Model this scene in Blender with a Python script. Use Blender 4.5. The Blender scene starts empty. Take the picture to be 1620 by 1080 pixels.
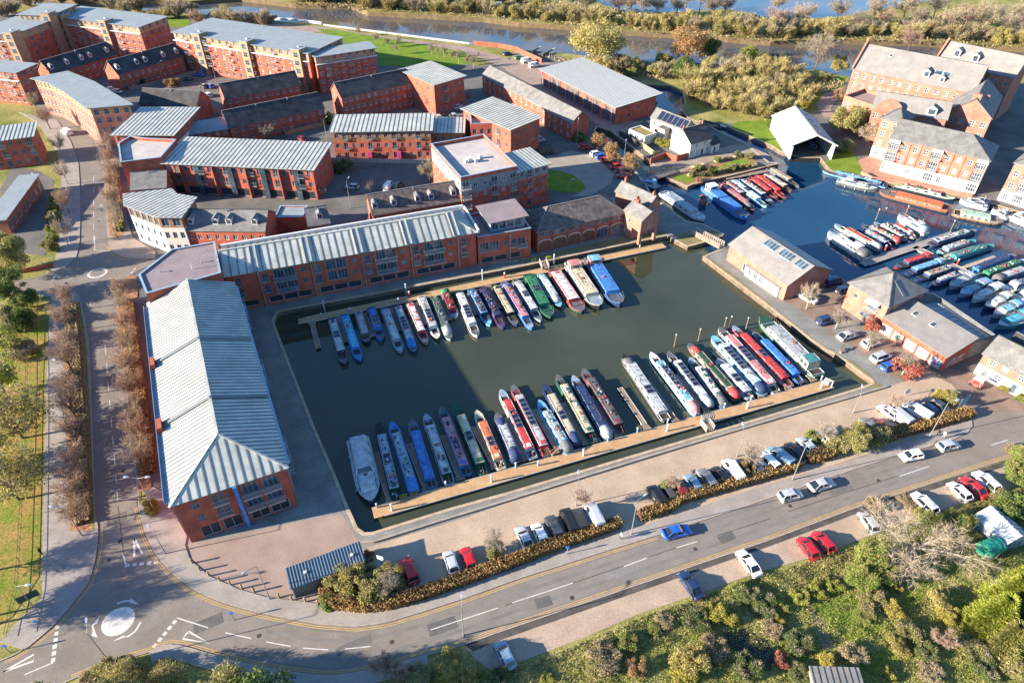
# Canal basin with moored narrowboats seen from the air, low winter sun from the left.
import bpy, bmesh, math, random
import numpy as np
from mathutils import Vector, Matrix
from mathutils.geometry import delaunay_2d_cdt
random.seed(7)
rng = np.random.default_rng(7)
scene = bpy.context.scene
COL = scene.collection
R = math.radians

# ------------------------------------------------------------------ camera, sky, sun, exposure
CAM_H, PITCH, FOC = 88.0, R(39.3), 1081.0          # metres, radians, focal length for a 1620 wide picture
cam = bpy.data.cameras.new('camera'); camo = bpy.data.objects.new('camera', cam); COL.objects.link(camo)
camo.location = (0, 0, CAM_H); camo.rotation_euler = (math.pi / 2 - PITCH, 0, 0)
cam.sensor_width = 36.0; cam.lens = FOC / 1620 * 36.0; cam.clip_start = 1; cam.clip_end = 4000
scene.camera = camo

SUN_EL, SUN_AZ = R(17.0), R(195)                    # direction towards the sun, azimuth from +X
world = bpy.data.worlds.new('World'); scene.world = world; world.use_nodes = True
wn = world.node_tree.nodes; bg = wn['Background']
sky = wn.new('ShaderNodeTexSky'); sky.sky_type = 'NISHITA'; sky.sun_disc = False
sky.sun_elevation = SUN_EL; sky.sun_rotation = math.pi / 2 - SUN_AZ
sky.air_density = 1.2; sky.dust_density = 0.1; sky.ozone_density = 6.0
world.node_tree.links.new(sky.outputs[0], bg.inputs[0]); bg.inputs[1].default_value = 0.085
sl = bpy.data.lights.new('sun', 'SUN'); sl.energy = 5.0; sl.angle = R(0.5); sl.color = (1.0, 0.87, 0.69)
so = bpy.data.objects.new('sun', sl); COL.objects.link(so)
sd = Vector((math.cos(SUN_AZ) * math.cos(SUN_EL), math.sin(SUN_AZ) * math.cos(SUN_EL), math.sin(SUN_EL)))
so.rotation_euler = (-sd).to_track_quat('-Z', 'Y').to_euler(); so.location = (-60, -20, 60)
vs = scene.view_settings; vs.view_transform = 'Standard'; vs.look = 'None'; vs.gamma = 1.0
vs.use_curve_mapping = False; vs.exposure = 2.0
scene.cycles.max_bounces = 6; scene.cycles.diffuse_bounces = 2; scene.cycles.glossy_bounces = 3
scene.cycles.transmission_bounces = 2; scene.cycles.transparent_max_bounces = 6
scene.cycles.caustics_reflective = False; scene.cycles.caustics_refractive = False

# ------------------------------------------------------------------ survey: a sighting on a level plane -> metres
VIEWS = {}
for _j, _y in enumerate((0, 260, 530, 800)):
    for _i, _x in enumerate((0, 400, 800, 1200)):
        VIEWS[_j * 4 + _i + 1] = (_x, _y, 420 / 1620)
VIEWS.update({21: (460, 380, 300 / 1620), 22: (740, 380, 300 / 1620), 23: (540, 620, 300 / 1620), 24: (780, 560, 300 / 1620),
              25: (960, 490, 360 / 1620), 26: (1030, 240, 300 / 1620), 27: (1290, 260, 330 / 1620), 28: (1400, 360, 220 / 1320)})
def q(v, x, y):
    o = VIEWS[v]; return (o[0] + x * o[2], o[1] + y * o[2])
def qs(v, *xy): return [q(v, xy[i], xy[i + 1]) for i in range(0, len(xy), 2)]
_s, _c = math.sin(PITCH), math.cos(PITCH)
def G(p, z=0.0):
    u = (p[0] - 810) / FOC; v = (p[1] - 540) / FOC; t = (CAM_H - z) / (_s + v * _c)
    return Vector((u * t, (_c - v * _s) * t, z))
WATER_Z, RIVER_Z = -1.0, -2.2
ORD = ['first', 'second', 'third', 'fourth', 'fifth', 'sixth', 'seventh', 'eighth', 'ninth', 'tenth', 'eleventh', 'twelfth', 'thirteenth', 'fourteenth',
       'fifteenth', 'sixteenth', 'seventeenth', 'eighteenth', 'nineteenth', 'twentieth', 'twenty-first', 'twenty-second', 'twenty-third', 'twenty-fourth',
       'twenty-fifth', 'twenty-sixth', 'twenty-seventh', 'twenty-eighth', 'twenty-ninth', 'thirtieth']

# ------------------------------------------------------------------ materials
MATS = {}
def mat(name, col, rough=0.8, var=0.15, scale=0.6, col2=None, spec=0.3, metal=0.0, fine=0.0, fscale=8.0, coat=0.0, emit=None, island=0.0, bump=0.0, bscale=4.0, trans=0.0):
    """procedural surface: colour broken up by two noises, optional per-island variation and relief"""
    if name in MATS: return MATS[name]
    m = bpy.data.materials.new(name); m.use_nodes = True; nt = m.node_tree; N = nt.nodes; Lk = nt.links
    b = N['Principled BSDF']; b.inputs['Roughness'].default_value = rough; b.inputs['Metallic'].default_value = metal
    b.inputs['Specular IOR Level'].default_value = spec; b.inputs['Coat Weight'].default_value = coat
    c1 = tuple(col) + (1,)
    geo = N.new('ShaderNodeNewGeometry')
    out = None
    if var or col2:
        tx = N.new('ShaderNodeTexNoise'); tx.inputs['Scale'].default_value = scale; tx.inputs['Detail'].default_value = 5.0
        tx.inputs['Roughness'].default_value = 0.62
        Lk.new(geo.outputs['Position'], tx.inputs['Vector'])
        rp = N.new('ShaderNodeValToRGB'); rp.color_ramp.elements[0].position = 0.36; rp.color_ramp.elements[1].position = 0.66
        if col2:
            rp.color_ramp.elements[0].color = c1; rp.color_ramp.elements[1].color = tuple(col2) + (1,)
        else:
            rp.color_ramp.elements[0].color = tuple(x * (1 - var) for x in col) + (1,); rp.color_ramp.elements[1].color = tuple(x * (1 + var) for x in col) + (1,)
        Lk.new(tx.outputs['Fac'], rp.inputs['Fac']); out = rp.outputs['Color']
    if fine:
        t2 = N.new('ShaderNodeTexNoise'); t2.inputs['Scale'].default_value = fscale; t2.inputs['Detail'].default_value = 3.0
        Lk.new(geo.outputs['Position'], t2.inputs['Vector'])
        mr = N.new('ShaderNodeMapRange'); mr.inputs['From Min'].default_value = 0.3; mr.inputs['From Max'].default_value = 0.7
        mr.inputs['To Min'].default_value = 1 - fine; mr.inputs['To Max'].default_value = 1 + fine
        Lk.new(t2.outputs['Fac'], mr.inputs['Value'])
        mx = N.new('ShaderNodeVectorMath'); mx.operation = 'MULTIPLY'
        if out is None: mx.inputs[0].default_value = col
        else: Lk.new(out, mx.inputs[0])
        Lk.new(mr.outputs['Result'], mx.inputs[1]); out = mx.outputs['Vector']
    if island:
        mr = N.new('ShaderNodeMapRange'); mr.inputs['To Min'].default_value = 1 - island; mr.inputs['To Max'].default_value = 1 + island
        Lk.new(geo.outputs['Random Per Island'], mr.inputs['Value'])
        mx = N.new('ShaderNodeVectorMath'); mx.operation = 'MULTIPLY'
        if out is None: mx.inputs[0].default_value = col
        else: Lk.new(out, mx.inputs[0])
        Lk.new(mr.outputs['Result'], mx.inputs[1]); out = mx.outputs['Vector']
    if out is None: b.inputs['Base Color'].default_value = c1
    else: Lk.new(out, b.inputs['Base Color'])
    if bump:
        t3 = N.new('ShaderNodeTexNoise'); t3.inputs['Scale'].default_value = bscale; t3.inputs['Detail'].default_value = 2.0
        Lk.new(geo.outputs['Position'], t3.inputs['Vector'])
        bp = N.new('ShaderNodeBump'); bp.inputs['Strength'].default_value = bump; bp.inputs['Distance'].default_value = 0.05
        Lk.new(t3.outputs['Fac'], bp.inputs['Height']); Lk.new(bp.outputs['Normal'], b.inputs['Normal'])
    if trans:
        ts = N.new('ShaderNodeBsdfTranslucent'); ms = N.new('ShaderNodeMixShader'); ms.inputs[0].default_value = trans
        if out is None: ts.inputs['Color'].default_value = c1
        else: Lk.new(out, ts.inputs['Color'])
        Lk.new(b.outputs[0], ms.inputs[1]); Lk.new(ts.outputs[0], ms.inputs[2]); Lk.new(ms.outputs[0], N['Material Output'].inputs[0])
    MATS[name] = m
    return m
def paint(col, rough=0.45):
    """weathered gloss paint, one material per colour"""
    k = 'paint_%02x%02x%02x_%d' % tuple([int(min(1, c) ** 0.45 * 255) for c in col] + [int(rough * 100)])
    return mat(k, col, rough, var=0.28, scale=1.3, spec=0.35, fine=0.16, fscale=7)
def carpaint(col):
    k = 'car_%02x%02x%02x' % tuple(int(min(1, c) ** 0.45 * 255) for c in col)
    return mat(k, col, 0.32, var=0.05, scale=2.0, spec=0.5, coat=0.6)

BRICK = mat('red_brick', (0.36, 0.092, 0.055), 0.9, var=0.22, scale=0.5, fine=0.16, fscale=7)
BRICK2 = mat('pale_red_brick', (0.33, 0.145, 0.105), 0.9, var=0.18, scale=0.5, fine=0.16, fscale=7)
BRICK3 = mat('brown_brick', (0.25, 0.10, 0.065), 0.9, var=0.22, scale=0.6, fine=0.18, fscale=6)
BUFF = mat('buff_brick', (0.36, 0.205, 0.12), 0.9, var=0.14, scale=0.5, fine=0.12, fscale=6)
RENDER = mat('white_render', (0.50, 0.47, 0.43), 0.85, var=0.06, scale=0.8, fine=0.04)
TIMBER = mat('brown_timber_cladding', (0.26, 0.13, 0.07), 0.8, var=0.25, scale=1.2, fine=0.15)
GREYCLAD = mat('grey_cladding', (0.20, 0.21, 0.23), 0.6, var=0.15, scale=0.8, fine=0.08)
SLATE = mat('grey_slate', (0.15, 0.147, 0.145), 0.75, var=0.22, scale=0.5, fine=0.22, fscale=5)
SLATED = mat('dark_slate', (0.050, 0.048, 0.050), 0.8, var=0.4, scale=0.35, fine=0.3, fscale=4)
SLATEM = mat('mossy_slate', (0.075, 0.062, 0.058), 0.85, col2=(0.17, 0.13, 0.12), scale=0.9, fine=0.3, fscale=5)
SLATEL = mat('light_grey_tiles', (0.20, 0.188, 0.18), 0.8, var=0.12, scale=0.4, fine=0.16, fscale=5)
METAL = mat('pale_standing_seam', (0.45, 0.445, 0.39), 0.5, var=0.17, scale=0.3, spec=0.5, metal=0.15, fine=0.05)
METALB = mat('blue_grey_membrane', (0.23, 0.26, 0.27), 0.6, var=0.10, scale=0.4, spec=0.4, fine=0.05)
METALW = mat('off_white_sheet', (0.41, 0.42, 0.40), 0.5, var=0.06, scale=0.6, spec=0.5, fine=0.05)
SEAM = mat('seam_grey_blue', (0.13, 0.145, 0.15), 0.5, var=0.1, spec=0.4)
FELT = mat('purple_grey_felt', (0.22, 0.175, 0.185), 0.9, var=0.12, scale=0.25, fine=0.10, fscale=4)
FLATW = mat('pale_flat_roof', (0.40, 0.36, 0.335), 0.9, var=0.12, scale=0.3, fine=0.06)
STEELB = mat('blue_grey_steel', (0.24, 0.34, 0.43), 0.5, var=0.1, spec=0.4)
FRAMEW = mat('white_frame', (0.58, 0.58, 0.58), 0.5, var=0.04)
FRAMEB = mat('blue_frame', (0.17, 0.26, 0.34), 0.5, var=0.06)
GLASS = mat('window_glass', (0.022, 0.034, 0.048), 0.05, col2=(0.075, 0.105, 0.135), scale=0.6, spec=0.8)  # bluish tones in the pane colour stand in for reflected light
GLASSL = mat('window_glass_with_curtains', (0.09, 0.105, 0.115), 0.10, col2=(0.32, 0.31, 0.29), scale=0.5, spec=0.6)
GRILLE = mat('dark_garage_grille', (0.026, 0.032, 0.040), 0.5, var=0.4, scale=3)
WOODDOOR = mat('brown_door', (0.16, 0.07, 0.045), 0.6, var=0.2)
WHITEP = mat('white_paint', (0.55, 0.54, 0.52), 0.6, var=0.07, scale=1.5, fine=0.05)
PEBBLE = mat('silver_steel', (0.42, 0.44, 0.46), 0.4, metal=0.6, var=0.1)
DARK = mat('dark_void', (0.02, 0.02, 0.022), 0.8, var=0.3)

# ------------------------------------------------------------------ mesh helpers
class MB:
    def __init__(s): s.v = []; s.f = []; s.m = []
    def poly(s, pts, mi=0):
        n = len(s.v); s.v += [tuple(p) for p in pts]; s.f.append(tuple(range(n, n + len(pts)))); s.m.append(mi)
    def box(s, x0, y0, z0, x1, y1, z1, mi=0):
        n = len(s.v)
        s.v += [(x0, y0, z0), (x1, y0, z0), (x1, y1, z0), (x0, y1, z0), (x0, y0, z1), (x1, y0, z1), (x1, y1, z1), (x0, y1, z1)]
        for f in ((3, 2, 1, 0), (4, 5, 6, 7), (0, 1, 5, 4), (1, 2, 6, 5), (2, 3, 7, 6), (3, 0, 4, 7)): s.f.append(tuple(n + i for i in f)); s.m.append(mi)
    def obox(s, p0, p1, w, h, mi=0, up=(0, 0, 1), lift=0.0):
        """bar of width w and height h from p0 to p1, its base on the line"""
        p0 = Vector(p0); p1 = Vector(p1); d = (p1 - p0).normalized(); up = Vector(up)
        sd_ = d.cross(up)
        sd_ = sd_.normalized() if sd_.length > 1e-6 else Vector((1, 0, 0))
        u2 = sd_.cross(d).normalized(); a = sd_ * (w / 2)
        n = len(s.v); b0 = u2 * lift; b1 = u2 * (lift + h)
        s.v += [tuple(p) for p in (p0 - a + b0, p0 + a + b0, p1 + a + b0, p1 - a + b0, p0 - a + b1, p0 + a + b1, p1 + a + b1, p1 - a + b1)]
        for f in ((3, 2, 1, 0), (4, 5, 6, 7), (0, 1, 5, 4), (1, 2, 6, 5), (2, 3, 7, 6), (3, 0, 4, 7)): s.f.append(tuple(n + i for i in f)); s.m.append(mi)
    def slab(s, pts, th, mi=0, mside=None):
        """polygon (3D, upward facing) thickened downwards"""
        n = len(s.v); k = len(pts); mside = mi if mside is None else mside
        s.v += [tuple(p) for p in pts] + [(p[0], p[1], p[2] - th) for p in pts]
        s.f.append(tuple(range(n, n + k))); s.m.append(mi)
        s.f.append(tuple(range(n + 2 * k - 1, n + k - 1, -1))); s.m.append(mside)
        for i in range(k):
            j = (i + 1) % k; s.f.append((n + i, n + k + i, n + k + j, n + j)); s.m.append(mside)
    def tube(s, p0, p1, r0, r1=None, n=8, mi=0, caps=True):
        r1 = r0 if r1 is None else r1; p0 = Vector(p0); p1 = Vector(p1); d = (p1 - p0)
        if d.length < 1e-6: return
        d.normalize(); a = d.orthogonal().normalized(); b = d.cross(a); k = len(s.v)
        for (p, r) in ((p0, r0), (p1, r1)):
            for i in range(n):
                t = 2 * math.pi * i / n; s.v.append(tuple(p + a * (r * math.cos(t)) + b * (r * math.sin(t))))
        for i in range(n):
            j = (i + 1) % n; s.f.append((k + i, k + j, k + n + j, k + n + i)); s.m.append(mi)
        if caps:
            s.f.append(tuple(range(k + n - 1, k - 1, -1))); s.m.append(mi); s.f.append(tuple(range(k + n, k + 2 * n))); s.m.append(mi)
    def loft(s, rings, mi=0, close=True, cap=True, capm=None):
        k = len(s.v); n = len(rings[0])
        for r in rings: s.v += [tuple(p) for p in r]
        for a in range(len(rings) - 1):
            for i in range(n if close else n - 1):
                j = (i + 1) % n; s.f.append((k + a * n + i, k + a * n + j, k + (a + 1) * n + j, k + (a + 1) * n + i)); s.m.append(mi)
        if cap:
            cm = mi if capm is None else capm
            s.f.append(tuple(range(k + n - 1, k - 1, -1))); s.m.append(cm)
            s.f.append(tuple(range(k + (len(rings) - 1) * n, k + len(rings) * n))); s.m.append(cm)
    def mesh(s, name, mats, smooth=False, fix=False):
        me = bpy.data.meshes.new(name); me.from_pydata(s.v, [], s.f)
        for m_ in (mats if isinstance(mats, (list, tuple)) else [mats]): me.materials.append(m_)
        if any(s.m): me.polygons.foreach_set('material_index', s.m)
        if smooth: me.polygons.foreach_set('use_smooth', [True] * len(s.f))
        if fix:
            bm = bmesh.new(); bm.from_mesh(me); bmesh.ops.remove_doubles(bm, verts=bm.verts, dist=1e-4); bmesh.ops.recalc_face_normals(bm, faces=bm.faces); bm.to_mesh(me); bm.free()
        me.update(); return me
    def build(s, name, mats, parent=None, smooth=False, fix=False): return link(name, s.mesh(name, mats, smooth, fix), parent)
def link(name, me, parent=None, loc=None, rz=None):
    o = bpy.data.objects.new(name, me); COL.objects.link(o)
    if parent: o.parent = parent
    if loc is not None: o.location = loc
    if rz is not None: o.rotation_euler = (0, 0, rz)
    return o
LABELS = {}
def tag(o, label, cat=None, group=None, kind=None):
    if label: o['label'] = label
    if cat: o['category'] = cat
    if group: o['group'] = group
    if kind: o['kind'] = kind
    return o
def thing(name, label, cat, loc=(0, 0, 0), rz=0.0, group=None):
    o = bpy.data.objects.new(name, None); COL.objects.link(o); o.empty_display_size = 0.5
    o.location = loc; o.rotation_euler = (0, 0, rz); return tag(o, label, cat, group)
def copy_thing(o, loc, rz, label, sc=1.0):
    c = o.copy(); COL.objects.link(c); c.location = loc; c.rotation_euler = (0, 0, rz); c.scale = (sc, sc, sc) if not isinstance(sc, tuple) else sc; c['label'] = label
    for ch in o.children:
        d = ch.copy(); COL.objects.link(d); d.parent = c
        for g in ch.children:
            e = g.copy(); COL.objects.link(e); e.parent = d
    return c
def inside(pt, poly):
    x, y = pt[0], pt[1]; r = False; j = len(poly) - 1
    for i in range(len(poly)):
        xi, yi = poly[i][0], poly[i][1]; xj, yj = poly[j][0], poly[j][1]
        if (yi > y) != (yj > y) and x < (xj - xi) * (y - yi) / (yj - yi) + xi: r = not r
        j = i
    return r
def area2(poly): return sum(poly[i][0] * poly[(i + 1) % len(poly)][1] - poly[(i + 1) % len(poly)][0] * poly[i][1] for i in range(len(poly)))
def ccw(poly): return list(poly) if area2(poly) > 0 else list(reversed(poly))
def smooth_poly(pts, it=2, closed=True):
    """Chaikin corner cutting"""
    for _ in range(it):
        o = []; n = len(pts)
        for i in range(n if closed else n - 1):
            a = Vector(pts[i]); b = Vector(pts[(i + 1) % n]); o += [a * .75 + b * .25, a * .25 + b * .75]
        pts = o if closed else [Vector(pts[0])] + o + [Vector(pts[-1])]
    return pts
def offset_line(pts, d):
    """parallel of an open polyline, d metres to its left"""
    o = []
    for i, p in enumerate(pts):
        a = pts[max(0, i - 1)]; b = pts[min(len(pts) - 1, i + 1)]; t = Vector((b[0] - a[0], b[1] - a[1])).normalized()
        o.append(Vector((p[0] - t.y * d, p[1] + t.x * d, 0)))
    return o
def sheet(name, outline, z, m, holes=(), kind='structure', parent=None, thick=0.0):
    """flat surface with real openings where the water is; thick gives it a kerb face"""
    pts = [Vector((p[0], p[1])) for p in outline]; n = len(pts); edges = [(i, (i + 1) % n) for i in range(n)]
    hl = []
    for h in holes:
        k = len(pts); hp = [Vector((p[0], p[1])) for p in h]; pts += hp; edges += [(k + i, k + (i + 1) % len(hp)) for i in range(len(hp))]; hl.append(hp)
    vo, eo, fo, *_ = delaunay_2d_cdt(pts, edges, [], 0, 1e-4)
    mb = MB(); mb.v = [(v.x, v.y, z) for v in vo]; ol = [(p[0], p[1]) for p in outline]
    for f in fo:
        c = sum((vo[i] for i in f), Vector((0, 0))) / len(f)
        if inside(c, ol) and not any(inside(c, h) for h in hl):
            f = list(f)
            if area2([vo[i] for i in f]) < 0: f.reverse()
            mb.f.append(tuple(f)); mb.m.append(0)
    if thick:
        o2 = ccw(ol)
        for i in range(len(o2)):
            a, b = o2[i], o2[(i + 1) % len(o2)]
            mb.poly([(a[0], a[1], z - thick), (b[0], b[1], z - thick), (b[0], b[1], z), (a[0], a[1], z)], 1 if isinstance(m, list) else 0)
    o = mb.build(name, m, parent)
    if not parent and kind: o['kind'] = kind
    return o
def ribbon(mb, pts, w, z, mi=0):
    """painted or laid strip of width w along a polyline"""
    l = offset_line(pts, w / 2); r = offset_line(pts, -w / 2)
    for i in range(len(pts) - 1): mb.poly([(r[i][0], r[i][1], z), (r[i + 1][0], r[i + 1][1], z), (l[i + 1][0], l[i + 1][1], z), (l[i][0], l[i][1], z)], mi)
def gl(*p): return [G(a) for a in p]
def resample(pts, step):
    out = [Vector(pts[0])]; acc = 0.0
    for i in range(len(pts) - 1):
        a = Vector(pts[i]); b = Vector(pts[i + 1]); L = (b - a).length
        if L < 1e-6: continue
        t = step - acc
        while t <= L: out.append(a.lerp(b, t / L)); t += step
        acc = L - (t - step)
    return out

# ------------------------------------------------------------------ water outlines (metres, at quay level)
basin_px = (qs(6, 128, 955, 160, 900) + [(820, 423)] + qs(7, 985, 437, 1075, 485, 1110, 505, 1185, 485, 1325, 440, 1332, 425, 1205, 362, 1100, 345, 990, 262, 895, 195, 855, 115)
            # arm to the locks and garden spit
            + qs(3, 800, 1050, 640, 900, 545, 800, 560, 775, 640, 800, 880, 985) + qs(7, 985, 85, 1110, 137, 1175, 110)
            + qs(26, 640, 215, 850, 165, 985, 130, 1090, 105, 1075, 92, 1010, 90)
            # main canal from the lock, boathouse dock
            + qs(3, 1480, 885, 1300, 800, 1250, 770, 1330, 760, 1400, 795, 1620, 890) + qs(4, 130, 925, 250, 965, 375, 965, 400, 1000, 440, 1045)
            + qs(8, 640, 75, 830, 122, 1060, 165, 1320, 212, 1620, 300) + [(1720, 350), (1800, 420), (1800, 560), (1640, 548)]
            # back of the yard buildings
            + [(1590, 548), (1540, 505), (1478, 464), (1415, 455), (1345, 452), (1318, 440), (1300, 420), (1200, 368)]
            + qs(26, 850, 690, 640, 810, 545, 850, 440, 895)
            + [(1220, 488), (1285.6, 540), (1337, 571)] + qs(12, 640, 243, 683, 272, 692, 290, 640, 312) + [(1220, 655), (1000, 720), (800, 779), (716, 802), (590, 841), (577, 842), (566, 834), (553, 805), (524, 734), (498, 675), (441.5, 530)])
BASIN = [G(p) for p in basin_px]
POOL = gl(*qs(3, 800, 515, 1000, 525, 1080, 560, 1090, 620, 1075, 680, 1110, 720, 1190, 752, 1330, 762, 1250, 772, 1170, 775, 1080, 740, 1030, 690, 900, 660, 850, 640, 840, 580))
RIVER = [G(p, 0) for p in [(-420, -60), (-100, -22), (60, -8), (124, 0), (190, -2), (300, 2), (380, -4), (467, 6), (555, 8), (581, 18), (672, 23), (763, 28), (820, 35), (904, 41), (968, 47), (1046, 52),
         (1111, 56), (1220, 65), (1335, 62), (1472, 66), (1620, 75), (1900, 95), (2300, 130),
         (2300, 220), (1900, 150), (1620, 118), (1470, 112), (1340, 122), (1296, 111), (1200, 106), (1127, 101), (1059, 98), (987, 97), (898, 85), (820, 79), (742, 71), (597, 52), (511, 40), (418, 32), (330, 24), (200, 14), (100, 10), (-100, -2), (-420, -30)]]
LAKE = [G(p, 0) for p in [(930, -60), (1300, -70), (1700, -60), (2100, -30), (2100, 10), (1620, -8), (1480, 0), (1330, 26), (1290, 29), (1215, 28), (1150, 14), (1090, 18), (1040, 21), (985, 18), (955, 8), (900, -20)]]
HOLES = [BASIN, POOL, RIVER, LAKE]

# ------------------------------------------------------------------ ground sheet and its overlays
def grass_mat(name, a, b, c):
    m = mat(name, a, 0.95, col2=b, scale=0.12, fine=0.35, fscale=2.2, spec=0.1, bump=0.6, bscale=3.0); return m
SCRUB = grass_mat('rough_grass', (0.13, 0.145, 0.035), (0.31, 0.26, 0.10), 0)
LAWN = mat('mown_grass', (0.10, 0.165, 0.018), 0.95, col2=(0.17, 0.23, 0.03), scale=0.25, fine=0.25, fscale=3, spec=0.1, bump=0.5, bscale=4)
LITTER = mat('leaf_litter', (0.23, 0.115, 0.06), 0.95, col2=(0.36, 0.20, 0.11), scale=0.8, fine=0.4, fscale=3.5, spec=0.1, bump=0.8, bscale=5)
ASPHALT = mat('worn_asphalt', (0.168, 0.145, 0.124), 0.9, col2=(0.212, 0.186, 0.162), scale=0.22, fine=0.10, fscale=3, spec=0.25)
ASPH2 = mat('estate_tarmac', (0.10, 0.096, 0.092), 0.92, col2=(0.16, 0.148, 0.135), scale=0.15, fine=0.12, fscale=2, spec=0.2)
PAVE = mat('concrete_paving', (0.24, 0.212, 0.19), 0.92, col2=(0.31, 0.275, 0.25), scale=0.3, fine=0.10, fscale=4, spec=0.2)
SETTS = mat('quay_setts', (0.155, 0.152, 0.140), 0.9, col2=(0.23, 0.225, 0.205), scale=0.25, fine=0.22, fscale=4, spec=0.25)
PLAZA = mat('pink_brick_paving', (0.25, 0.18, 0.15), 0.92, col2=(0.32, 0.235, 0.195), scale=0.2, fine=0.14, fscale=5, spec=0.2)
CARPK = mat('buff_block_paving', (0.33, 0.25, 0.18), 0.92, col2=(0.42, 0.32, 0.235), scale=0.22, fine=0.15, fscale=4, spec=0.2)
KERB = mat('kerb_stone', (0.33, 0.27, 0.22), 0.85, var=0.15, scale=1.5, fine=0.15)
COPING = mat('coping_stone', (0.37, 0.29, 0.20), 0.85, var=0.2, scale=0.9, fine=0.2)
QUAYW = mat('quay_wall_brick', (0.13, 0.095, 0.07), 0.85, var=0.35, scale=0.7, fine=0.2)
YELLOW = mat('yellow_line_paint', (0.50, 0.31, 0.09), 0.8, col2=(0.34, 0.23, 0.11), scale=0.9, fine=0.2)
LINEW = mat('white_line_paint', (0.58, 0.55, 0.52), 0.8, col2=(0.44, 0.41, 0.38), scale=0.8, fine=0.2)

sheet('ground', [(-1500, -60), (1500, -60), (1500, 2600), (-1500, 2600)], 0.0, SCRUB, HOLES)
town = gl((-300, 330), (0, 447), (49, 441), (104, 423), (126, 384), (126, 260), (60, 170), (-60, 128), (-300, 60), (-60, 20), (100, 20), (260, 28), (420, 42), (520, 55), (640, 80), (760, 105), (850, 78), (905, 95), (1050, 190), (1260, 200),
          (1330, 150), (1345, 120), (1500, 120), (1900, 160), (2000, 420), (2000, 600), (1800, 720), (1540, 690), (1340, 745), (1000, 850), (660, 960), (560, 975), (430, 960), (300, 890), (232, 800), (200, 560), (190, 445), (-20, 470), (-300, 420))
sheet('estate_tarmac', town, 0.004, ASPH2, HOLES)
# quays round the basin
quay = gl((232, 470), (355, 440), (600, 395), (838, 360), (1000, 300), (1060, 310), (1160, 390), (1200, 400), (1330, 470), (1500, 590), (1430, 660), (1230, 715), (1000, 785), (800, 845), (640, 890), (570, 905), (470, 950), (420, 948), (332, 914), (290, 865), (262, 800))
sheet('quay_paving', quay, 0.008, SETTS, HOLES)
plaza = gl(*qs(13, 1130, 240, 1160, 330, 1280, 430, 1460, 510, 1620, 558), *qs(14, 230, 580, 640, 600, 660, 240, 570, 90, 540, 50, 400, 70, 0, 155), *qs(13, 1330, 205, 1180, 220))
sheet('brick_plaza', plaza, 0.012, PLAZA)
carpark = gl(*qs(14, 655, 275, 740, 240, 1300, 70), *qs(11, 0, 1025, 800, 780, 1620, 525), *qs(12, 0, 555, 430, 425, 780, 320, 880, 285, 1060, 240, 1180, 300, 1290, 380, 1320, 470, 1300, 520, 860, 665, 270, 850, 0, 935), *qs(15, 720, 160, 0, 400), *qs(14, 1000, 590, 700, 600, 660, 450))
sheet('car_park', carpark, 0.016, CARPK)
sheet('yard_paving', gl(*qs(12, 420, 0, 700, 0, 1110, 200, 1300, 230, 1460, 300, 1620, 400, 1620, 480, 1320, 470, 1180, 300, 1060, 240, 880, 285), *qs(8, 280, 910, 110, 800, 430, 690, 560, 760, 500, 900)), 0.020, mat('yard_brick_paving', (0.17, 0.115, 0.09), 0.9, col2=(0.25, 0.18, 0.14), scale=0.3, fine=0.15, fscale=5))
# roads ------------------------------------------------------------
WK = gl((0, 150), (50, 165), (90, 190), (112, 225), (124, 260), (125.7, 286), (127, 338), (125.7, 384), (121, 406), (104, 423), (76, 433), (49, 441), (-40, 456))
WK2 = gl((-40, 476), (54, 459.6), (109, 459.6), (122, 464), (127, 473), (135, 509), (140, 540), (144, 608), (150.4, 810), (155, 835), (155, 855), (150, 888), (140, 922), (114, 955.6), (88, 986.7), (39, 1028), (0, 1046), (-60, 1066))
EK = gl((0, 132), (30, 140), (80, 170), (118, 196), (150, 222), (161, 260), (166, 286), (168, 338), (171, 372), (173, 388), (179, 400), (197, 408), (246, 410), (290, 396))
EK2 = gl((300, 404), (226, 424), (204, 436), (190, 448), (184, 462), (184, 480), (190, 530), (203, 640), (219, 779), (220, 800), (223, 816), (231, 844), (246, 875), (272, 906), (306, 932), (345, 950), (384, 962), (426, 972), (504, 986.7), (566, 990.6), (612.6, 984), (672, 966), (737, 945), (820, 915), (950, 873.9), (1046, 844), (1181, 800), (1303.7, 758), (1407, 724), (1459, 709), (1512, 693.5), (1530, 684), (1538, 673), (1536, 662), (1528, 640))
SK = gl((1640, 712), (1576, 731), (1348, 805), (1220, 853), (1000, 928), (800, 996), (735, 1019), (675, 1036), (576, 1062), (540, 1068), (511.5, 1069), (465, 1064), (400, 1053), (319, 1031), (290, 1022), (270, 1019), (255, 1021), (236, 1031), (181, 1047), (104, 1078), (60, 1100))
road = [Vector(p) for p in WK] + WK2 + [G((-80, 1120))] + list(reversed(SK)) + gl((1720, 690), (1700, 640), (1640, 650), (1575, 652), (1552, 640)) + list(reversed(EK2)) + list(reversed(EK))
ROAD = sheet('road', road, 0.024, ASPHALT)
sheet('side_street', gl((0, 300), (20, 262), (60, 270), (84, 285), (84, 330), (78, 384), (72, 405), (30, 400)), 0.024, ASPH2)
lay = gl((735, 1021), (800, 998), (1000, 930), (1220, 855), (1348, 807), (1576, 733), (1640, 716), (1660, 750), (1578, 779), (1420, 828), (1355, 855), (1291, 879), (1200, 905), (1085, 946), (1015, 969), (924, 1008), (813, 1050), (780, 1062), (752, 1042))
sheet('layby', lay, 0.030, mat('layby_paving', (0.31, 0.23, 0.17), 0.92, col2=(0.39, 0.295, 0.22), scale=0.25, fine=0.16, fscale=4))
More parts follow.
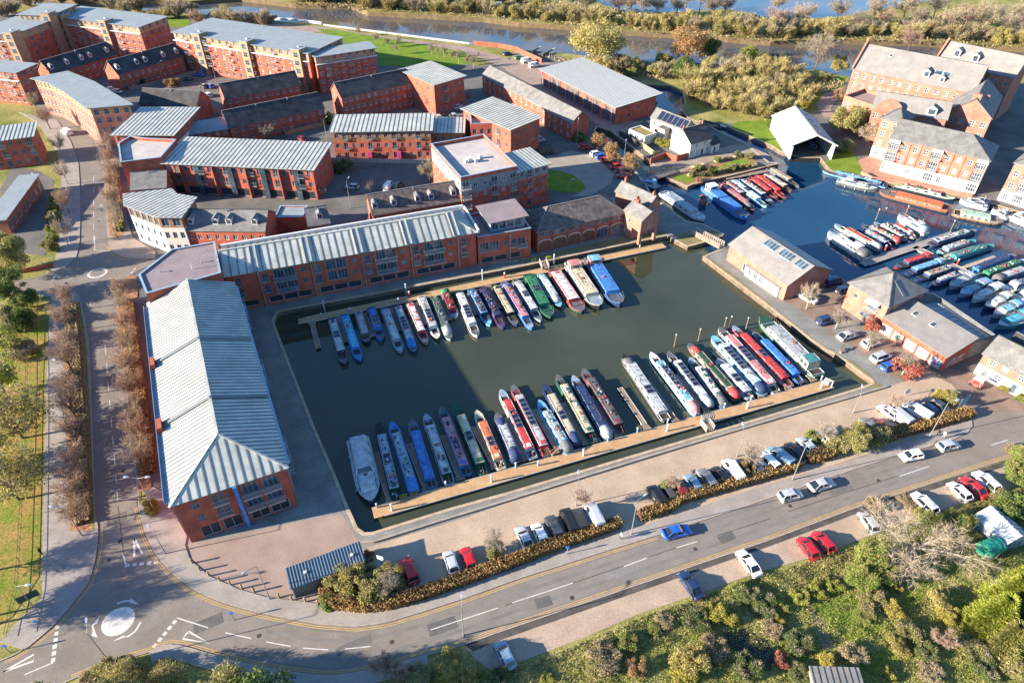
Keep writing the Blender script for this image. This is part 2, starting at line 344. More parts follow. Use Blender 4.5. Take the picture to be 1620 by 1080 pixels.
sheet('gutter_strip', gl((735, 1020), (800, 997), (1000, 929), (1220, 854), (1348, 806), (1640, 713), (1640, 722), (1348, 815), (1220, 863), (1000, 939), (800, 1009), (748, 1030)), 0.034, mat('dark_patched_asphalt', (0.075, 0.065, 0.058), 0.9, var=0.3, scale=0.5, fine=0.15))
# pavements: raised 0.12 with a kerb face
PM = [PAVE, KERB]
pn = [Vector(p) for p in EK2[9:35]] + gl((1537, 664.8), (1423, 701), (1366, 722), (1270, 750), (1200, 771), (986.7, 841.5), (820, 896), (659, 951.7), (615, 966), (532, 963), (511, 955.6), (460, 949), (420, 944), (378.5, 932), (332, 911.5), (301, 885.6), (293, 862), (296, 848), (272, 805), (262, 780), (242, 770))
sheet('pavement', pn, 0.12, PM, thick=0.12)
sheet('pavement', [Vector(p) for p in EK2[2:9]] + gl((240, 772), (228, 690), (214, 600), (204, 530), (200, 480), (218, 470), (216, 438)), 0.122, [LITTER, KERB], thick=0.12)
sheet('pavement', [Vector(p) for p in WK2[1:16]] + gl((0, 1015), (26, 987), (67, 945), (68.7, 800), (70, 737), (76.5, 530), (80, 470), (40, 466)), 0.12, PM, thick=0.12)
sheet('planting_strip', gl((100, 478), (124, 478), (131, 520), (140, 620), (148, 800), (146, 840), (112, 841), (107.6, 800), (104, 640), (101, 530)), 0.135, LITTER)
sheet('verge', gl((124, 478), (127, 478), (136, 540), (142, 640), (149, 800), (149, 838), (146, 838), (147, 800), (139, 620), (130, 520)), 0.140, LAWN)
sheet('pavement', [Vector(p) for p in WK[2:11]] + gl((84, 424), (90, 400), (98, 340), (98, 286), (90, 240), (60, 195), (30, 178)), 0.12, PM, thick=0.12)
sheet('pavement', [Vector(p) for p in EK[2:13]] + gl((246, 398), (210, 376), (196, 330), (190, 286), (184, 250), (165, 210), (138, 183), (100, 158), (60, 136)), 0.12, [mat('pink_concrete_paving', (0.25, 0.195, 0.165), 0.92, col2=(0.33, 0.26, 0.22), scale=0.3, fine=0.1), KERB], thick=0.12)
sheet('planting_strip', gl((164, 262), (184, 262), (190, 330), (196, 372), (184, 378), (174, 372), (170, 330)), 0.135, LITTER)
sheet('pavement', [Vector(p) for p in SK[7:18]] + list(reversed(offset_line(SK[7:18], -1.8 if offset_line(SK[7:18], 1)[0].y > SK[7].y else 1.8))), 0.12, PM, thick=0.12)
# lawns
sheet('park_lawn', gl((-80, 500), (50, 480), (72, 480), (68, 620), (65, 800), (62, 912), (20, 975), (-80, 1040)), 0.05, mat('leafy_grass', (0.13, 0.18, 0.022), 0.95, col2=(0.30, 0.185, 0.07), scale=0.35, fine=0.35, fscale=2.5, spec=0.1, bump=0.6, bscale=4))
sheet('riverside_lawn', gl((500, 46), (530, 47), (640, 66), (735, 82), (748, 100), (690, 108), (600, 104), (598, 84), (540, 66)), 0.05, LAWN)
sheet('riverside_path', gl((400, 44), (420, 36), (520, 44), (600, 57), (742, 75), (800, 92), (830, 110), (818, 118), (760, 92), (640, 68), (530, 50), (480, 52)), 0.046, PLAZA)
sheet('grass_verge', gl((250, 26), (300, 32), (300, 42), (256, 45)), 0.05, LAWN)
sheet('boathouse_lawn', gl(*qs(3, 1360, 780, 1420, 740, 1620, 735), *qs(4, 50, 760, 150, 900, 125, 918), *qs(3, 1620, 888, 1400, 793)), 0.05, LAWN)
sheet('quayside_lawn', gl(*qs(4, 405, 990, 520, 900, 570, 910, 645, 1065, 500, 1045, 440, 1043)), 0.05, LAWN)
sheet('riverside_path', gl(*qs(4, 350, 640, 400, 580, 500, 535, 520, 560, 440, 660, 470, 720, 400, 720)), 0.05, PLAZA)
sheet('grass_bank', gl(*qs(4, 320, 650, 280, 560, 300, 500, 540, 460, 500, 530, 390, 580, 340, 640)), 0.06, LAWN)
sheet('garden_lawn', gl(*qs(26, 490, 170, 620, 110, 740, 65, 830, 70, 830, 130, 720, 165, 560, 190)), 0.06, LAWN)
sheet('garden_lawn', gl(*qs(26, 175, 225, 260, 195, 350, 205, 370, 255, 300, 270)), 0.06, LAWN)
sheet('garden_soil', gl(*qs(26, 150, 215, 330, 160, 480, 110, 740, 40, 830, 40, 910, 90, 880, 150, 640, 205, 420, 270, 320, 290)), 0.03, LITTER)
sheet('round_lawn', gl(*qs(7, 245, 45, 330, 40, 420, 70, 480, 120, 490, 150, 440, 175, 330, 170, 255, 150)), 0.05, LAWN)
sheet('turning_circle', gl(*qs(3, 240, 960, 400, 920, 500, 940, 600, 1000, 650, 1060), *qs(7, 680, 20, 640, 120, 520, 190, 400, 200, 490, 150, 480, 120, 400, 60, 240, 25)), 0.03, mat('buff_gravel', (0.23, 0.20, 0.165), 0.95, col2=(0.29, 0.255, 0.215), scale=0.4, fine=0.12))
sheet('towpath', gl(*qs(3, 880, 1000, 960, 960, 1100, 985, 1300, 905, 1420, 880, 1480, 890, 1620, 950), *qs(26, 880, 30, 740, 30, 480, 95, 330, 150, 160, 210, 0, 190, 0, 150)), 0.02, mat('sandy_towpath', (0.24, 0.185, 0.145), 0.95, col2=(0.31, 0.245, 0.195), scale=0.3, fine=0.12))
sheet('apartment_terrace', gl(*qs(8, 600, -20, 700, -60, 1000, 60, 1330, 170, 1300, 205, 1060, 162, 830, 118, 650, 70)), 0.03, mat('terrace_brick', (0.36, 0.20, 0.14), 0.9, var=0.15, scale=0.5, fine=0.15))
sheet('wharf_paving', gl(*qs(3, 0, 430, 60, 300, 300, 400, 520, 560, 700, 740, 850, 740, 690, 830, 560, 760, 300, 600)), 0.03, PLAZA)
sheet('quay_grass_strip', gl(*qs(7, 0, 612, 400, 545, 980, 425, 960, 408, 600, 470, 200, 560)), 0.03, mat('mossy_setts', (0.14, 0.135, 0.055), 0.95, col2=(0.22, 0.185, 0.09), scale=0.5, fine=0.25, fscale=4))
sheet('landing_setts', gl(*qs(7, 1030, 440, 1125, 405, 1300, 400, 1320, 428, 1185, 478, 1110, 498)), 0.03, mat('mossy_setts', (0.14, 0.135, 0.055)))
for pl in (qs(7, 1205, 570, 1230, 560, 1620, 855, 1620, 878), qs(12, 250, 0, 290, 0, 530, 165, 560, 150, 690, 250, 700, 285, 790, 320, 650, 320, 683, 290, 670, 262, 530, 172), qs(10, 160, 0, 190, 0, 470, 720, 590, 1050, 560, 1060)):
    sheet('mossy_edge', gl(*pl), 0.016 + 0.02, mat('mossy_setts', (0.14, 0.135, 0.055)), HOLES)
sheet('allotment_ground', gl((700, 1062), (813, 1056), (924, 1013), (1015, 974), (1085, 951), (1200, 910), (1355, 860), (1578, 784), (1720, 740), (1740, 1130), (680, 1130)), 0.012, mat('weedy_grass', (0.15, 0.19, 0.035), 0.95, col2=(0.34, 0.29, 0.12), scale=0.2, fine=0.35, fscale=2, spec=0.1, bump=0.6, bscale=3))
sheet('allotment_path', gl(*qs(16, 290, 640, 330, 610, 470, 860, 400, 890)), 0.03, mat('dry_path', (0.30, 0.22, 0.14), 0.95, var=0.2, fine=0.2))
for pl in (qs(16, 330, 600, 560, 540, 760, 760, 560, 830, 420, 720), qs(16, 960, 420, 1060, 400, 1330, 290, 1340, 330, 1100, 480, 960, 600, 880, 600), qs(16, 640, 900, 860, 880, 860, 950, 650, 990)):
    sheet('allotment_grass', gl(*pl), 0.04, LAWN)
sheet('allotment_sheeting', gl(*qs(15, 1320, 780, 1480, 740, 1620, 880, 1620, 1010, 1540, 1000, 1400, 900)), 0.05, mat('blue_black_weed_sheet', (0.02, 0.025, 0.04), 0.5, var=0.4, scale=2))
sheet('allotment_sheeting', gl(*qs(16, -60, 780, 60, 820, 110, 950, -20, 1010)), 0.055, mat('blue_black_weed_sheet', (0.02, 0.025, 0.04)))
# kerb lines along the roads (the raised pavements give the step)
kb = MB()
for line in (WK, WK2, EK, EK2, SK): ribbon(kb, offset_line(resample(line, 2.0), 0.0), 0.16, 0.1265)
kb.build('kerb', KERB)['kind'] = 'structure'

# quay walls and coping round the basins
def rim(name, poly, zlow, w=0.55, mcop=COPING):
    P = ccw([(p[0], p[1]) for p in poly]); n = len(P)
    wb = MB(); cb = MB()
    off = []
    for i in range(n):
        a, b, c = Vector(P[i - 1]), Vector(P[i]), Vector(P[(i + 1) % n])
        t1 = (b - a).normalized(); t2 = (c - b).normalized(); nn = Vector((t1.y, -t1.x)) + Vector((t2.y, -t2.x))
        nn = nn / max(0.6, nn.length_squared / 2) if nn.length > 0.3 else Vector((t1.y, -t1.x))
        off.append(b + nn * w)
    for i in range(n):
        j = (i + 1) % n; a, b = P[i], P[j]
        wb.poly([(b[0], b[1], zlow), (a[0], a[1], zlow), (a[0], a[1], 0.02), (b[0], b[1], 0.02)])
        cb.poly([(a[0], a[1], 0.075), (off[i].x, off[i].y, 0.075), (off[j].x, off[j].y, 0.075), (b[0], b[1], 0.075)])
        cb.poly([(a[0], a[1], -0.15), (a[0], a[1], 0.075), (b[0], b[1], 0.075), (b[0], b[1], -0.15)])
        cb.poly([(off[i].x, off[i].y, 0.0), (off[j].x, off[j].y, 0.0), (off[j].x, off[j].y, 0.075), (off[i].x, off[i].y, 0.075)])
    o = wb.build(name + '_wall', QUAYW); o['kind'] = 'structure'
    if mcop: o = cb.build(name + '_coping', mcop); o['kind'] = 'structure'
rim('quay', BASIN, -2.5)
rim('pool', POOL, -2.5, 0.4)
BANK = mat('river_bank_earth', (0.14, 0.10, 0.055), 0.95, var=0.3)
for nm, pl in (('river_bank', RIVER), ('lake_bank', LAKE)):
    P = ccw([(p[0], p[1]) for p in pl]); wb = MB()
    for i in range(len(P)):
        a, b = P[i], P[(i + 1) % len(P)]; wb.poly([(b[0], b[1], -4), (a[0], a[1], -4), (a[0], a[1], 0.0), (b[0], b[1], 0.0)])
    wb.build(nm, BANK)['kind'] = 'structure'
# water
def water_mat(name, col, col2, rough, bs, bscale):
    m = bpy.data.materials.new(name); m.use_nodes = True; nt = m.node_tree; N = nt.nodes; b = N['Principled BSDF']
    b.inputs['Roughness'].default_value = rough; b.inputs['IOR'].default_value = 1.33; b.inputs['Specular IOR Level'].default_value = 1.0
    geo = N.new('ShaderNodeNewGeometry'); tx = N.new('ShaderNodeTexNoise'); tx.inputs['Scale'].default_value = bscale; tx.inputs['Detail'].default_value = 3
    nt.links.new(geo.outputs['Position'], tx.inputs['Vector']); bp = N.new('ShaderNodeBump'); bp.inputs['Strength'].default_value = bs; bp.inputs['Distance'].default_value = 0.03
    nt.links.new(tx.outputs['Fac'], bp.inputs['Height']); nt.links.new(bp.outputs['Normal'], b.inputs['Normal'])
    t2 = N.new('ShaderNodeTexNoise'); t2.inputs['Scale'].default_value = 0.05; t2.inputs['Detail'].default_value = 4; rp = N.new('ShaderNodeValToRGB'); rp.color_ramp.elements[0].position = .35; rp.color_ramp.elements[1].position = .65
    rp.color_ramp.elements[0].color = tuple(col) + (1,); rp.color_ramp.elements[1].color = tuple(col2) + (1,); nt.links.new(geo.outputs['Position'], t2.inputs['Vector']); nt.links.new(t2.outputs['Fac'], rp.inputs['Fac']); nt.links.new(rp.outputs['Color'], b.inputs['Base Color'])
    mr = N.new('ShaderNodeMapRange'); mr.inputs['From Min'].default_value = .3; mr.inputs['From Max'].default_value = .7; mr.inputs['To Min'].default_value = bs * .15; mr.inputs['To Max'].default_value = bs * 1.6; nt.links.new(t2.outputs['Fac'], mr.inputs['Value']); nt.links.new(mr.outputs['Result'], bp.inputs['Strength'])
    return m
WATER = water_mat('basin_water', (0.036, 0.042, 0.024), (0.050, 0.056, 0.034), 0.04, 0.4, 1.5)
WATERU = water_mat('upper_basin_water', (0.005, 0.034, 0.075), (0.010, 0.045, 0.092), 0.04, 0.4, 1.5)  # blue base colour paints in the sky reflection on the upper basin
RIVERM = water_mat('river_water', (0.045, 0.065, 0.10), (0.12, 0.095, 0.065), 0.05, 0.25, 0.35)  # murky brown mixed with a blue that paints in the reflected bright sky
cut = [G((1012, 200)), G((1040, 300)), G((1095, 345)), G((1120, 392)), G((1150, 402)), G((1330, 470)), G((1640, 590))]
sheet('basin_water', [(-100, 40), (160, 40), (cut[-1].x, cut[-1].y)] + [(p.x, p.y) for p in reversed(cut)] + [(-100, 210)], WATER_Z, WATER)
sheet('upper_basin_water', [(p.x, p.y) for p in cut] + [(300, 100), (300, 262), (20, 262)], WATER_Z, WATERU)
def grow(poly, k):
    c = sum((Vector((p[0], p[1])) for p in poly), Vector((0, 0))) / len(poly); return [(c.x + (p[0] - c.x) * k, c.y + (p[1] - c.y) * k) for p in poly]
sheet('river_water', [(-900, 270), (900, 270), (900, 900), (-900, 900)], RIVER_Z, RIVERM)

# ------------------------------------------------------------------ road paint (parts of the road)
MK = [0]
def lay_z(z): MK[0] = (MK[0] + 1) % 7; return z + MK[0] * 0.0002
def marking(polys, m=LINEW, z=0.030):
    mb = MB(); z = lay_z(z)
    for p in polys: mb.poly([(a[0], a[1], z) for a in ccw([tuple(v)[:2] for v in p])])
    return mb.build('road_marking', m, ROAD)
def stroke(pts, w, m=LINEW, z=0.030):
    mb = MB(); ribbon(mb, pts, w, lay_z(z)); return mb.build('road_marking', m, ROAD)
def dash(v, *xy, w=0.14): stroke(gl(*qs(v, *xy)), w)
c0 = G(q(13, 722, 703)); marking([[c0 + Vector((2.1 * math.cos(t * math.pi / 16), 2.1 * math.sin(t * math.pi / 16), 0)) for t in range(32)]])
for tr in ((820, 200, 868, 290, 820, 310), (1150, 765, 1275, 835, 1115, 810), (18, 1012, 208, 905, 205, 945)):
    a = gl(*qs(13, *tr)); stroke(a + [a[0]], 0.28)
def block_row(v, x0, y0, x1, y1, n, w=0.5, ln=0.62):
    a, b = G(q(v, x0, y0)), G(q(v, x1, y1)); L = (b - a).length; d = (b - a).normalized()
    for i in range(n): p = a + d * (L * (i + 0.5) / n); stroke([p - d * (L / n * ln / 2), p + d * (L / n * ln / 2)], w)
block_row(13, 755, 365, 975, 340, 5); block_row(13, 352, 720, 322, 960, 6); block_row(13, 1080, 690, 930, 870, 5)
dash(13, 750, 290, 770, 365, w=0.22); dash(13, 1080, 682, 1270, 742, w=0.16); dash(13, 325, 955, 150, 1028, w=0.18)
for a in ((715, 595, 760, 580, 800, 577), (860, 708, 825, 765, 775, 800), (580, 790, 565, 730, 585, 700)): stroke(gl(*qs(13, *a)), 0.25)
for a in ((800, 562, 850, 602, 790, 592), (775, 795, 685, 828, 750, 790), (610, 670, 555, 738, 595, 712), (560, 790, 598, 805, 570, 740)): marking([gl(*qs(13, *a))])
for v, a in ((13, (1375, 772, 1535, 808)), (14, (82, 828, 232, 856)), (14, (308, 866, 462, 877)), (14, (562, 872, 718, 856)), (14, (1085, 755, 1495, 622)), (15, (40, 590, 410, 470)), (15, (720, 370, 860, 318)), (15, (1040, 255, 1165, 218)), (15, (1580, 200, 1620, 190)), (12, (860, 860, 1040, 800)), (12, (1420, 670, 1520, 640))):
    dash(v, *a, w=0.13)
dk = mat('tar_joint', (0.045, 0.04, 0.04), 0.8, var=0.2)
for v, a in ((15, (0, 605, 265, 517)), (15, (410, 470, 720, 365)), (15, (870, 312, 1040, 255)), (15, (1290, 180, 1620, 75)), (12, (180, 1075, 640, 925)), (12, (640, 925, 860, 855)), (13, (720, 0, 755, 300))): stroke(gl(*qs(v, *a)), 0.10, dk)
yl = offset_line(SK, -0.45)
def yellow(pts, sgn):
    for d in (0.35, 0.62): stroke(offset_line(resample(pts, 1.5), d * sgn), 0.12, YELLOW, 0.0325)
yellow(SK[0:20], -1); yellow(EK2[9:26], -1); yellow(WK2[9:17], 1); yellow(EK[9:13], -1)
stroke(offset_line(resample(SK[0:7], 1.5), -0.06), 0.16, LINEW, 0.0385)
# repairs, covers and tyre tracks
mid = [(Vector(a) + Vector(b)) / 2 for a, b in zip(resample(EK2[17:30], 3.0), resample(list(reversed(SK[1:13])), 3.0))]
PATCH = [mat('patch_%d' % i, c, .9, var=.15, scale=.8, fine=.12) for i, c in enumerate(((.105, .098, .09), (.19, .175, .16), (.13, .12, .11)))]
for d in (-2.6, -1.2, 1.2, 2.6): stroke(resample(offset_line(mid, d), 2.0), .55, mat('tyre_track', (.145, .132, .12), .85, col2=(.19, .172, .157), scale=.4, fine=.1), .0265)
for i, (x, y) in enumerate(((1150, 850), (980, 905), (1330, 775), (860, 952), (1440, 745), (560, 1020), (330, 985), (250, 940), (180, 700), (185, 820), (160, 430), (140, 330), (700, 990))):
    c = G((x, y)); w, l, a = random.uniform(.5, 1.1), random.uniform(1.0, 3.2), .38 + random.uniform(-.1, .1); e = Vector((math.cos(a), math.sin(a), 0)) * l; f = Vector((-math.sin(a), math.cos(a), 0)) * w; marking([[c - e - f, c + e - f, c + e + f, c - e + f]], PATCH[i % 3], .0285)
for x, y in ((905, 945), (1100, 868), (1250, 800), (190, 856), (195, 745), (156, 350), (620, 1015), (1390, 760), (172, 886), (410, 1005)):
    c = G((x, y)); marking([[c + Vector((.34 * math.cos(t * .7854), .34 * math.sin(t * .7854), 0)) for t in range(8)]], dk, .0295)
# avenue centre dashes, junction roundel
for k in range(9):
    y = 545 + k * 29; x = 166 + (y - 545) * 0.083; stroke(gl((x, y), (x + 1.4, y + 15)), 0.12)
for k in range(6): stroke(gl((148, 278 + k * 19), (148.6, 288 + k * 19)), 0.12)
stroke(gl(*qs(5, 578, 440, 578, 525, 660, 528)), 0.15)
c1 = G(q(5, 595, 663)); stroke([c1 + Vector((1.9 * math.cos(t * math.pi / 12), 1.9 * math.sin(t * math.pi / 12), 0)) for t in range(25)], 0.5)
a = gl(*qs(5, 528, 845, 555, 838, 545, 878)); stroke(a + [a[0]], 0.22)
block_row(5, 345, 665, 320, 710, 3); block_row(5, 830, 630, 760, 710, 4, 0.25)

# ------------------------------------------------------------------ buildings
WCACHE = {}
def window_meshes(w, h, style):
    k = (round(w, 2), round(h, 2), style)
    if k in WCACHE: return WCACHE[k]
    fm = {'w': FRAMEW, 'b': FRAMEB, 's': STEELB, 'g': STEELB, 'd': WOODDOOR, 't': FRAMEB}[style[0]]
    gm = {'w': GLASS, 'b': GLASS, 's': GLASS, 'g': GRILLE, 'd': WOODDOOR, 't': GLASSL}[style[0]]
    mull = int(style[1]) if len(style) > 1 else 1
    f = MB(); t = 0.09 if h > 0.9 else 0.07; dpt = 0.10
    f.box(-w / 2, -0.02, 0, -w / 2 + t, dpt, h); f.box(w / 2 - t, -0.02, 0, w / 2, dpt, h)
    f.box(-w / 2 + t, -0.019, 0, w / 2 - t, dpt, t); f.box(-w / 2 + t, -0.019, h - t, w / 2 - t, dpt, h)
    for i in range(1, mull): x = -w / 2 + w * i / mull; f.box(x - 0.035, -0.012, t, x + 0.035, dpt - 0.01, h - t)
    if style.endswith('x'): f.box(-w / 2 + t, -0.010, h * 0.5 - 0.035, w / 2 - t, dpt - 0.015, h * 0.5 + 0.035)
    if style[0] in 'w': f.box(-w / 2 - 0.06, -0.10, -0.07, w / 2 + 0.06, 0.02, 0)
    p = MB(); p.box(-w / 2 + t * .5, 0.045, t * .5, w / 2 - t * .5, 0.075, h - t * .5)
    WCACHE[k] = (f.mesh('window_frame', fm), p.mesh('pane', gm)); return WCACHE[k]
BALC = {}
def balcony_mesh(w, d):
    k = (round(w, 1), round(d, 1))
    if k not in BALC:
        s = MB(); s.box(-w / 2, -d, -0.12, w / 2, 0.0, 0.02)
        r = MB()
        for (a, b) in (((-w / 2, -d), (w / 2, -d)), ((-w / 2, -d), (-w / 2, 0)), ((w / 2, -d), (w / 2, 0))):
            r.obox((a[0], a[1], 1.05), (b[0], b[1], 1.05), 0.06, 0.06); r.obox((a[0], a[1], 0.12), (b[0], b[1], 0.12), 0.04, 0.04)
            L = math.hypot(b[0] - a[0], b[1] - a[1]); n = max(1, int(L / 0.22))
            for i in range(n + 1):
                x = a[0] + (b[0] - a[0]) * i / n; y = a[1] + (b[1] - a[1]) * i / n; r.box(x - 0.014, y - 0.014, 0.02, x + 0.014, y + 0.014, 1.06)
        BALC[k] = (s.mesh('balcony', PEBBLE), r.mesh('railing', PEBBLE))
    return BALC[k]

class Building:
    """rectangular block: A-B is the eave edge towards the viewer (sighted at height H), depth runs away from it"""
    def __init__(s, name, label, A, B, C=None, H=6.0, D=None, base=False, cat='building', group=None):
        z = 0 if base else H
        a, b = G(A, z), G(B, z); d = b - a; s.L = math.hypot(d.x, d.y); s.rz = math.atan2(d.y, d.x); s.H = H
        nrm = Vector((-math.sin(s.rz), math.cos(s.rz), 0))
        s.D = D if D else abs((G(C, z) - a).dot(nrm))
        s.o = thing(name, label, cat, (a.x, a.y, 0), s.rz, group); s.a = a
        s.open = {'f': [], 'r': [], 'b': [], 'l': []}; s.name = name
    def frame(s, w):
        """origin, direction along, outward normal and length of wall w"""
        L, D = s.L, s.D
        return {'f': (Vector((0, 0, 0)), Vector((1, 0, 0)), Vector((0, -1, 0)), L), 'r': (Vector((L, 0, 0)), Vector((0, 1, 0)), Vector((1, 0, 0)), D),
                'b': (Vector((L, D, 0)), Vector((-1, 0, 0)), Vector((0, 1, 0)), L), 'l': (Vector((0, D, 0)), Vector((0, -1, 0)), Vector((-1, 0, 0)), D)}[w]
    def win(s, w, x, z, ww, h, style='w1', name='window', balc=0.0, light=0.0):
        """one opening centred at x along wall w, sill at z"""
        Lw = s.frame(w)[3]
        if x - ww / 2 < 0.15 or x + ww / 2 > Lw - 0.15 or z < 0.02 or z + h > s.H - 0.1: return
        for (x0, z0, w0, h0) in s.open[w]:
            if abs(x - x0) < (ww + w0) / 2 + 0.1 and z < z0 + h0 + 0.1 and z + h > z0 - 0.1: return
        s.open[w].append((x, z, ww, h))
        o0, t, n, _ = s.frame(w); p = o0 + t * x - n * 0.10; rz = math.atan2(t.y, t.x)
        if style[0] in 'wb' and random.random() < (light or 0.25): fm, pm = window_meshes(ww, h, style); pm2 = window_meshes(ww, h, 't' + style[1:])[1]; pm = pm2
        else: fm, pm = window_meshes(ww, h, style)
        f = link(name, fm, s.o, (p.x, p.y, z), rz); link('pane' if style[0] not in 'gd' else 'panel', pm, f)
        if balc:
            bs, br = balcony_mesh(ww + 0.5, balc); p2 = o0 + t * x + n * 0.01
            g = link('balcony', bs, s.o, (p2.x, p2.y, z - 0.03), rz); link('railing', br, g)
    def row(s, w, z, n, ww, h, style='w1', a=0.0, b=1.0, skip=(), balc=0.0, name='window'):
        Lw = s.frame(w)[3]
        for i in range(n):
            if i in skip: continue
            s.win(w, Lw * (a + (b - a) * (i + 0.5) / n), z, ww, h, style, name, balc)
    def walls(s, m, bands=(), top=None):
        """m: wall material; bands: [(height, material above)] ; openings are real holes with reveals"""
        mats = [m] + [bm for _, bm in bands]; mb = MB(); H = top or s.H
        for w in 'frbl':
            o0, t, n, Lw = s.frame(w); ops = s.open[w]
            xs = sorted({0.0, Lw} | {x - ww / 2 for x, z, ww, h in ops} | {x + ww / 2 for x, z, ww, h in ops})
            zs = sorted({0.0, H} | {bz for bz, _ in bands if bz < H} | {z for x, z, ww, h in ops} | {z + h for x, z, ww, h in ops})
            def P(x, z, dpt=0.0): p = o0 + t * x - n * dpt; return (p.x, p.y, z)
            for k in range(len(zs) - 1):
                zc = (zs[k] + zs[k + 1]) / 2; mi = sum(1 for bz, _ in bands if zc > bz); x0 = None
                for i in range(len(xs) - 1):
                    xc = (xs[i] + xs[i + 1]) / 2
                    hole = any(abs(xc - x) < ww / 2 and z < zc < z + h for x, z, ww, h in ops)
                    if not hole and x0 is None: x0 = xs[i]
                    if x0 is not None and (hole or i == len(xs) - 2):
                        x1 = xs[i] if hole else xs[i + 1]; mb.poly([P(x0, zs[k]), P(x1, zs[k]), P(x1, zs[k + 1]), P(x0, zs[k + 1])], mi); x0 = None
            for x, z, ww, h in ops:
                a, b = x - ww / 2, x + ww / 2
                for e in (((a, z), (b, z)), ((b, z), (b, z + h)), ((b, z + h), (a, z + h)), ((a, z + h), (a, z))):
                    mb.poly([P(*e[1]), P(*e[0]), P(*e[0], 0.22), P(*e[1], 0.22)], sum(1 for bz, _ in bands if z + h / 2 > bz))
                mb.poly([P(a, z, 0.22), P(b, z, 0.22), P(b, z + h, 0.22), P(a, z + h, 0.22)], 0)
        s.wall_mb, s.wall_mats = mb, mats
    def gable_fill(s, axis, rise, mi=0):
        L, D, H = s.L, s.D, s.H; mb = s.wall_mb
        if axis == 'x':
            mb.poly([(L, 0, H), (L, D, H), (L, D / 2, H + rise)], mi); mb.poly([(0, D, H), (0, 0, H), (0, D / 2, H + rise)], mi)
        else:
            mb.poly([(0, 0, H), (L, 0, H), (L / 2, 0, H + rise)], mi); mb.poly([(L, D, H), (0, D, H), (L / 2, D, H + rise)], mi)
    def roof_faces(s, kind, rise, o=0.35, hipl=1.0, hipr=1.0, axis='x'):
        L, D, H = s.L, s.D, s.H
        if axis == 'y': L, D = D, L
        half = D / 2; e = H - o * rise / half if kind != 'mono' else H
        r = H + rise; F = []
        if kind == 'gable':
            F = [[(-o, -o, e), (L + o, -o, e), (L + o, half, r), (-o, half, r)], [(L + o, D + o, e), (-o, D + o, e), (-o, half, r), (L + o, half, r)]]
        elif kind == 'hip':
            xl, xr = half * hipl - (0 if hipl else o), L - half * hipr + (0 if hipr else o)
            if xl > xr: xl = xr = L / 2
            F = [[(-o, -o, e), (L + o, -o, e), (xr, half, r), (xl, half, r)], [(L + o, D + o, e), (-o, D + o, e), (xl, half, r), (xr, half, r)]]
            if hipr: F.append([(L + o, -o, e), (L + o, D + o, e), (xr, half, r)])
            if hipl: F.append([(-o, D + o, e), (-o, -o, e), (xl, half, r)])
        elif kind == 'mono':
            F = [[(-o, -o, H + 0.02), (L + o, -o, H + 0.02), (L + o, D + o, H + rise), (-o, D + o, H + rise)]]
        if axis == 'y':   # local x of the faces runs along the building depth
            F = [[(s.L - y, x, z) for (x, y, z) in f] for f in F]
        return [[Vector(p) for p in f] for f in F]
    def roof(s, kind, rise, m, o=0.35, hipl=1.0, hipr=1.0, axis='x', seam=0.0, ridge=True, fascia=None, gable=True, seam_m=None, rib=0.09):
        F = s.roof_faces(kind, rise, o, hipl, hipr, axis); s.F = F
        if gable and kind == 'gable': s.gable_fill(axis, rise)
        if kind == 'mono':
            L, D, H, mb = s.L, s.D, s.H, s.wall_mb; k = rise * D / (D + 2 * o)
            mb.poly([(L, 0, H), (L, D, H), (L, D, H + k)], 0); mb.poly([(0, D, H), (0, 0, H), (0, D, H + k)], 0); mb.poly([(L, D, H), (0, D, H), (0, D, H + k), (L, D, H + k)], 0)
        mb = MB(); fa = fascia or SEAM
        for f in F:
            mb.slab(f, 0.16, 0, 1)
        s.roof_o = mb.build('roof', [m, fa], s.o)
        if ridge and kind in ('gable', 'hip') and not seam:
            rb = MB(); f = F[0]; rb.obox(f[3], f[2], 0.28, 0.07, lift=-0.01)
            if kind == 'hip':
                if hipr: rb.obox(F[0][1], F[0][2], 0.22, 0.06, lift=-0.01); rb.obox(F[1][0], F[1][3], 0.22, 0.06, lift=-0.01)
                if hipl: rb.obox(F[0][0], F[0][3], 0.22, 0.06, lift=-0.01); rb.obox(F[1][1], F[1][2], 0.22, 0.06, lift=-0.01)
            rb.build('ridge_tiles', SLATEL if m in (SLATED, SLATEM) else SLATED, s.roof_o)
        if seam:
            sp = seam if isinstance(seam, (list, tuple)) else [seam] * len(F)
            for f, w in zip(F, sp):
                if w: panels(s.roof_o, f, w, m, seam_m or SEAM, rib)
            if kind == 'hip' or kind == 'gable':
                rb = MB(); rb.obox(F[0][3], F[0][2], 0.42, 0.10, lift=0.05)
                if kind == 'hip':
                    if hipr: rb.obox(F[0][1], F[0][2], 0.34, 0.09, lift=0.04); rb.obox(F[1][0], F[1][3], 0.34, 0.09, lift=0.04)
                    if hipl: rb.obox(F[0][0], F[0][3], 0.34, 0.09, lift=0.04); rb.obox(F[1][1], F[1][2], 0.34, 0.09, lift=0.04)
                rb.build('ridge_flashing', m, s.roof_o)
        return s.roof_o
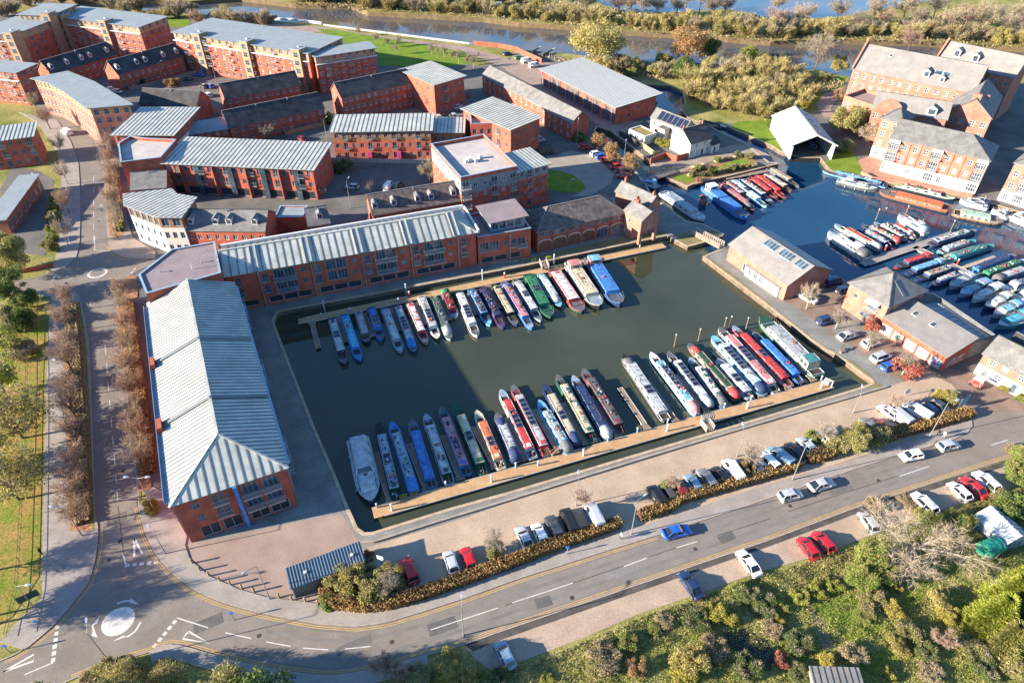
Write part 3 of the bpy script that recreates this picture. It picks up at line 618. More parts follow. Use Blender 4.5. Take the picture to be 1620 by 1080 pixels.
    def flat(s, m, par=0.5, pm=None, cap=None, t=0.3):
        L, D, H = s.L, s.D, s.H; mb = MB(); mb.slab([(0.02, 0.02, H + 0.03), (L - 0.02, 0.02, H + 0.03), (L - 0.02, D - 0.02, H + 0.03), (0.02, D - 0.02, H + 0.03)], 0.2)
        s.roof_o = mb.build('roof', m, s.o)
        if par:
            p = MB(); e = 0.003
            for b in ((-e, -e, L + e, t), (-e, D - t, L + e, D + e), (-e, t, t, D - t), (L - t, t, L + e, D - t)): p.box(b[0], b[1], H - 0.02, b[2], b[3], H + par, 0)
            p.build('parapet', pm or BRICK, s.o); c = MB()
            for b in ((-.05, -.05, L + .05, t + .05), (-.05, D - t - .05, L + .05, D + .05), (-.05, t + .05, t + .05, D - t - .05), (L - t - .05, t + .05, L + .05, D - t - .05)): c.box(b[0], b[1], H + par, b[2], b[3], H + par + 0.06)
            c.build('parapet_capping', cap or STEELB, s.o)
        return s.roof_o
    def done(s): s.wall_mb.build('wall', s.wall_mats, s.o); return s
    # extras --------------------------------------------------------
    def on_roof(s, x, t, face=0):
        """point on roof face: x metres along the eave from its first corner, t 0..1 up the slope"""
        f = s.F[face]; e = (f[1] - f[0]).normalized(); up = ((f[2] + f[3]) / 2 if len(f) > 3 else f[2]) - (f[0] + f[1]) / 2
        up = up - e * up.dot(e); return f[0] + e * (x + 0.35) + up * t, e, up.normalized()
    def rooflight(s, x, t, w=0.9, h=1.2, face=0, name='rooflight', m=None):
        p, e, up = s.on_roof(x, t, face); n = e.cross(up); mb = MB(); a = e * w / 2; b = up * h / 2; c = p + n * 0.12
        mb.loft([[p - a - b, p + a - b, p + a + b, p - a + b], [c - a - b, c + a - b, c + a + b, c - a + b]]); f = mb.build(name, m or FRAMEW, s.roof_o)
        g = MB(); a *= .82; b *= .86; c2 = c + n * 0.012; g.poly([c2 - a - b, c2 + a - b, c2 + a + b, c2 - a + b]); g.build('pane', GLASS, s.roof_o); return f
    def dormer(s, x, t=0.35, w=1.3, h=1.5, face=0, rm=None):
        p, e, up = s.on_roof(x, t, face); u = up.copy(); u.z = 0; u.normalize(); mb = MB(); dl = h / max(0.25, up.z / math.hypot(up.x, up.y)) + 0.2
        a = e * w / 2; z = Vector((0, 0, 1)); b0 = p - z * 0.1
        ring0 = [b0 - a, b0 + a, b0 + a + z * h, b0 + z * (h + w * 0.28), b0 - a + z * h]; ring1 = [v + u * dl for v in ring0]
        mb.loft([ring0, ring1]); d = mb.build('dormer', FRAMEW, s.roof_o if False else s.o, fix=True)
        g = MB(); f = -u * 0.02; a2 = a * .72; g.poly([b0 - a2 + z * .35 + f, b0 + a2 + z * .35 + f, b0 + a2 + z * (h - .12) + f, b0 - a2 + z * (h - .12) + f]); g.build('pane', GLASS, d)
        r = MB(); ov = 0.14; k = [b0 - a * (1 + ov) + z * (h + 0.02) - u * ov, b0 + z * (h + w * 0.28 + 0.09) - u * ov, b0 + a * (1 + ov) + z * (h + 0.02) - u * ov]
        k2 = [v + u * (dl + ov) for v in k]; r.loft([[k[0], k[1], k[2], k[2] + z * .07, k[1] + z * .09, k[0] + z * .07], [k2[0], k2[1], k2[2], k2[2] + z * .07, k2[1] + z * .09, k2[0] + z * .07]]); r.build('dormer_roof', rm or SLATE, d, fix=True)
    def chimney(s, x, y, z0, h=1.4, w=0.7, d=0.5, m=None):
        mb = MB(); mb.box(x - w / 2, y - d / 2, z0, x + w / 2, y + d / 2, z0 + h); mb.box(x - w / 2 - .06, y - d / 2 - .06, z0 + h - .2, x + w / 2 + .06, y + d / 2 + .06, z0 + h - .05)
        for i in (-.2, .2): mb.tube((x + i, y, z0 + h), (x + i, y, z0 + h + .35), 0.1, 0.08, 8)
        mb.build('chimney', m or BRICK3, s.o)
    def pipe(s, w, x, z0=0.0, z1=None, r=0.09, m=None):
        o0, t, n, _ = s.frame(w); p = o0 + t * x + n * (r + 0.03); mb = MB(); mb.tube((p.x, p.y, z0), (p.x, p.y, (z1 or s.H) - 0.05), r, r, 6); z1 = z1 or s.H; mb.box(p.x - .16, p.y - .16, z1 - .3, p.x + .16, p.y + .16, z1 - .02); mb.build('downpipe', m or PEBBLE, s.o)
    def boxpart(s, name, b, m, child=None): mb = MB(); mb.box(*b); return mb.build(name, m, child or s.o)

def clip_poly(poly, e, lo, hi):
    """part of a planar polygon with lo <= p.e <= hi"""
    for sgn, lim in ((1, lo), (-1, -hi)):
        out = []
        for i in range(len(poly)):
            a, b = poly[i], poly[(i + 1) % len(poly)]; da, db = sgn * a.dot(e) - lim, sgn * b.dot(e) - lim
            if da >= 0: out.append(a)
            if (da > 0 > db) or (da < 0 < db): out.append(a.lerp(b, da / (da - db)))
        poly = out
        if len(poly) < 3: return None
    return poly
def panels(parent, f, w, m, sm, rib=0.09):
    """standing-seam panels, each its own piece with the upstand along one edge"""
    e = (f[1] - f[0]).normalized(); up = f[2] - f[0]; up = (up - e * up.dot(e)).normalized(); n = e.cross(up)
    lo = min(p.dot(e) for p in f); hi = max(p.dot(e) for p in f); k = max(1, round((hi - lo) / w)); w = (hi - lo) / k
    for i in range(k):
        a = lo + i * w
        pl = clip_poly(f, e, a + 0.012, a + w - 0.012)
        if not pl: continue
        mb = MB(); t = n * 0.035
        mb.f.append(tuple(range(len(pl)))); mb.v += [tuple(p + t) for p in pl]; mb.m.append(0)
        kx = len(pl)
        mb.v += [tuple(p) for p in pl]
        for j in range(kx): l = (j + 1) % kx; mb.f.append((j, kx + j, kx + l, l)); mb.m.append(0)
        c = a + 0.012 + rib * .8
        st = [p for p in (clip_poly(f, e, c - 0.001, c + 0.001) or [])]
        if st:
            u0 = min(p.dot(up) for p in st); u1 = max(p.dot(up) for p in st); base = st[0] - up * st[0].dot(up)
            if u1 - u0 > 0.3: mb.obox(base + up * (u0 + .02), base + up * (u1 - .02), rib, 0.09, 1, up=n, lift=0.02)
        mb.build('roof_panel', [m, sm], parent)

def poly_block(name, label, pts_px, H, wall_m, roof_m, par=0.5, pm=None, over=0.0, bands=(), rows=(), cat='building', seam=0.0, zroof=None):
    """flat-roofed block on a free-form plan; rows: (edge index, z, n, w, h, style)"""
    P = [G(p, H) for p in pts_px]
    if area2(P) < 0: P.reverse()
    c = sum(P, Vector()) / len(P); o = thing(name, label, cat, (c.x, c.y, 0)); L = [Vector((p.x - c.x, p.y - c.y, 0)) for p in P]; n = len(L)
    mats = [wall_m] + [b for _, b in bands]; zs = [0] + [z for z, _ in bands] + [H]; wb = MB(); ops = {}
    for (ei, z, k, w, h, st) in rows:
        a, b = L[ei], L[(ei + 1) % n]; ln = (b - a).length; t = (b - a).normalized(); nn = Vector((t.y, -t.x, 0)); rz = math.atan2(t.y, t.x)
        for i in range(k):
            x = ln * (i + .5) / k
            if w > ln / k - 0.2: continue
            ops.setdefault(ei, []).append((x, z, w, h)); p = a + t * x - nn * 0.10; fm, pm_ = window_meshes(w, h, st); f = link('window', fm, o, (p.x, p.y, z), rz); link('pane', pm_, f)
    for i in range(n):
        a, b = L[i], L[(i + 1) % n]; ln = (b - a).length; t = (b - a).normalized(); nn = Vector((t.y, -t.x, 0)); op = ops.get(i, [])
        xs = sorted({0.0, ln} | {x - w / 2 for x, z, w, h in op} | {x + w / 2 for x, z, w, h in op}); zz = sorted(set(zs) | {z for x, z, w, h in op} | {z + h for x, z, w, h in op})
        def Q(x, z, d=0.0): p = a + t * x - nn * d; return (p.x, p.y, z)
        for k in range(len(zz) - 1):
            zc = (zz[k] + zz[k + 1]) / 2; mi = sum(1 for bz, _ in bands if zc > bz)
            for j in range(len(xs) - 1):
                xc = (xs[j] + xs[j + 1]) / 2
                if any(abs(xc - x) < w / 2 and z < zc < z + h for x, z, w, h in op): mb_d = 0.22
                else: mb_d = 0.0
                wb.poly([Q(xs[j], zz[k], mb_d), Q(xs[j + 1], zz[k], mb_d), Q(xs[j + 1], zz[k + 1], mb_d), Q(xs[j], zz[k + 1], mb_d)], mi)
        for x, z, w, h in op:
            e = [(x - w / 2, z), (x + w / 2, z), (x + w / 2, z + h), (x - w / 2, z + h)]
            for k in range(4): wb.poly([Q(*e[(k + 1) % 4]), Q(*e[k]), Q(*e[k], 0.22), Q(*e[(k + 1) % 4], 0.22)], 0)
    wb.build('wall', mats, o)
    def off(d):
        r = []
        for i in range(n):
            a, b, c2 = L[i - 1], L[i], L[(i + 1) % n]; t1 = (b - a).normalized(); t2 = (c2 - b).normalized(); nn = Vector((t1.y, -t1.x, 0)) + Vector((t2.y, -t2.x, 0)); r.append(b + nn * (d / max(.5, nn.length_squared / 2)))
        return r
    rp = off(over if over else -0.02); rb = MB(); rb.slab([(p.x, p.y, H + 0.04 + (zroof(p) if zroof else 0)) for p in rp], 0.25, 0, 1); ro = rb.build('roof', [roof_m, SEAM], o)
    if seam:
        f = [Vector((p.x, p.y, H + 0.04 + (zroof(p) if zroof else 0))) for p in rp]; panels(ro, f, seam, roof_m, SEAM)
    if par:
        pb = MB(); po, pi_ = off(0.004), off(-0.3); co, ci = off(0.06), off(-0.36); cb = MB()
        for i in range(n):
            j = (i + 1) % n
            pb.loft([[(p.x, p.y, H - .02), (r.x, r.y, H - .02), (r.x, r.y, H + par), (p.x, p.y, H + par)] for p, r in ((po[i], pi_[i]), (po[j], pi_[j]))])
            cb.loft([[(p.x, p.y, H + par), (r.x, r.y, H + par), (r.x, r.y, H + par + .07), (p.x, p.y, H + par + .07)] for p, r in ((co[i], ci[i]), (co[j], ci[j]))])
        pb.build('parapet', pm or BRICK, o, fix=True); cb.build('parapet_capping', STEELB, o, fix=True)
    return o, L

# ------------------------------------------------------------------ the waterside blocks
def waterside_bay(b, w, x0, x1, recess=False):
    """one bay of the quay elevation: french windows left, glazed balconies in the middle, small windows right, grilles below"""
    c = (x0 + x1) / 2; Wd = x1 - x0
    for z in (3.3, 6.1):
        b.win(w, x0 + Wd * 0.13, z, 1.15, 2.0, 'b2', balc=0.35)
        b.win(w, x0 + Wd * 0.86, z + 0.7, 1.0, 1.1, 'b2x')
        for k in (-1, 1): b.win(w, c - Wd * 0.0 + k * 1.12, z - 0.05, 2.1, 2.35, 's3', balc=0.0 if recess else 1.15, light=0.5)
    for k in (-1, 0, 1): b.win(w, c + Wd * 0.02 + k * Wd * 0.285, 0.55, Wd * 0.265, 1.55, 'g1', 'garage_grille')
    b.pipe(w, x0 + 0.25, r=0.12, m=PEBBLE)

b = Building('waterside_block', 'long red brick block with ribbed pale hipped roof beside the tree-lined avenue', (272, 796), (450.6, 737), (350, 452), 9.4, cat='apartment block')
L, D = b.L, b.D
for z in (3.4, 6.2):
    b.win('f', 2.6, z + 0.6, 1.1, 1.2, 'b2x'); b.win('f', 5.8, z, 1.9, 2.1, 'b2', balc=0.4)
    b.win('f', 10.2, z, 2.2, 2.3, 's3', balc=1.1); b.win('f', 13.1, z, 2.2, 2.3, 's3', balc=1.1)
for x in (3.2, 6.4, 10.4, 13.4): b.win('f', x, 0.25, 2.7, 2.3, 'g2', 'undercroft_opening')
for k in range(5): waterside_bay(b, 'r', 1.0 + k * 10.3, 1.0 + (k + 1) * 10.3, k % 2 == 1)
for z in (3.6, 6.4): b.row('l', z, 14, 1.0, 1.5, 'b2x')
b.walls(BRICK)
b.roof('hip', 3.0, METAL, 0.45, axis='y', hipl=1.0, hipr=0.0, seam=[0.85, 0.85, 1.3], rib=0.16); b.done()
for y in (16.5, 33.0):      # cross gutters that divide the roof and the little brick upstands on the avenue side
    for sgn in (-1, 1):
        mb = MB(); x1 = L / 2 + sgn * (L / 2 + .4); mb.obox((L / 2, y, 12.42), (x1, y, 9.36), 0.7, 0.16, lift=0.02); mb.build('cross_gutter', SEAM, b.roof_o)
    b.boxpart('brick_upstand', (-0.75, y - 1.2, 8.4, -0.05, y + 1.2, 10.3), BRICK)
b.boxpart('box_gutter', (-1.0, 0.6, 8.9, -0.46, D - 1, 9.15), STEELB); b.boxpart('walkway_rail', (-1.05, 0.6, 9.15, -0.98, D - 1, 9.6), PEBBLE)
b.boxpart('box_gutter', (L + 0.46, 0.6, 9.0, L + 0.8, D - 1, 9.2), STEELB)
mb = MB(); mb.obox((8.3, -0.35, 0), (8.3, -0.35, 9.2), 0.5, 0.5); mb.build('blue_stair_post', paint((0.03, 0.20, 0.55)), b.o)
WEST = b

o, Lp = poly_block('corner_block', 'flat purple-grey roofed brick corner block at the street junction', [(232, 466), (350, 433), (340, 384), (272, 396), (220, 436)], 11.6, BRICK, FELT, 0.25, rows=[(0, 7.6, 4, 1.1, 1.3, 'b2x'), (4, 7.5, 3, 1.0, 1.4, 'b2'), (4, 4.5, 3, 1.0, 1.4, 'b2')])
mb = MB(); mb.tube((3, -1, 11.7), (3, -1, 12.9), 0.06); mb.tube((3, -1, 12.9), (5.5, 2.5, 13.2), 0.05); mb.build('roof_mast', FRAMEW, o)
for (x, y) in ((-3, -2.2), (4, 1.5), (6.5, 3)): mb = MB(); mb.tube((x, y, 11.65), (x, y, 12.2), 0.1); mb.box(x - .2, y - .2, 12.2, x + .2, y + .2, 12.3); mb.build('vent', PEBBLE, o)

b = Building('waterside_block', 'long red brick block with pale ribbed roof along the north quay', (355, 436), (752.6, 366), (729, 331), 9.2, cat='apartment block')
x0 = 6.2; bw = (b.L - x0) / 4.42
b.win('f', 2.2, 3.3, 1.15, 2.0, 'b2', balc=0.3); b.win('f', 2.2, 6.1, 1.15, 2.0, 'b2', balc=0.3); b.win('f', 3.3, 0.55, 3.6, 1.55, 'g1', 'garage_grille')
for k in range(5):
    if k < 4: waterside_bay(b, 'f', x0 + k * bw, x0 + (k + 1) * bw, k in (1,))
    else:
        b.pipe('f', x0 + 4 * bw + 0.25, r=0.12); b.win('f', x0 + 4 * bw + 1.6, 3.3, 1.15, 2.0, 'b2', balc=.35); b.win('f', x0 + 4 * bw + 1.6, 6.1, 1.15, 2.0, 'b2', balc=.35)
b.walls(BRICK); b.roof('hip', 2.7, METAL, 0.4, hipl=0.0, hipr=1.0, seam=[1.55, 1.55, 1.2], rib=0.22); b.done()
for k in range(5):
    x = x0 + k * bw
    mb = MB(); mb.obox((x, -0.4, 9.12), (x, b.D / 2, 11.92), 1.0, 0.10, lift=0.05); mb.build('roof_valley', METALB, b.roof_o)
    mb = MB(); mb.obox((x - .62, -0.4, 9.12), (x - .62, b.D / 2, 11.92), 0.2, 0.28, lift=0.04); mb.obox((x + .62, -0.4, 9.12), (x + .62, b.D / 2, 11.92), 0.2, 0.28, lift=0.04); mb.build('valley_upstand', METAL, b.roof_o)
b.boxpart('rear_parapet', (-0.4, b.D + 0.4, 9.0, b.L + 0.4, b.D + 0.9, 9.9), FRAMEW); b.boxpart('end_parapet', (b.L + 0.4, -0.4, 8.9, b.L + 0.8, b.D + 0.9, 9.7), FRAMEW)
NORTH = b; NL = b.L

b = Building('waterside_block', 'red brick terrace-topped block with a glazed penthouse on the north quay', (756, 379), (840, 364.5), None, 7.2, D=11.0, cat='apartment block')
for k in (0, 1): b.win('f', 1.5 + k * 2.4, 3.4, 2.2, 2.6, 's3', balc=0.0)
b.win('f', 6.6, 4.3, 1.0, 1.2, 'b2x'); b.win('f', 8.6, 3.7, 1.2, 2.0, 'b2', balc=.35); b.win('f', 10.6, 3.5, 1.9, 2.3, 's2', balc=.9)
for k in (0, 1, 2): b.win('f', 2.2 + k * 3.3, 0.55, 3.0, 1.55, 'g1', 'garage_grille')
b.pipe('f', 7.7, r=.12); b.walls(BRICK); b.flat(FELT, 0.6); b.done()
p = Building('glazed_penthouse', 'flat-roofed glazed penthouse on the brick terrace block by the north quay', (776, 351), (831, 340), (757.8, 328), 10.3, cat='penthouse')
p.o.location.z = 0
for x in range(4): p.win('f', 1.1 + x * 1.9, 7.9, 1.6, 2.1, 's2')
p.walls(GREYCLAD); p.roof('mono', 0.15, FELT, 0.7); p.done()

b = Building('canal_warehouse', 'brick warehouse with arched brown doors and mossy slate hipped roof', q(7, 195, 408), q(7, 728, 288), q(7, 118, 292), 6.0, cat='warehouse')
nb = 6
for k in range(nb):
    c = b.L * (k + .5) / nb; wd = b.L / nb
    b.win('f', c, 0.12, wd * .78, 2.5, 'd2' if k < 4 else 'b3', 'arched_door')
    b.win('f', c - wd * .2, 4.0, wd * .34, 1.3, 'b2'); b.win('f', c + wd * .2, 4.0, wd * .34, 1.3, 'b2')
b.walls(BRICK); b.roof('hip', 3.1, SLATEM, 0.4); b.done()
for k in range(nb):
    c = b.L * (k + .5) / nb; r = b.L / nb * .42; mb = MB(); prev = None
    for i in range(13):
        t = math.pi * i / 12; pt = Vector((c - r * math.cos(t), -0.05, 2.55 + 0.75 * math.sin(t)))
        if prev is not None: mb.obox(prev, pt, 0.16, 0.14, up=(0, -1, 0))
        prev = pt
    mb.build('arch_trim', WHITEP, b.o)
    mb = MB(); mb.box(b.L * k / nb + .05, -0.12, 0, b.L * k / nb + .45, -0.01, 5.6); mb.build('brick_pier', BRICK3, b.o)

for (nm, lab, A, B_, C, H, rs) in (('hoist_house', 'brick gabled hoist house standing on pillars over the quay', q(7, 830, 345), q(7, 938, 312), q(7, 735, 272), 6.8, 1.9),
                                ('hoist_house', 'rear brick gabled house with chimney beside the hoist house', q(7, 873, 252), q(7, 946, 216), q(7, 757, 122), 7.0, 2.0)):
    b = Building(nm, lab, A, B_, C, H, cat='house')
    if 'pillars' in lab: b.o.location += Vector((-math.sin(b.rz), math.cos(b.rz), 0)) * 3.3; b.D -= 3.3
    b.row('l', 4.2, 4, 0.7, 0.9, 'w1'); b.win('f', b.L / 2, 4.0, 0.9, 1.8, 'w2x'); b.row('l', 1.0, 3, 0.7, 1.0, 'w1', 0, .6)
    b.walls(BRICK2); b.roof('gable', rs, SLATE, 0.3, axis='y'); b.done()
    b.chimney(b.L / 2, b.D - 1.0, H + rs - .6, 1.8); b.chimney(b.L / 2, 0.6 if 'rear' in lab else b.D * .5, H + rs - .6, 1.3)
    if 'pillars' in lab:
        for x in (0.4, b.L - 0.4): b.boxpart('pillar', (x - .35, -3.2, 0, x + .35, -2.5, 3.4), BRICK2)
        b.boxpart('overhang', (0.0, -3.3, 3.4, b.L, -0.004, 6.75), BRICK2)
        mb = MB(); mb.slab([(-.3, -3.6, 6.65), (b.L / 2, -3.6, 8.72), (b.L / 2, -.3, 8.72), (-.3, -.3, 6.65)], .15); mb.slab([(b.L / 2, -3.6, 8.72), (b.L + .3, -3.6, 6.65), (b.L + .3, -.3, 6.65), (b.L / 2, -.3, 8.72)], .15); mb.build('overhang_roof', SLATE, b.o)
        mb = MB(); mb.poly([(0, -3.29, 6.75), (b.L, -3.29, 6.75), (b.L / 2, -3.29, 8.6)]); mb.build('overhang_gable', BRICK2, b.o)
        fm, pm = window_meshes(0.9, 1.8, 'w2x'); f = link('window', fm, b.o, (b.L / 2, -3.28, 4.3)); link('pane', pm, f, (0, -0.06, 0))

b = Building('dry_dock_shed', 'long slate-roofed pale brick shed with rooflights between the basins', (1155, 386), (1246.7, 449.3), (1312.8, 424.6), 4.4, cat='workshop')
b.win('f', 6.0, 0.1, 1.6, 2.2, 'w2', 'door'); b.row('l', 1.6, 3, 1.0, 1.2, 'w2'); b.walls(BRICK2, [(0.1, BRICK2)]); b.roof('gable', 3.0, SLATEL, 0.35); b.done()
for k in range(13):
    if k in (4, 9): continue
    b.rooflight(b.L * .33 + k * 0.95, 0.80, 0.8, 2.2, 0, m=STEELB)
mb = MB(); f = b.F[1]; mb.slab([v + Vector((0, 0, .06)) for v in f], .05); mb.build('sheet_roof', METALB, b.roof_o)
c = Building('glazed_lean_to', 'white glazed lean-to along the front of the long slate shed', q(7, 1472, 617), q(8, 128, 752), None, 2.6, D=3.2, cat='conservatory')
c.row('f', 0.5, 12, 0.95, 1.75, 'w2'); c.walls(WHITEP); c.roof('mono', 0.9, SLATEL, 0.25); c.done()

b = Building('basin_office', 'pale brick office with pyramid slate roof and blue canopies by the yard', (1346.5, 445), (1407, 481.7), (1469.6, 459.6), 6.8, cat='office')
b.win('f', b.L * .22, 3.9, 0.8, 0.9, 'b1'); b.win('f', b.L * .68, 3.7, 2.2, 1.7, 's3', balc=.3); b.win('f', b.L * .68, 0.1, 2.2, 2.1, 's3', 'door'); b.row('r', 3.8, 3, 1.0, 1.2, 'b2')
b.walls(BRICK2); b.roof('hip', 3.3, SLATE, 0.5); b.done()
for z in (2.45, 5.6): mb = MB(); x = b.L * .68; mb.slab([(x - 1.5, -1.3, z - .3), (x + 1.5, -1.3, z - .3), (x + 1.5, -.02, z + .25), (x - 1.5, -.02, z + .25)], .08); mb.build('canopy', METALB, b.o)
b.rooflight(5.0, .45, 0.8, 3.6, 2, m=SEAM)

b = Building('yard_workshop', 'low grey-roofed brick workshop with painted murals facing the yard', (1399.6, 501), (1498, 563.7), (1532, 540), 3.9, cat='workshop')
for k in range(5): b.win('f', b.L * (k + .5) / 5, 0.2, 2.6, 2.6, 'd2', 'painted_door')
b.walls(BRICK); b.roof('mono', 1.7, SLATEL, 0.3); b.done()
for x in (3.0, 7.0): b.rooflight(x, .62, 1.1, 1.4)
for k, cl in enumerate(((0.75, 0.72, 0.68), (0.55, 0.16, 0.10), (0.72, 0.70, 0.66), (0.70, 0.66, 0.60), (0.10, 0.35, 0.42))):
    mb = MB(); c = b.L * (k + .5) / 5; mb.box(c - 1.2, -0.06, 0.4, c + 1.1, -0.025, 2.5); mb.box(c - .6, -0.075, 0.8, c + .3, -0.062, 2.0, 1); mb.build('mural', [mat('mural_%d' % k, cl, 0.8, col2=(0.60, 0.50, 0.45), scale=1.4), mat('mural_spot_%d' % k, (cl[2], cl[0] * .5, cl[1]), 0.8, col2=(0.15, 0.2, 0.25), scale=2.5)], b.o)
mb = MB(); mb.box(b.L + 0.02, 1.5, 0.5, b.L + 0.06, 6.5, 2.4); mb.build('mural', mat('mural_end', (0.07, 0.06, 0.07), 0.8, col2=(0.65, 0.45, 0.42), scale=1.1), b.o)
c = Building('metal_boat_shed', 'blue-white corrugated boat shed roof behind the mural workshop', (1449, 482), (1533, 541.5), (1578, 531), 4.6, cat='shed')
c.walls(GREYCLAD); c.roof('mono', -1.0, METALB, 0.2, seam=1.3, rib=.12); c.done()
for k in range(16): c.rooflight(c.L * (k + .7) / 16.5, .86, 0.9, 1.1, m=FRAMEW)

b = Building('yard_cottage', 'row of brick and white-fronted cottages by the car park entrance', q(12, 1380, 108), (1690, 628), None, 5.0, D=7.0, cat='house')
for k in range(3):
    b.win('f', 1.7 + k * 5.2, 0.1, 0.95, 2.0, 'b1', 'blue_door'); b.win('f', 3.9 + k * 5.2, 0.9, 1.2, 1.2, 'w2x'); b.win('f', 2.0 + k * 5.2, 3.2, 1.1, 1.2, 'w2x'); b.win('f', 4.2 + k * 5.2, 3.2, 1.1, 1.2, 'w2x')
b.walls(WHITEP, [(2.5, BRICK2)]); b.roof('gable', 2.6, SLATE, 0.3); b.done(); b.chimney(5.5, b.D / 2, 7.2)
b = Building('yard_cottage', 'brick outhouse with dark slate roof behind the white-fronted cottages', q(12, 1500, 75), q(12, 1720, 190), None, 4.5, D=6.0, cat='house'); b.walls(BRICK); b.roof('gable', 2.3, SLATED, .25); b.done()

# boathouse over the dock: a tunnel of white sheet with an open water gate
b = Building('boathouse', 'white sheet-roofed boathouse open over its dock', q(4, 210, 882), q(4, 470, 886), q(4, 40, 705), 4.6, cat='boathouse')
mb = MB()
for x in (0, b.L): mb.box(x - .12, 0.1, 0, x + .12, b.D, 4.6)
mb.box(.12, b.D - .2, 0, b.L - .12, b.D, 4.6); mb.poly([(b.L, b.D, 4.6), (0, b.D, 4.6), (b.L / 2, b.D, 7.6)]); s_ = b; b.wall_mb, b.wall_mats = mb, [mat('grey_white_boards', (0.32, 0.32, 0.31), .8, var=.12)]
b.roof('gable', 3.0, METALW, .5, axis='y', gable=False, seam=[1.8, 1.8], rib=.06, seam_m=METALW); b.done()
for k in range(5): b.rooflight(1.4 + k * (b.D - 2) / 4.5, .55, 1.2, 1.6, 0 if False else 0, m=SLATE)
for x in (0.15, b.L - .15): b.boxpart('gate_post', (x - .2, -.15, 0, x + .2, .1, 4.7), WHITEP)
fr = MB(); fr.obox((-.5, -.5, 4.35), (b.L / 2, -.5, 7.5), .12, .4); fr.obox((b.L / 2, -.5, 7.5), (b.L + .5, -.5, 4.35), .12, .4); fr.build('barge_board', WHITEP, b.o)
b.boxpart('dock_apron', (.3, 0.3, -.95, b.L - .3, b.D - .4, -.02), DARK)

# ------------------------------------------------------------------ red apartments on the right
AP = 'apartment block'
def sash_rows(b, w, n, zs, style='w2x', ww=1.1, h=1.5, a=0.0, e=1.0):
    for z in zs: b.row(w, z, n, ww, h, style, a, e)
b = Building('riverside_apartments', 'big pink brick apartment range with huge grey tiled roof and end gable', q(4, 580, 415), q(4, 1310, 562), None, 13.0, D=17, cat=AP)
sash_rows(b, 'f', 13, (1.0, 4.0, 7.0, 10.0)); sash_rows(b, 'l', 4, (1, 4, 7, 10)); b.walls(BRICK2); b.roof('gable', 6.0, SLATEL, .4); b.done()
mb = MB(); mb.obox((-.2, -.5, 12.8), (-.2, b.D / 2, 19.4), .6, .5); mb.obox((-.2, b.D / 2, 19.4), (-.2, b.D + .5, 12.8), .6, .5); mb.build('gable_coping', BRICK2, b.o)
b.chimney(-.2, b.D / 2, 19.2, 1.6, m=BRICK2); b.rooflight(9, .72, 1, 1.2); b.rooflight(25, .45, 2.4, 1.6, m=STEELB); b.rooflight(27.4, .45, 2.4, 1.6, m=STEELB); b.dormer(22, .22, 1.8, 2, rm=SLATEL); b.dormer(27, .15, 1.4, 1.6, rm=SLATEL)
b = Building('riverside_apartments', 'pink brick apartment range beyond the big grey roof, nearest the river', q(4, 1085, 365), q(4, 1560, 470), None, 14.5, D=13, cat=AP); sash_rows(b, 'f', 8, (8, 11)); b.walls(BRICK2); b.roof('gable', 5, SLATEL, .4); b.done()
mb = MB(); mb.obox((-.2, -.5, 14.3), (-.2, b.D / 2, 19.9), .6, .5); mb.build('gable_coping', BRICK2, b.o); b.dormer(5, .35, 2, 2.2, rm=SLATEL); b.dormer(11, .3, 2, 2.2, rm=SLATEL)
b = Building('riverside_apartments', 'lower pink brick range with curved and pointed gables behind the corner tower', q(4, 700, 655), q(4, 1150, 725), None, 10.5, D=9, cat=AP)
sash_rows(b, 'f', 8, (1.2, 4.2, 7.4), ww=1.3); sash_rows(b, 'l', 3, (1.2, 4.2, 7.4)); b.walls(BRICK2); b.roof('gable', 3.6, SLATEL, .35); b.done(); b.dormer(b.L * .78, .12, 2.6, 2.0, rm=SLATEL)
mb = MB(); n = 16; pr = [(b.L * .22 + 4.0 * (i / n - .5) * 2, 10.3 + 3.4 * (math.cos((i / n - .5) * math.pi) ** .6 if 0 < i < n else 0)) for i in range(n + 1)]
mb.loft([[(x, -.36, z) for x, z in pr] + [(pr[-1][0], -.36, 9.6), (pr[0][0], -.36, 9.6)], [(x, -.06, z) for x, z in pr] + [(pr[-1][0], -.06, 9.6), (pr[0][0], -.06, 9.6)]]); mb.build('curved_gable', BRICK2, b.o)
b = Building('riverside_apartments', 'pink brick west return wing with roof terrace and garden pots', q(4, 520, 600), q(4, 700, 660), None, 9.5, D=11, cat=AP)
sash_rows(b, 'f', 3, (1.2, 4.2, 7.0)); sash_rows(b, 'l', 3, (1.2, 4.2, 7)); b.walls(BRICK2); b.flat(PLAZA, .9, BRICK2, cap=BRICK2); b.done()
b = Building('riverside_apartments', 'pink brick wing with pointed gable front and blue-shaded slate side', q(4, 1160, 668), q(4, 1425, 720), q(4, 1585, 605), 11.0, cat=AP)
sash_rows(b, 'f', 4, (1.2, 4.2, 7.6), ww=1.4); sash_rows(b, 'r', 12, (1.2, 4.2, 7.4), ww=1.0); b.walls(BRICK2); b.roof('gable', 4.6, SLATE, .35, axis='y'); b.done(); b.chimney(b.L / 2, 1.0, 14.6, 2.0, 2.2, 1.0, BRICK2); b.chimney(b.L * .72, b.D * .35, 13.0, 1.6, m=BRICK2)
b = Building('riverside_apartments', 'front pink and white apartment block with balconies and hipped slate roof on the wharf', q(4, 812, 838), q(4, 1415, 977), q(4, 1482, 885), 10.2, cat=AP)
for k in range(9):
    x = b.L * (k + .5) / 9
    for z in (0.6, 3.9, 7.1):
        if k in (0, 4, 8): b.win('f', x, z, 2.4, 2.2, 'w4x', balc=1.0 if z > 1 else 0, light=.1)
        else: b.win('f', x, z + .3, 1.15, 1.5, 'w2x')
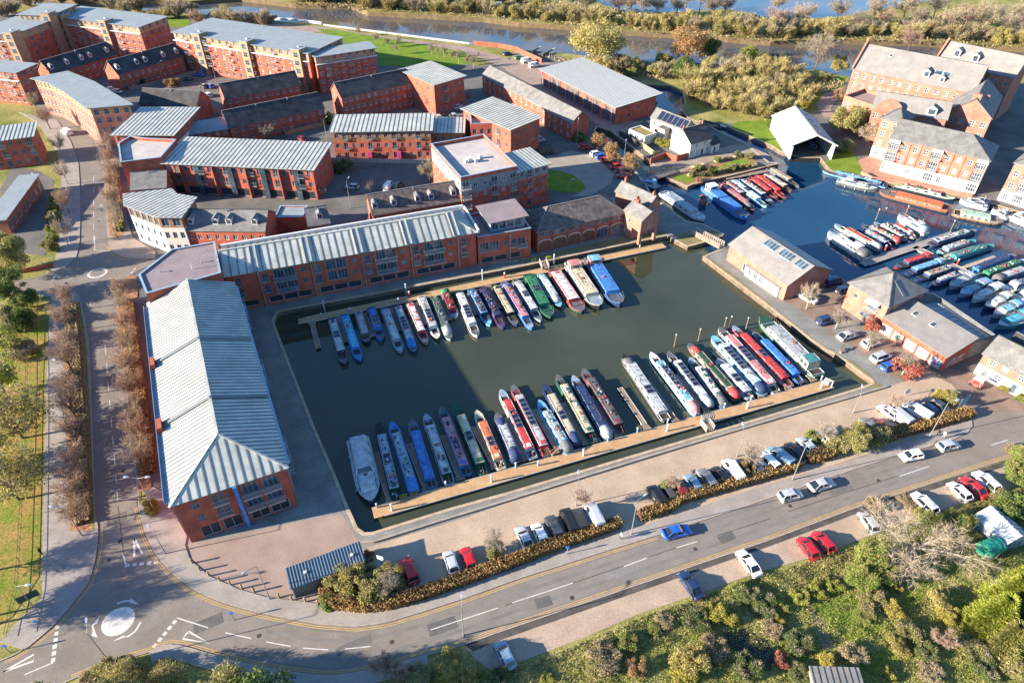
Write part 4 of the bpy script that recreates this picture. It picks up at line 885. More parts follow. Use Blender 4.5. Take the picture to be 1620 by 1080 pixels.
sash_rows(b, 'r', 3, (.9, 4.1, 7.3), ww=1.6)
b.walls(WHITEP, [(3.3, BRICK2)]); b.roof('hip', 3.4, SLATE, .4, hipl=0); b.done()
for k in (0, 4, 8): x = b.L * (k + .5) / 9; mb = MB(); mb.slab([(x - 1.5, -1.4, 9.4), (x + 1.5, -1.4, 9.4), (x + 1.2, -.02, 9.95), (x - 1.2, -.02, 9.95)], .08); mb.build('balcony_canopy', FRAMEW, b.o)
for k in range(1, 9): b.pipe('f', b.L * k / 9, 3.3, r=.07, m=BRICK)
b = Building('apartment_tower', 'square pink brick corner tower with small pyramid roof', q(4, 757, 715), q(4, 880, 748), q(4, 925, 692), 12.0, cat='tower'); sash_rows(b, 'f', 2, (.9, 3.9, 6.7, 9.4), ww=1.3); b.walls(WHITEP, [(3.3, BRICK2)]); b.roof('hip', 2.4, SLATE, .5); b.done()
b = Building('riverside_apartments', 'pink and white apartment block with balconies at the right edge of the wharf', (1577, 316), (1690, 352), None, 11.0, D=12, base=True, cat=AP)
for z in (0.6, 3.9, 7.2):
    for k in range(6):
        b.win('f', b.L * (k + .5) / 6, z, 2.2 if k % 2 else 1.2, 2.1 if k % 2 else 1.6, 'w4x' if k % 2 else 'w2x', balc=1.0 if k % 2 and z > 1 else 0, light=.1)
sash_rows(b, 'l', 3, (4.2, 7.4)); b.walls(WHITEP, [(3.2, BRICK2)]); b.roof('hip', 3.6, SLATE, .4); b.done()
# wharf wall in front of the apartments
wl = MB(); pts = gl(*qs(8, 625, 60, 690, 95, 830, 112, 1060, 155, 1300, 200))
for i in range(len(pts) - 1): wl.obox(pts[i], pts[i + 1], .35, 1.0)
wl = tag(wl.build('wharf_wall', BRICK2), 'low pink brick wall along the apartment wharf', 'wall')
pv = MB(); A0, B0 = G(q(8, 1330, 175)), G(q(8, 1460, 215))

# ------------------------------------------------------------------ far estate
def flat_apts(label, A, B_, C, H, nf, n, towers=(), roof=METALB, pent=True, buff_top=True, D=None):
    b = Building('estate_apartments', label, A, B_, C, H, D=D, cat=AP)
    for f in range(nf):
        z = 0.9 + f * (H / nf)
        b.row('f', z, n, 1.3, 1.6, 'w2x' if f % 2 else 'w2', balc=0)
        b.row('r', z, 4, 1.2, 1.5, 'b2x')
    for i in range(n):
        if i % 3 == 1:
            for f in range(1, nf - 1): pass
    b.walls(BRICK, [(H * (nf - 1) / nf, BUFF)] if buff_top else []); b.roof('mono', .25, roof, .7); b.done()
    for t in towers:
        x = b.L * t; w = 3.6
        b.boxpart('stair_tower', (x - w / 2, -1.4, 0, x + w / 2, 3.2, H + 1.0), BUFF); b.boxpart('tower_roof', (x - w / 2 - .3, -1.7, H + 1.0, x + w / 2 + .3, 3.5, H + 1.18), METALB)
        for f in range(nf):
            fm, pm = window_meshes(1.9, 1.8, 'b2x'); wd = link('window', fm, b.o, (x, -1.44, 1.1 + f * (H / nf))); link('pane', pm, wd, (0, -0.05, 0))
        mb = MB(); mb.box(x - .6, .9, H + 1.18, x + .2, 1.6, H + 1.6); mb.build('roof_vent', PEBBLE, b.o)
    for i in range(n // 3):
        x = b.L * (i * 3 + 1.5) / n
        for f in range(1, nf):
            bs, br = balcony_mesh(2.2, 1.0); g = link('balcony', bs, b.o, (x, -.01, .75 + f * (H / nf))); link('railing', br, g)
    mb = MB(); z = H * (nf - 1) / nf; mb.box(-.3, -.9, z - .12, b.L + .3, -.004, z + .05); mb.build('terrace_ledge', FRAMEW, b.o)
    return b
flat_apts('long far orange and red apartment block with blue-grey roof by the river', q(1, 312, 98), q(1, 845, 165), q(1, 985, 102), 13.0, 5, 14, (.12, .62))
flat_apts('taller left end of the far apartment block behind the other roofs', q(1, 112, 88), q(1, 305, 95), q(1, 455, 32), 15.0, 5, 6, (.9,))
flat_apts('red apartment block with blue-grey roof at the top left corner', q(1, -160, 195), q(1, 75, 212), q(1, 228, 115), 13.0, 5, 8, (.95,))
flat_apts('red and cream block with blue roof cut by the left picture edge', q(1, -160, 415), q(1, 95, 442), q(1, 270, 400), 11.5, 4, 6, buff_top=False)
flat_apts('very long red and orange apartment block with stair towers beside the riverside lawn', q(1, 1055, 195), q(2, 335, 325), q(2, 742, 262), 14.0, 5, 18, (.2, .56, .93))
b = flat_apts('glazed red end wing of the long apartment block by the lawn', q(2, 380, 348), q(2, 745, 292), None, 13.0, 5, 8, (), D=7.5)
o, Lp = poly_block('curved_block', 'curved red block with plain blue-grey roof facing the avenue bend', qs(1, 207, 478, 300, 500, 400, 553, 480, 612, 545, 657, 790, 637, 680, 572, 560, 500, 405, 439), 12.0, BRICK2, METALB, 0, over=.8, bands=[(9.2, BUFF)],
                   rows=[(e, z, 4, 1.1, 1.6, 'w2x') for e in (0, 1, 2, 3) for z in (1, 4, 7, 9.6)] + [(4, z, 4, 1.4, 1.6, 'b2x') for z in (1, 4, 7, 9.6)], cat=AP)

def terrace(label, A, B_, D, H, rise, nw, roof=SLATED, wall=BRICK, dorm=(), rows=(0.9, 3.6), gl_='l', rl=0, hz=None, ww=1.0):
    b = Building('terrace', label, A, B_, None, H, D=D, cat='terraced houses')
    for z in rows: b.row('f', z, nw, ww, 1.25, 'w2')
    for w in 'lr': b.row(w, rows[-1], 2, .9, 1.2, 'w2')
    b.walls(wall); b.roof('gable', rise, roof, .3); b.done()
    for t in dorm: b.dormer(b.L * t, .3)
    for k in range(rl): b.rooflight(b.L * (k + .5) / rl, .6, .7, .9)
    n = max(2, int(b.L / 9))
    for k in range(1, n): b.boxpart('soil_vent', (b.L * k / n - .1, b.D / 2 - .6, H + rise * .8, b.L * k / n + .1, b.D / 2 - .4, H + rise + .4), PEBBLE)
    return b
terrace('dark slate terrace with white dormers below the far long apartments', q(1, 318, 448), q(1, 712, 328), 9, 6.0, 3.8, 9, METALB if False else SLATED, dorm=(.05, .28, .5, .63, .9))
terrace('slate terrace with five dormers and walled back gardens in the far estate', q(1, 720, 452), q(1, 1115, 340), 9, 6.0, 3.8, 10, dorm=(.05, .33, .46, .74, .95))
terrace('short dark slate terrace in the middle of the far courtyard', q(1, 850, 632), q(1, 1195, 650), 9, 5.6, 3.6, 6)
terrace('dark slate terrace with porches beside the courtyard road', q(1, 1375, 600), q(2, 288, 517), 9, 5.6, 3.6, 11)
terrace('long dark slate terrace with fenced gardens in front of the courtyard', q(1, 1400, 777), q(2, 433, 658), 9, 5.6, 3.8, 12)
terrace('blue-roofed low terrace end joining the long dark terrace', q(1, 1045, 838), q(1, 1395, 782), 9, 5.2, 2.2, 7, METALB)
terrace('three-storey red terrace with two rows of white windows', q(2, 540, 592), q(2, 972, 502), 9, 8.2, 3.4, 12, rows=(.9, 3.5, 6.2))
def metal_block(label, A, B_, C, H, n, nf, seam, rise=.9, wall=BRICK, top=None, D=None, style='b2', under=False, balc=.0, rf=METAL):
    b = Building('estate_apartments', label, A, B_, C, H, D=D, cat=AP)
    for f in range(nf):
        z = .9 + f * (H / nf)
        if under and f == 0: b.row('f', .2, n // 2, b.L / (n // 2) * .8, 2.2, 'g1', name='car_port'); continue
        for i in range(n): b.win('f', b.L * (i + .5) / n, z - (.5 if i % 3 == 1 else 0), 1.3 if i % 3 == 1 else 1.05, 2.0 if i % 3 == 1 else 1.3, style, balc=.5 if i % 3 == 1 and f else 0)
        b.row('r', z, 3, 1.0, 1.3, style); b.row('l', z, 3, 1.0, 1.3, style)
    b.walls(wall, [(H * (nf - 1) / nf, top)] if top else []); b.roof('mono', rise, rf, .8, seam=seam, rib=.16); b.done(); return b
b = metal_block('red block with pale ribbed roof and timber top storey in the middle estate', q(2, 480, 802), q(2, 1082, 792), q(2, 1105, 712), 9.0, 12, 3, 1.3, .8, top=TIMBER)
for t in (.36, .66): b.boxpart('pink_entrance', (b.L * t - .6, -1.0, 0, b.L * t + .6, -.01, 2.6), mat('magenta_panel', (.42, .05, .16), .6))
metal_block('lower ribbed-roof link beside the timber-topped red block', q(2, 1088, 806), q(2, 1278, 804), q(2, 1285, 732), 7.2, 4, 2, 1.1, .6, top=TIMBER)
metal_block('square red block with pale ribbed roof next to the three-storey terrace', q(2, 1105, 517), q(2, 1287, 463), q(2, 958, 420), 10.5, 4, 3, 1.2, .5)
b = metal_block('red block with pale ribbed roof and balconies by the lane', (733, 172), (808, 204), (845, 184), 10.5, 6, 3, 1.2, .5)
b = Building('estate_apartments', 'flat-roofed red projection with brick parapet below the lane block', q(2, 1330, 772), q(2, 1555, 765), None, 9.0, D=9, cat=AP); sash_rows(b, 'f', 5, (1, 4, 6.6), 'b2'); b.walls(BRICK); b.flat(FLATW, .8); b.done()
b = Building('estate_apartments', 'big block with pale flat roof, timber-grey top and balconies near the turning circle', (729, 286), (819, 268), (690, 231), 11.5, cat=AP)
for f in range(4):
    for i in range(6): b.win('f', b.L * (i + .5) / 6, .8 + f * 2.75, 1.7 if i in (0, 3, 5) else 1.1, 1.9 if i in (0, 3, 5) else 1.2, 'w2' if f > 1 else 'b2', balc=1.0 if i in (0, 3, 5) and f else 0)
    b.row('l', .9 + f * 2.75, 6, 1.1, 1.4, 'w2')
b.walls(BRICK, [(7.6, GREYCLAD)]); b.flat(FLATW, .9, BRICK); b.done()
for (x, y) in ((5, 9), (6.2, 9.6), (7.4, 8.4), (9.4, 10)): b.boxpart('roof_plant', (x - .4, y - .5, 11.5, x + .4, y + .5, 12.5), FRAMEW)
b = metal_block('blue-grey and red block with ribbed roof facing the turning circle', q(3, 78, 1044), q(3, 258, 997), q(3, 180, 907), 11.0, 4, 4, 1.1, .4, top=GREYCLAD)
for f in range(1, 4): bs, br = balcony_mesh(3.2, 1.2); g = link('balcony', bs, b.o, (b.L + .01, 3, .6 + f * 2.75), math.pi / 2); link('railing', br, g)
metal_block('trapezoid ribbed-roof block behind the avenue trees', q(1, 690, 820), q(1, 1052, 822), q(1, 948, 668), 9.0, 7, 3, 1.25, .5, wall=RENDER, top=BRICK)
o, Lp = poly_block('flat_roofed_block', 'red block with white flat roof and stepped brick parapet by the avenue', qs(1, 742, 1007, 985, 978, 1080, 868, 880, 858, 800, 846, 727, 892), 9.8, BRICK, FLATW, .8, rows=[(0, 6.4, 3, 1.1, 1.3, 'b2'), (0, 3.4, 3, 1.1, 1.3, 'b2')])
b = metal_block('long red block with pale ribbed roof over undercroft parking', q(1, 992, 992), q(2, 362, 1032), q(2, 440, 892), 9.0, 18, 3, 1.25, .8, under=True)
for k in range(1, 9): b.boxpart('stair_fin', (b.L * k / 9 - .15, -.9, 0, b.L * k / 9 + .15, -.01, 8.6), BRICK) if k % 2 else b.boxpart('glazed_stair', (b.L * k / 9 - .7, -.5, 0, b.L * k / 9 + .7, -.01, 8.4), GLASS)
o, Lp = poly_block('white_corner_building', 'white rendered corner building with blue-grey ribbed roof at the junction', qs(5, 770, 245, 960, 318, 1100, 318, 1185, 205, 1065, 185, 1040, 155, 765, 185), 10.0, RENDER, METAL, 0, over=.6, bands=[(7.0, TIMBER)],
                   rows=[(0, 1.0, 4, 1.0, 1.4, 'b2'), (0, 4.2, 5, .9, 1.4, 'b2'), (0, 7.3, 5, 1.5, 2.2, 'b2'), (1, 1.0, 3, 1.0, 1.4, 'b2'), (1, 4.2, 3, 1.0, 1.6, 'b2'), (1, 7.4, 2, 1.7, 2.1, 'b2'), (6, 4.2, 2, 1.0, 1.4, 'b2')], seam=1.2)
terrace('pink-gabled slate house between the white corner building and the ribbed roof', q(5, 800, 150), q(5, 1010, 135), 8, 5.6, 2.8, 4, roof=SLATE)
terrace('grey slate house with four white dormers beside the white corner building', q(5, 1125, 398), q(5, 1612, 402), 9, 6.2, 3.0, 9, SLATE, dorm=(.07, .38, .55, .87), wall=BRICK)
b = Building('flat_garage', 'small flat white-roofed brick link building behind the quay block', q(6, 132, 330), q(6, 305, 328), None, 4.2, D=6, cat='garage'); b.walls(BRICK); b.flat(METALB, .3); b.done()
terrace('small slate house with one dormer behind the quay block', q(6, 342, 372), q(6, 466, 352), 7, 5.4, 2.8, 3, SLATE, dorm=(.6,))
terrace('slate house row with five white dormers behind the north quay block', q(6, 732, 306), q(6, 1270, 216), 8.5, 6.0, 3.4, 10, SLATEM, dorm=(.04, .25, .52, .67, .93))
b = Building('canal_warehouse', 'long slate-roofed red warehouse beside the lane to the locks', (763, 118), q(3, 402, 744), q(3, 532, 726), 6.2, cat='warehouse')
for z in (.9, 3.8): b.row('f', z, 16, 1.1, 1.5, 'w2x')
b.walls(BRICK); b.roof('gable', 2.6, SLATE, .35); b.done(); b.boxpart('roof_terrace', (b.L * .52, -.3, 5.7, b.L + .2, .9, 6.1), METALB)
b = Building('glass_restaurant', 'red and glass restaurant under a big off-white monopitch roof by the lock', q(3, 232, 425), q(3, 675, 647), q(3, 872, 566), 6.2, cat='restaurant')
for k in range(15): b.win('f', b.L * (k + .5) / 15, .2, 2.0 if k % 4 else 1.6, 4.6 if k % 4 else 2.6, 's3x')
b.win('r', 6, 1.2, 1, 1.4, 'b1'); b.win('r', 9, 3.8, .8, .9, 'b1'); b.walls(BRICK); b.roof('mono', 1.2, METALW, 1.5, seam=.9, rib=.07, seam_m=METALB); b.done()
for k in range(9): mb = MB(); x = .5 + (b.L - 1) * k / 8; mb.tube((x, -1.3, 0), (x, -1.3, 6.1), .12); mb.build('roof_column', PEBBLE, b.o)
b = Building('lock_cottage_annexe', 'pale stone building with solar panels on its roof by the lock arm', q(3, 888, 712), q(3, 1088, 792), q(3, 1165, 772), 4.8, cat='house'); b.row('f', 2.6, 4, .9, 1.0, 'w1'); b.walls(mat('pale_stone', (.52, .42, .33), .9, var=.15)); b.roof('gable', 2.4, SLATE, .3); b.done()
for k in range(6):
    for j in (0, 1):
        p_, e_, u_ = b.on_roof(3.2 + k * 1.9, .32 + j * .36); nn = e_.cross(u_); mb = MB(); a_ = e_ * .8; c_ = u_ * .75; mb.loft([[p_ - a_ - c_ + nn * .06, p_ + a_ - c_ + nn * .06, p_ + a_ + c_ + nn * .06, p_ - a_ + c_ + nn * .06], [p_ - a_ - c_ + nn * .11, p_ + a_ - c_ + nn * .11, p_ + a_ + c_ + nn * .11, p_ - a_ + c_ + nn * .11]]); mb.build('solar_panel', mat('solar_cells', (.012, .018, .045), .25, var=.2, scale=2, spec=.5), b.roof_o)
b.boxpart('porch', (5.5, -2.4, 0, 8.2, -.01, 3.6), RENDER); b.boxpart('porch_roof', (5.2, -2.7, 3.6, 8.5, -.01, 3.8), SLATE)
b = Building('lock_cottage', 'white lock-keeper cottage with slate roof and brick chimneys', q(3, 1132, 876), q(3, 1258, 840), None, 4.8, D=8.5, cat='house'); b.row('f', .8, 4, .8, 1.3, 'w2x', skip=(2,)); b.win('f', b.L * .625, .05, .9, 2.0, 'b1', 'door'); b.row('f', 3.1, 2, .8, 1.2, 'w2x', .1, .9)
b.walls(RENDER); b.roof('gable', 3.0, SLATED, .25); b.done(); b.chimney(.4, b.D / 2, 7.2, 1.6); b.chimney(b.L - .4, b.D / 2, 7.2, 1.6)
b = Building('lock_cottage', 'low white outbuilding with slate roof against the lock cottage', q(3, 1260, 886), q(3, 1310, 868), None, 2.8, D=5, cat='house'); b.win('f', b.L * .4, .05, .9, 1.9, 'b1', 'door'); b.walls(RENDER); b.roof('gable', 1.6, SLATED, .2); b.done()
b = Building('garden_cabin', 'white flat-roofed garden cabin with moss roof by the lock arm', q(3, 752, 792), q(3, 850, 838), None, 2.8, D=5, cat='cabin'); b.row('f', .4, 3, 1.4, 1.9, 'w2'); b.walls(RENDER); b.flat(mat('moss_roof', (.23, .19, .06), .95, var=.2), .25, RENDER, cap=WHITEP); b.done()
metal_block('red block with pale ribbed roof at the left picture edge', q(1, -90, 868), q(1, 190, 830), q(1, 128, 768), 8.6, 5, 3, 1.1, .4)
b = Building('low_workshop', 'low blue-roofed workshop in the left side street', q(5, -90, 345), q(5, 28, 335), q(5, 155, 78), 4.2, cat='workshop'); b.row('r', .8, 8, 1.6, 1.8, 'w2'); b.walls(BRICK3); b.roof('mono', .5, METALB, .5); b.done()

b = Building('car_park_shed', 'long dark corrugated container shed at the corner of the brick plaza', q(14, 235, 500), q(14, 680, 332), q(14, 640, 230), 2.6, cat='shed')
mb = MB(); n = 60
def corr(p0, p1, z0, z1):
    p0 = Vector(p0); p1 = Vector(p1); d = p1 - p0; t = d.normalized(); nn = Vector((t.y, -t.x, 0)); prev = None; k = int(d.length / .22)
    for i in range(k * 2 + 1):
        p = p0 + d * (i / (k * 2)) + nn * (.05 if (i // 1) % 2 else 0)
        if prev is not None: mb.poly([(prev.x, prev.y, z0), (p.x, p.y, z0), (p.x, p.y, z1), (prev.x, prev.y, z1)])
        prev = p
for a_, b_ in (((0, 0), (b.L, 0)), ((b.L, 0), (b.L, b.D)), ((b.L, b.D), (0, b.D)), ((0, b.D), (0, 0))): corr((*a_, 0), (*b_, 0), 0, 2.6)
b.wall_mb, b.wall_mats = mb, [mat('container_green_grey', (.10, .12, .12), .6, var=.15)]
L_, D_ = b.L, b.D
b.F = [[Vector((-.2, -.2, 2.62)), Vector((L_ + .2, -.2, 2.62)), Vector((L_ + .2, D_ + .2, 2.8)), Vector((-.2, D_ + .2, 2.8))]]
rb = MB(); rb.slab(b.F[0], .1); b.roof_o = rb.build('roof', mat('shed_roof_blue', (.10, .145, .19), .55, var=.1), b.o); panels(b.roof_o, b.F[0], .42, MATS['shed_roof_blue'], mat('shed_ribs', (.15, .20, .235), .5, var=.1), .12); b.done()
for x in (2.2, 8.8): b.boxpart('roof_vent', (x - .2, 1.2, 2.75, x + .2, 1.6, 3.05), FRAMEW, b.roof_o)

# ------------------------------------------------------------------ pontoons
DECK = mat('timber_decking', (0.36, 0.215, 0.105), 0.85, col2=(0.45, 0.285, 0.15), scale=0.8, fine=0.15, fscale=6)
DECKD = mat('old_timber_decking', (0.20, 0.135, 0.095), 0.9, col2=(0.29, 0.20, 0.14), scale=0.8, fine=0.15, fscale=6)
DECKE = mat('pale_edge_board', (0.42, 0.39, 0.35), 0.8, var=0.15)
FLOATM = mat('grey_float', (0.12, 0.12, 0.12), 0.8, var=0.2)
def pontoon(name, label, a, b, w, m=DECK, z=-0.5, ends=None, cat='pontoon', group=None, wa=None, planks=False):
    """floating walkway: deck boards on a frame with edge boards and floats"""
    a, b = G(a, z), G(b, z); d = b - a; L = math.hypot(d.x, d.y); rz = math.atan2(d.y, d.x)
    o = thing(name, label, cat, (a.x, a.y, WATER_Z), rz, group); h = z - WATER_Z; wa = wa or w
    mb = MB(); mb.loft([[(0, -wa / 2, h - .12), (0, wa / 2, h - .12), (0, wa / 2, h), (0, -wa / 2, h)], [(min(1.6, L * .3), -w / 2, h - .12), (min(1.6, L * .3), w / 2, h - .12), (min(1.6, L * .3), w / 2, h), (min(1.6, L * .3), -w / 2, h)], [(L, -w / 2, h - .12), (L, w / 2, h - .12), (L, w / 2, h), (L, -w / 2, h)]]); mb.build('deck', m, o)
    for s_ in (-1, 1):
        mb = MB(); y = s_ * (w / 2 + .045); mb.box(min(1.6, L * .3), y - .045, h - .22, L, y + .045, h + .05); mb.build('edge_board', DECKE, o)
    n = max(2, int(L / 5))
    for i in range(n): mb = MB(); x = L * (i + .5) / n; mb.box(x - 1.1, -w / 2 + .1, -.15, x + 1.1, w / 2 - .1, h - .13); mb.build('float', FLOATM, o)
    return o, L, rz
PN = pontoon('pontoon', 'long timber pontoon along the north quay', (472, 508.5), (1051, 388), 1.9, DECK)
PS = pontoon('pontoon', 'long timber pontoon along the south quay', (590, 811), (1313, 606.5), 2.2, DECK)
def fingers(view, lst, where, m, group):
    for i, f in enumerate(lst):
        vw = f[4] if len(f) > 4 else view
        pontoon('finger_pontoon', 'narrow timber finger pontoon, %s from the left on the %s pontoon' % (ORD[i], where), q(vw, f[0], f[1]), q(vw, f[2], f[3]), .85, m, -.52, group=group, wa=1.7)
fingers(21, [(180, 700, 237, 920), (398, 655, 470, 870), (622, 620, 702, 820), (845, 575, 935, 770), (1050, 535, 1148, 720), (1285, 495, 1362, 680), (1495, 455, 1592, 630), (170, 385, 278, 580, 22), (375, 360, 470, 530, 22), (565, 310, 685, 490, 22)], 'north', DECKD, 'finger pontoons of the north row')
fingers(23, [(420, 945, 292, 515), (735, 850, 575, 440), (1020, 750, 865, 365), (1320, 650, 1130, 290), (290, 905, 105, 545, 24), (565, 840, 352, 470, 24), (800, 770, 600, 412, 24), (1075, 710, 850, 352, 24), (1330, 650, 1082, 285, 24), (500, 800, 285, 500, 25), (720, 725, 485, 460, 25), (870, 690, 640, 370, 25), (1115, 630, 765, 300, 25), (1300, 565, 1000, 260, 25), (1480, 505, 1290, 330, 25)], 'south', DECKD, 'finger pontoons of the south row')
pontoon('pontoon', 'grey walkway pontoon across the upper basin', q(27, 365, 775), q(27, 1080, 535), 1.8, PAVE)
pontoon('pontoon', 'grey pontoon stepping right past the cruisers in the upper basin', q(27, 770, 640), q(27, 1275, 885), 1.8, PAVE)
pontoon('pontoon', 'grey pontoon end between the right-hand cruisers', q(27, 1285, 890), q(28, 1380, 730), 1.6, PAVE)
for i, f in enumerate(((1000, 715, 1245, 640), (1150, 800, 1400, 715), (1270, 880, 1560, 790))):
    pontoon('finger_pontoon', 'pale finger pontoon of the upper basin, %s from the top' % ORD[i], q(27, f[0], f[1]), q(27, f[2], f[3]), .9, CARPK, -.5, group='finger pontoons of the upper basin')
pontoon('finger_pontoon', 'pale walkway between the garden bank and the moored boats', q(26, 640, 228), q(26, 985, 165), 1.2, DECKD, -.4)

# ------------------------------------------------------------------ boats
HULLB = mat('hull_blacking', (0.02, 0.02, 0.022), 0.6, var=0.3)
SOLAR = mat('solar_cells', (0.012, 0.018, 0.045))
CLR = dict(white=(.68, .68, .66), grey=(.30, .32, .33), lgrey=(.50, .52, .53), cream=(.62, .55, .38), navy=(.016, .035, .11), blue=(.02, .16, .47), sky=(.13, .40, .62), turq=(.04, .36, .50), red=(.50, .025, .022), dred=(.27, .02, .02), pink=(.50, .17, .17), orange=(.58, .115, .03), green=(.02, .17, .075),
           dgreen=(.015, .075, .045), teal=(.03, .19, .20), black=(.018, .018, .02), brown=(.15, .075, .045), purple=(.075, .035, .11), tan=(.42, .31, .20), dgrey=(.10, .105, .11), mint=(.30, .48, .36), maroon=(.17, .035, .045), bgrey=(.22, .29, .36), silver=(.45, .47, .49))
CLR = {k: tuple(.84 * x + .16 * (sum(c) / 3 * .8 + .03) for x in c) for k, c in CLR.items()}; CLR['white'] = (.50, .50, .48); CLR['lgrey'] = (.38, .395, .40); CLR['silver'] = (.36, .375, .39); CLR['cream'] = (.46, .41, .29)
def half_width(y, L, W, bow, stern, sharp=.62):
    h = W / 2
    if y > L - bow: t = (y - (L - bow)) / bow; return h * max(0.02, max(0.0, 1 - t ** (2.2 if sharp < .7 else 1.7)) ** sharp)
    if y < stern: t = 1 - y / stern; return h * max(.55, math.sqrt(max(0, 1 - .68 * t * t)))
    return h
def boat(name, label, cat, stern_px, bow_px, W, hull='black', side='navy', roof='grey', deck='grey', opts='', group=None, kind='narrow', zz=-.45, band=None):
    a, b = G(stern_px, zz), G(bow_px, zz); d = b - a; L = math.hypot(d.x, d.y); rz = math.atan2(d.y, d.x) - math.pi / 2; W *= .95 if kind == 'narrow' else 1
    o = thing(name, label, cat, (a.x, a.y, WATER_Z), rz, group); rnd = random.Random(hash((round(a.x, 2), round(a.y, 2))) & 0xffff)
    C = lambda k: paint(CLR[k]) if isinstance(k, str) else paint(k)
    op = opts.split()
    fb, bowl, stl, rise = {'narrow': (.62, 3.2, .9, .28), 'cruiser': (1.0, min(4.2, L * .42), .5, .45), 'barge': (.95, 4.2, 2.2, .45), 'low': (.7, 3.5, 1.5, .3)}[kind]
    if kind == 'narrow' and L < 12: bowl = 2.4
    # hull: sections from stern to bow
    ys = [0, .25, .5, stl] + [stl + (L - bowl - stl) * k / 4 for k in range(1, 5)] + [L - bowl * (1 - k / 7) for k in range(1, 8)]
    rings = []; outline = []
    for y in ys:
        hw = half_width(y, L, W, bowl, stl, .62 if kind != 'cruiser' else .75); t = max(0, (y - (L - bowl)) / bowl); zt = fb + rise * t * t; fl = .80 if kind != 'cruiser' else .62
        fl = fl + (1 - fl) * (1 - t) * (.8 if kind != 'cruiser' else .3)
        yy = y
        rings.append([(-hw * fl, yy - t * t * .35, -.3), (-hw * (fl + 1) / 2, yy, .18), (-hw, yy, zt - .12), (-hw, yy, zt), (hw, yy, zt), (hw, yy, zt - .12), (hw * (fl + 1) / 2, yy, .18), (hw * fl, yy - t * t * .35, -.3)])
        outline.append((hw, yy, zt))
    mb = MB(); mb.loft(rings, 0); 
    nseg = 8
    for fi in range(len(mb.f)):
        k = fi % nseg
        if fi < (len(rings) - 1) * nseg: mb.m[fi] = 1 if k in (0, 6) and kind != 'cruiser' else (2 if k in (2, 4) else (3 if k == 3 else 0))
    hm = C(hull); mb.build('hull', [hm, HULLB if kind != 'cruiser' else hm, C(band) if band else C(side), C(deck)], o)
    def hwat(y): return half_width(y, L, W, bowl, stl, .62 if kind != 'cruiser' else .75)
    def well(name, y0, y1, m, inset=.16):
        """open cockpit: coaming and sunken floor shown as a dark tray standing proud of the deck"""
        w_ = min(hwat(y0), hwat(y1)) - inset; z = fb + .01
        if w_ < .2: return
        mb = MB(); t = .07
        mb.box(-w_, y0, z, w_, y0 + t, z + .16); mb.box(-w_, y1 - t, z, w_, y1, z + .16); mb.box(-w_, y0 + t, z, -w_ + t, y1 - t, z + .16); mb.box(w_ - t, y0 + t, z, w_, y1 - t, z + .16); mb.build('coaming', C(side), o)
        f = MB(); f.box(-w_ + t, y0 + t, z, w_ - t, y1 - t, z + .03); f.build(name, m, o)
    def cabin(y0, y1, z0, z1, wf, wt, sidec, roofc, nw=0, name='cabin', ww=.85, wh=.42, rake0=.0, rake1=.12, camber=.07, taper=True, winm=None, porth=False):
        def hw_(y, f): return min(W / 2 * f, (hwat(y) - .05) * 1.0) if taper else W / 2 * f
        mb = MB(); ring = []
        for y, yt in ((y0, y0 + rake0), ((y0 + y1) / 2, (y0 + y1) / 2), (y1, y1 - rake1)):
            a_ = hw_(y, wf); b_ = a_ * wt / wf; ring.append([(-a_, y, z0), (a_, y, z0), (b_, yt, z1), (-b_, yt, z1)])
        for k in range(2):
            r0, r1 = ring[k], ring[k + 1]; mb.poly([r0[1], r1[1], r1[2], r0[2]]); mb.poly([r1[0], r0[0], r0[3], r1[3]])
        mb.poly([ring[0][0], ring[0][1], ring[0][2], ring[0][3]]); mb.poly([ring[2][1], ring[2][0], ring[2][3], ring[2][2]]); cb = mb.build(name, C(sidec), o)
        rm = MB(); rr = []
        for r in ring:
            b_ = r[2][0] + .05; y = r[2][1]; y += -.08 if r is ring[0] else (.08 if r is ring[2] else 0)
            rr.append([(-b_, y, z1 - .03), (b_, y, z1 - .03), (b_, y, z1 + .03), (b_ * .55, y, z1 + .03 + camber * .8), (0, y, z1 + .03 + camber), (-b_ * .55, y, z1 + .03 + camber * .8), (-b_, y, z1 + .03)])
        rm.loft(rr); ro = rm.build(name + '_roof', C(roofc), o)
        # handrails / coloured roof edge
        for sgn in (-1, 1):
            hb = MB(); hb.obox((sgn * (ring[0][2][0] - .1), y0 + .3, z1 + .06), (sgn * (ring[2][2][0] - .1), y1 - .3, z1 + .06), .05, .05); hb.build('handrail', C(sidec), ro)
        if nw:
            gm = winm or GLASS
            for sgn in (-1, 1):
                for i in range(nw):
                    y = y0 + (y1 - y0) * (i + .6) / (nw + .2); a_ = hw_(y, wf); b_ = a_ * wt / wf; zc = z0 + (z1 - z0) * .52
                    def S(yy, t, out): x = a_ + (b_ - a_) * t; return (sgn * (x + out), yy, z0 + (z1 - z0) * t)
                    h_ = wh / (z1 - z0) / 2; tc = .55; w2 = ww / 2
                    fr = MB(); fr.loft([[S(y - w2 - .05, tc - h_ - .08, 0), S(y + w2 + .05, tc - h_ - .08, 0), S(y + w2 + .05, tc + h_ + .08, 0), S(y - w2 - .05, tc + h_ + .08, 0)], [S(y - w2 - .05, tc - h_ - .08, .025), S(y + w2 + .05, tc - h_ - .08, .025), S(y + w2 + .05, tc + h_ + .08, .025), S(y - w2 - .05, tc + h_ + .08, .025)]]); f = fr.build('window', PEBBLE, cb, fix=True)
                    g = MB(); g.poly([S(y - w2, tc - h_, .032), S(y + w2, tc - h_, .032), S(y + w2, tc + h_, .032), S(y - w2, tc + h_, .032)]); g.build('window_glass', gm, cb)
        return cb, ro, ring
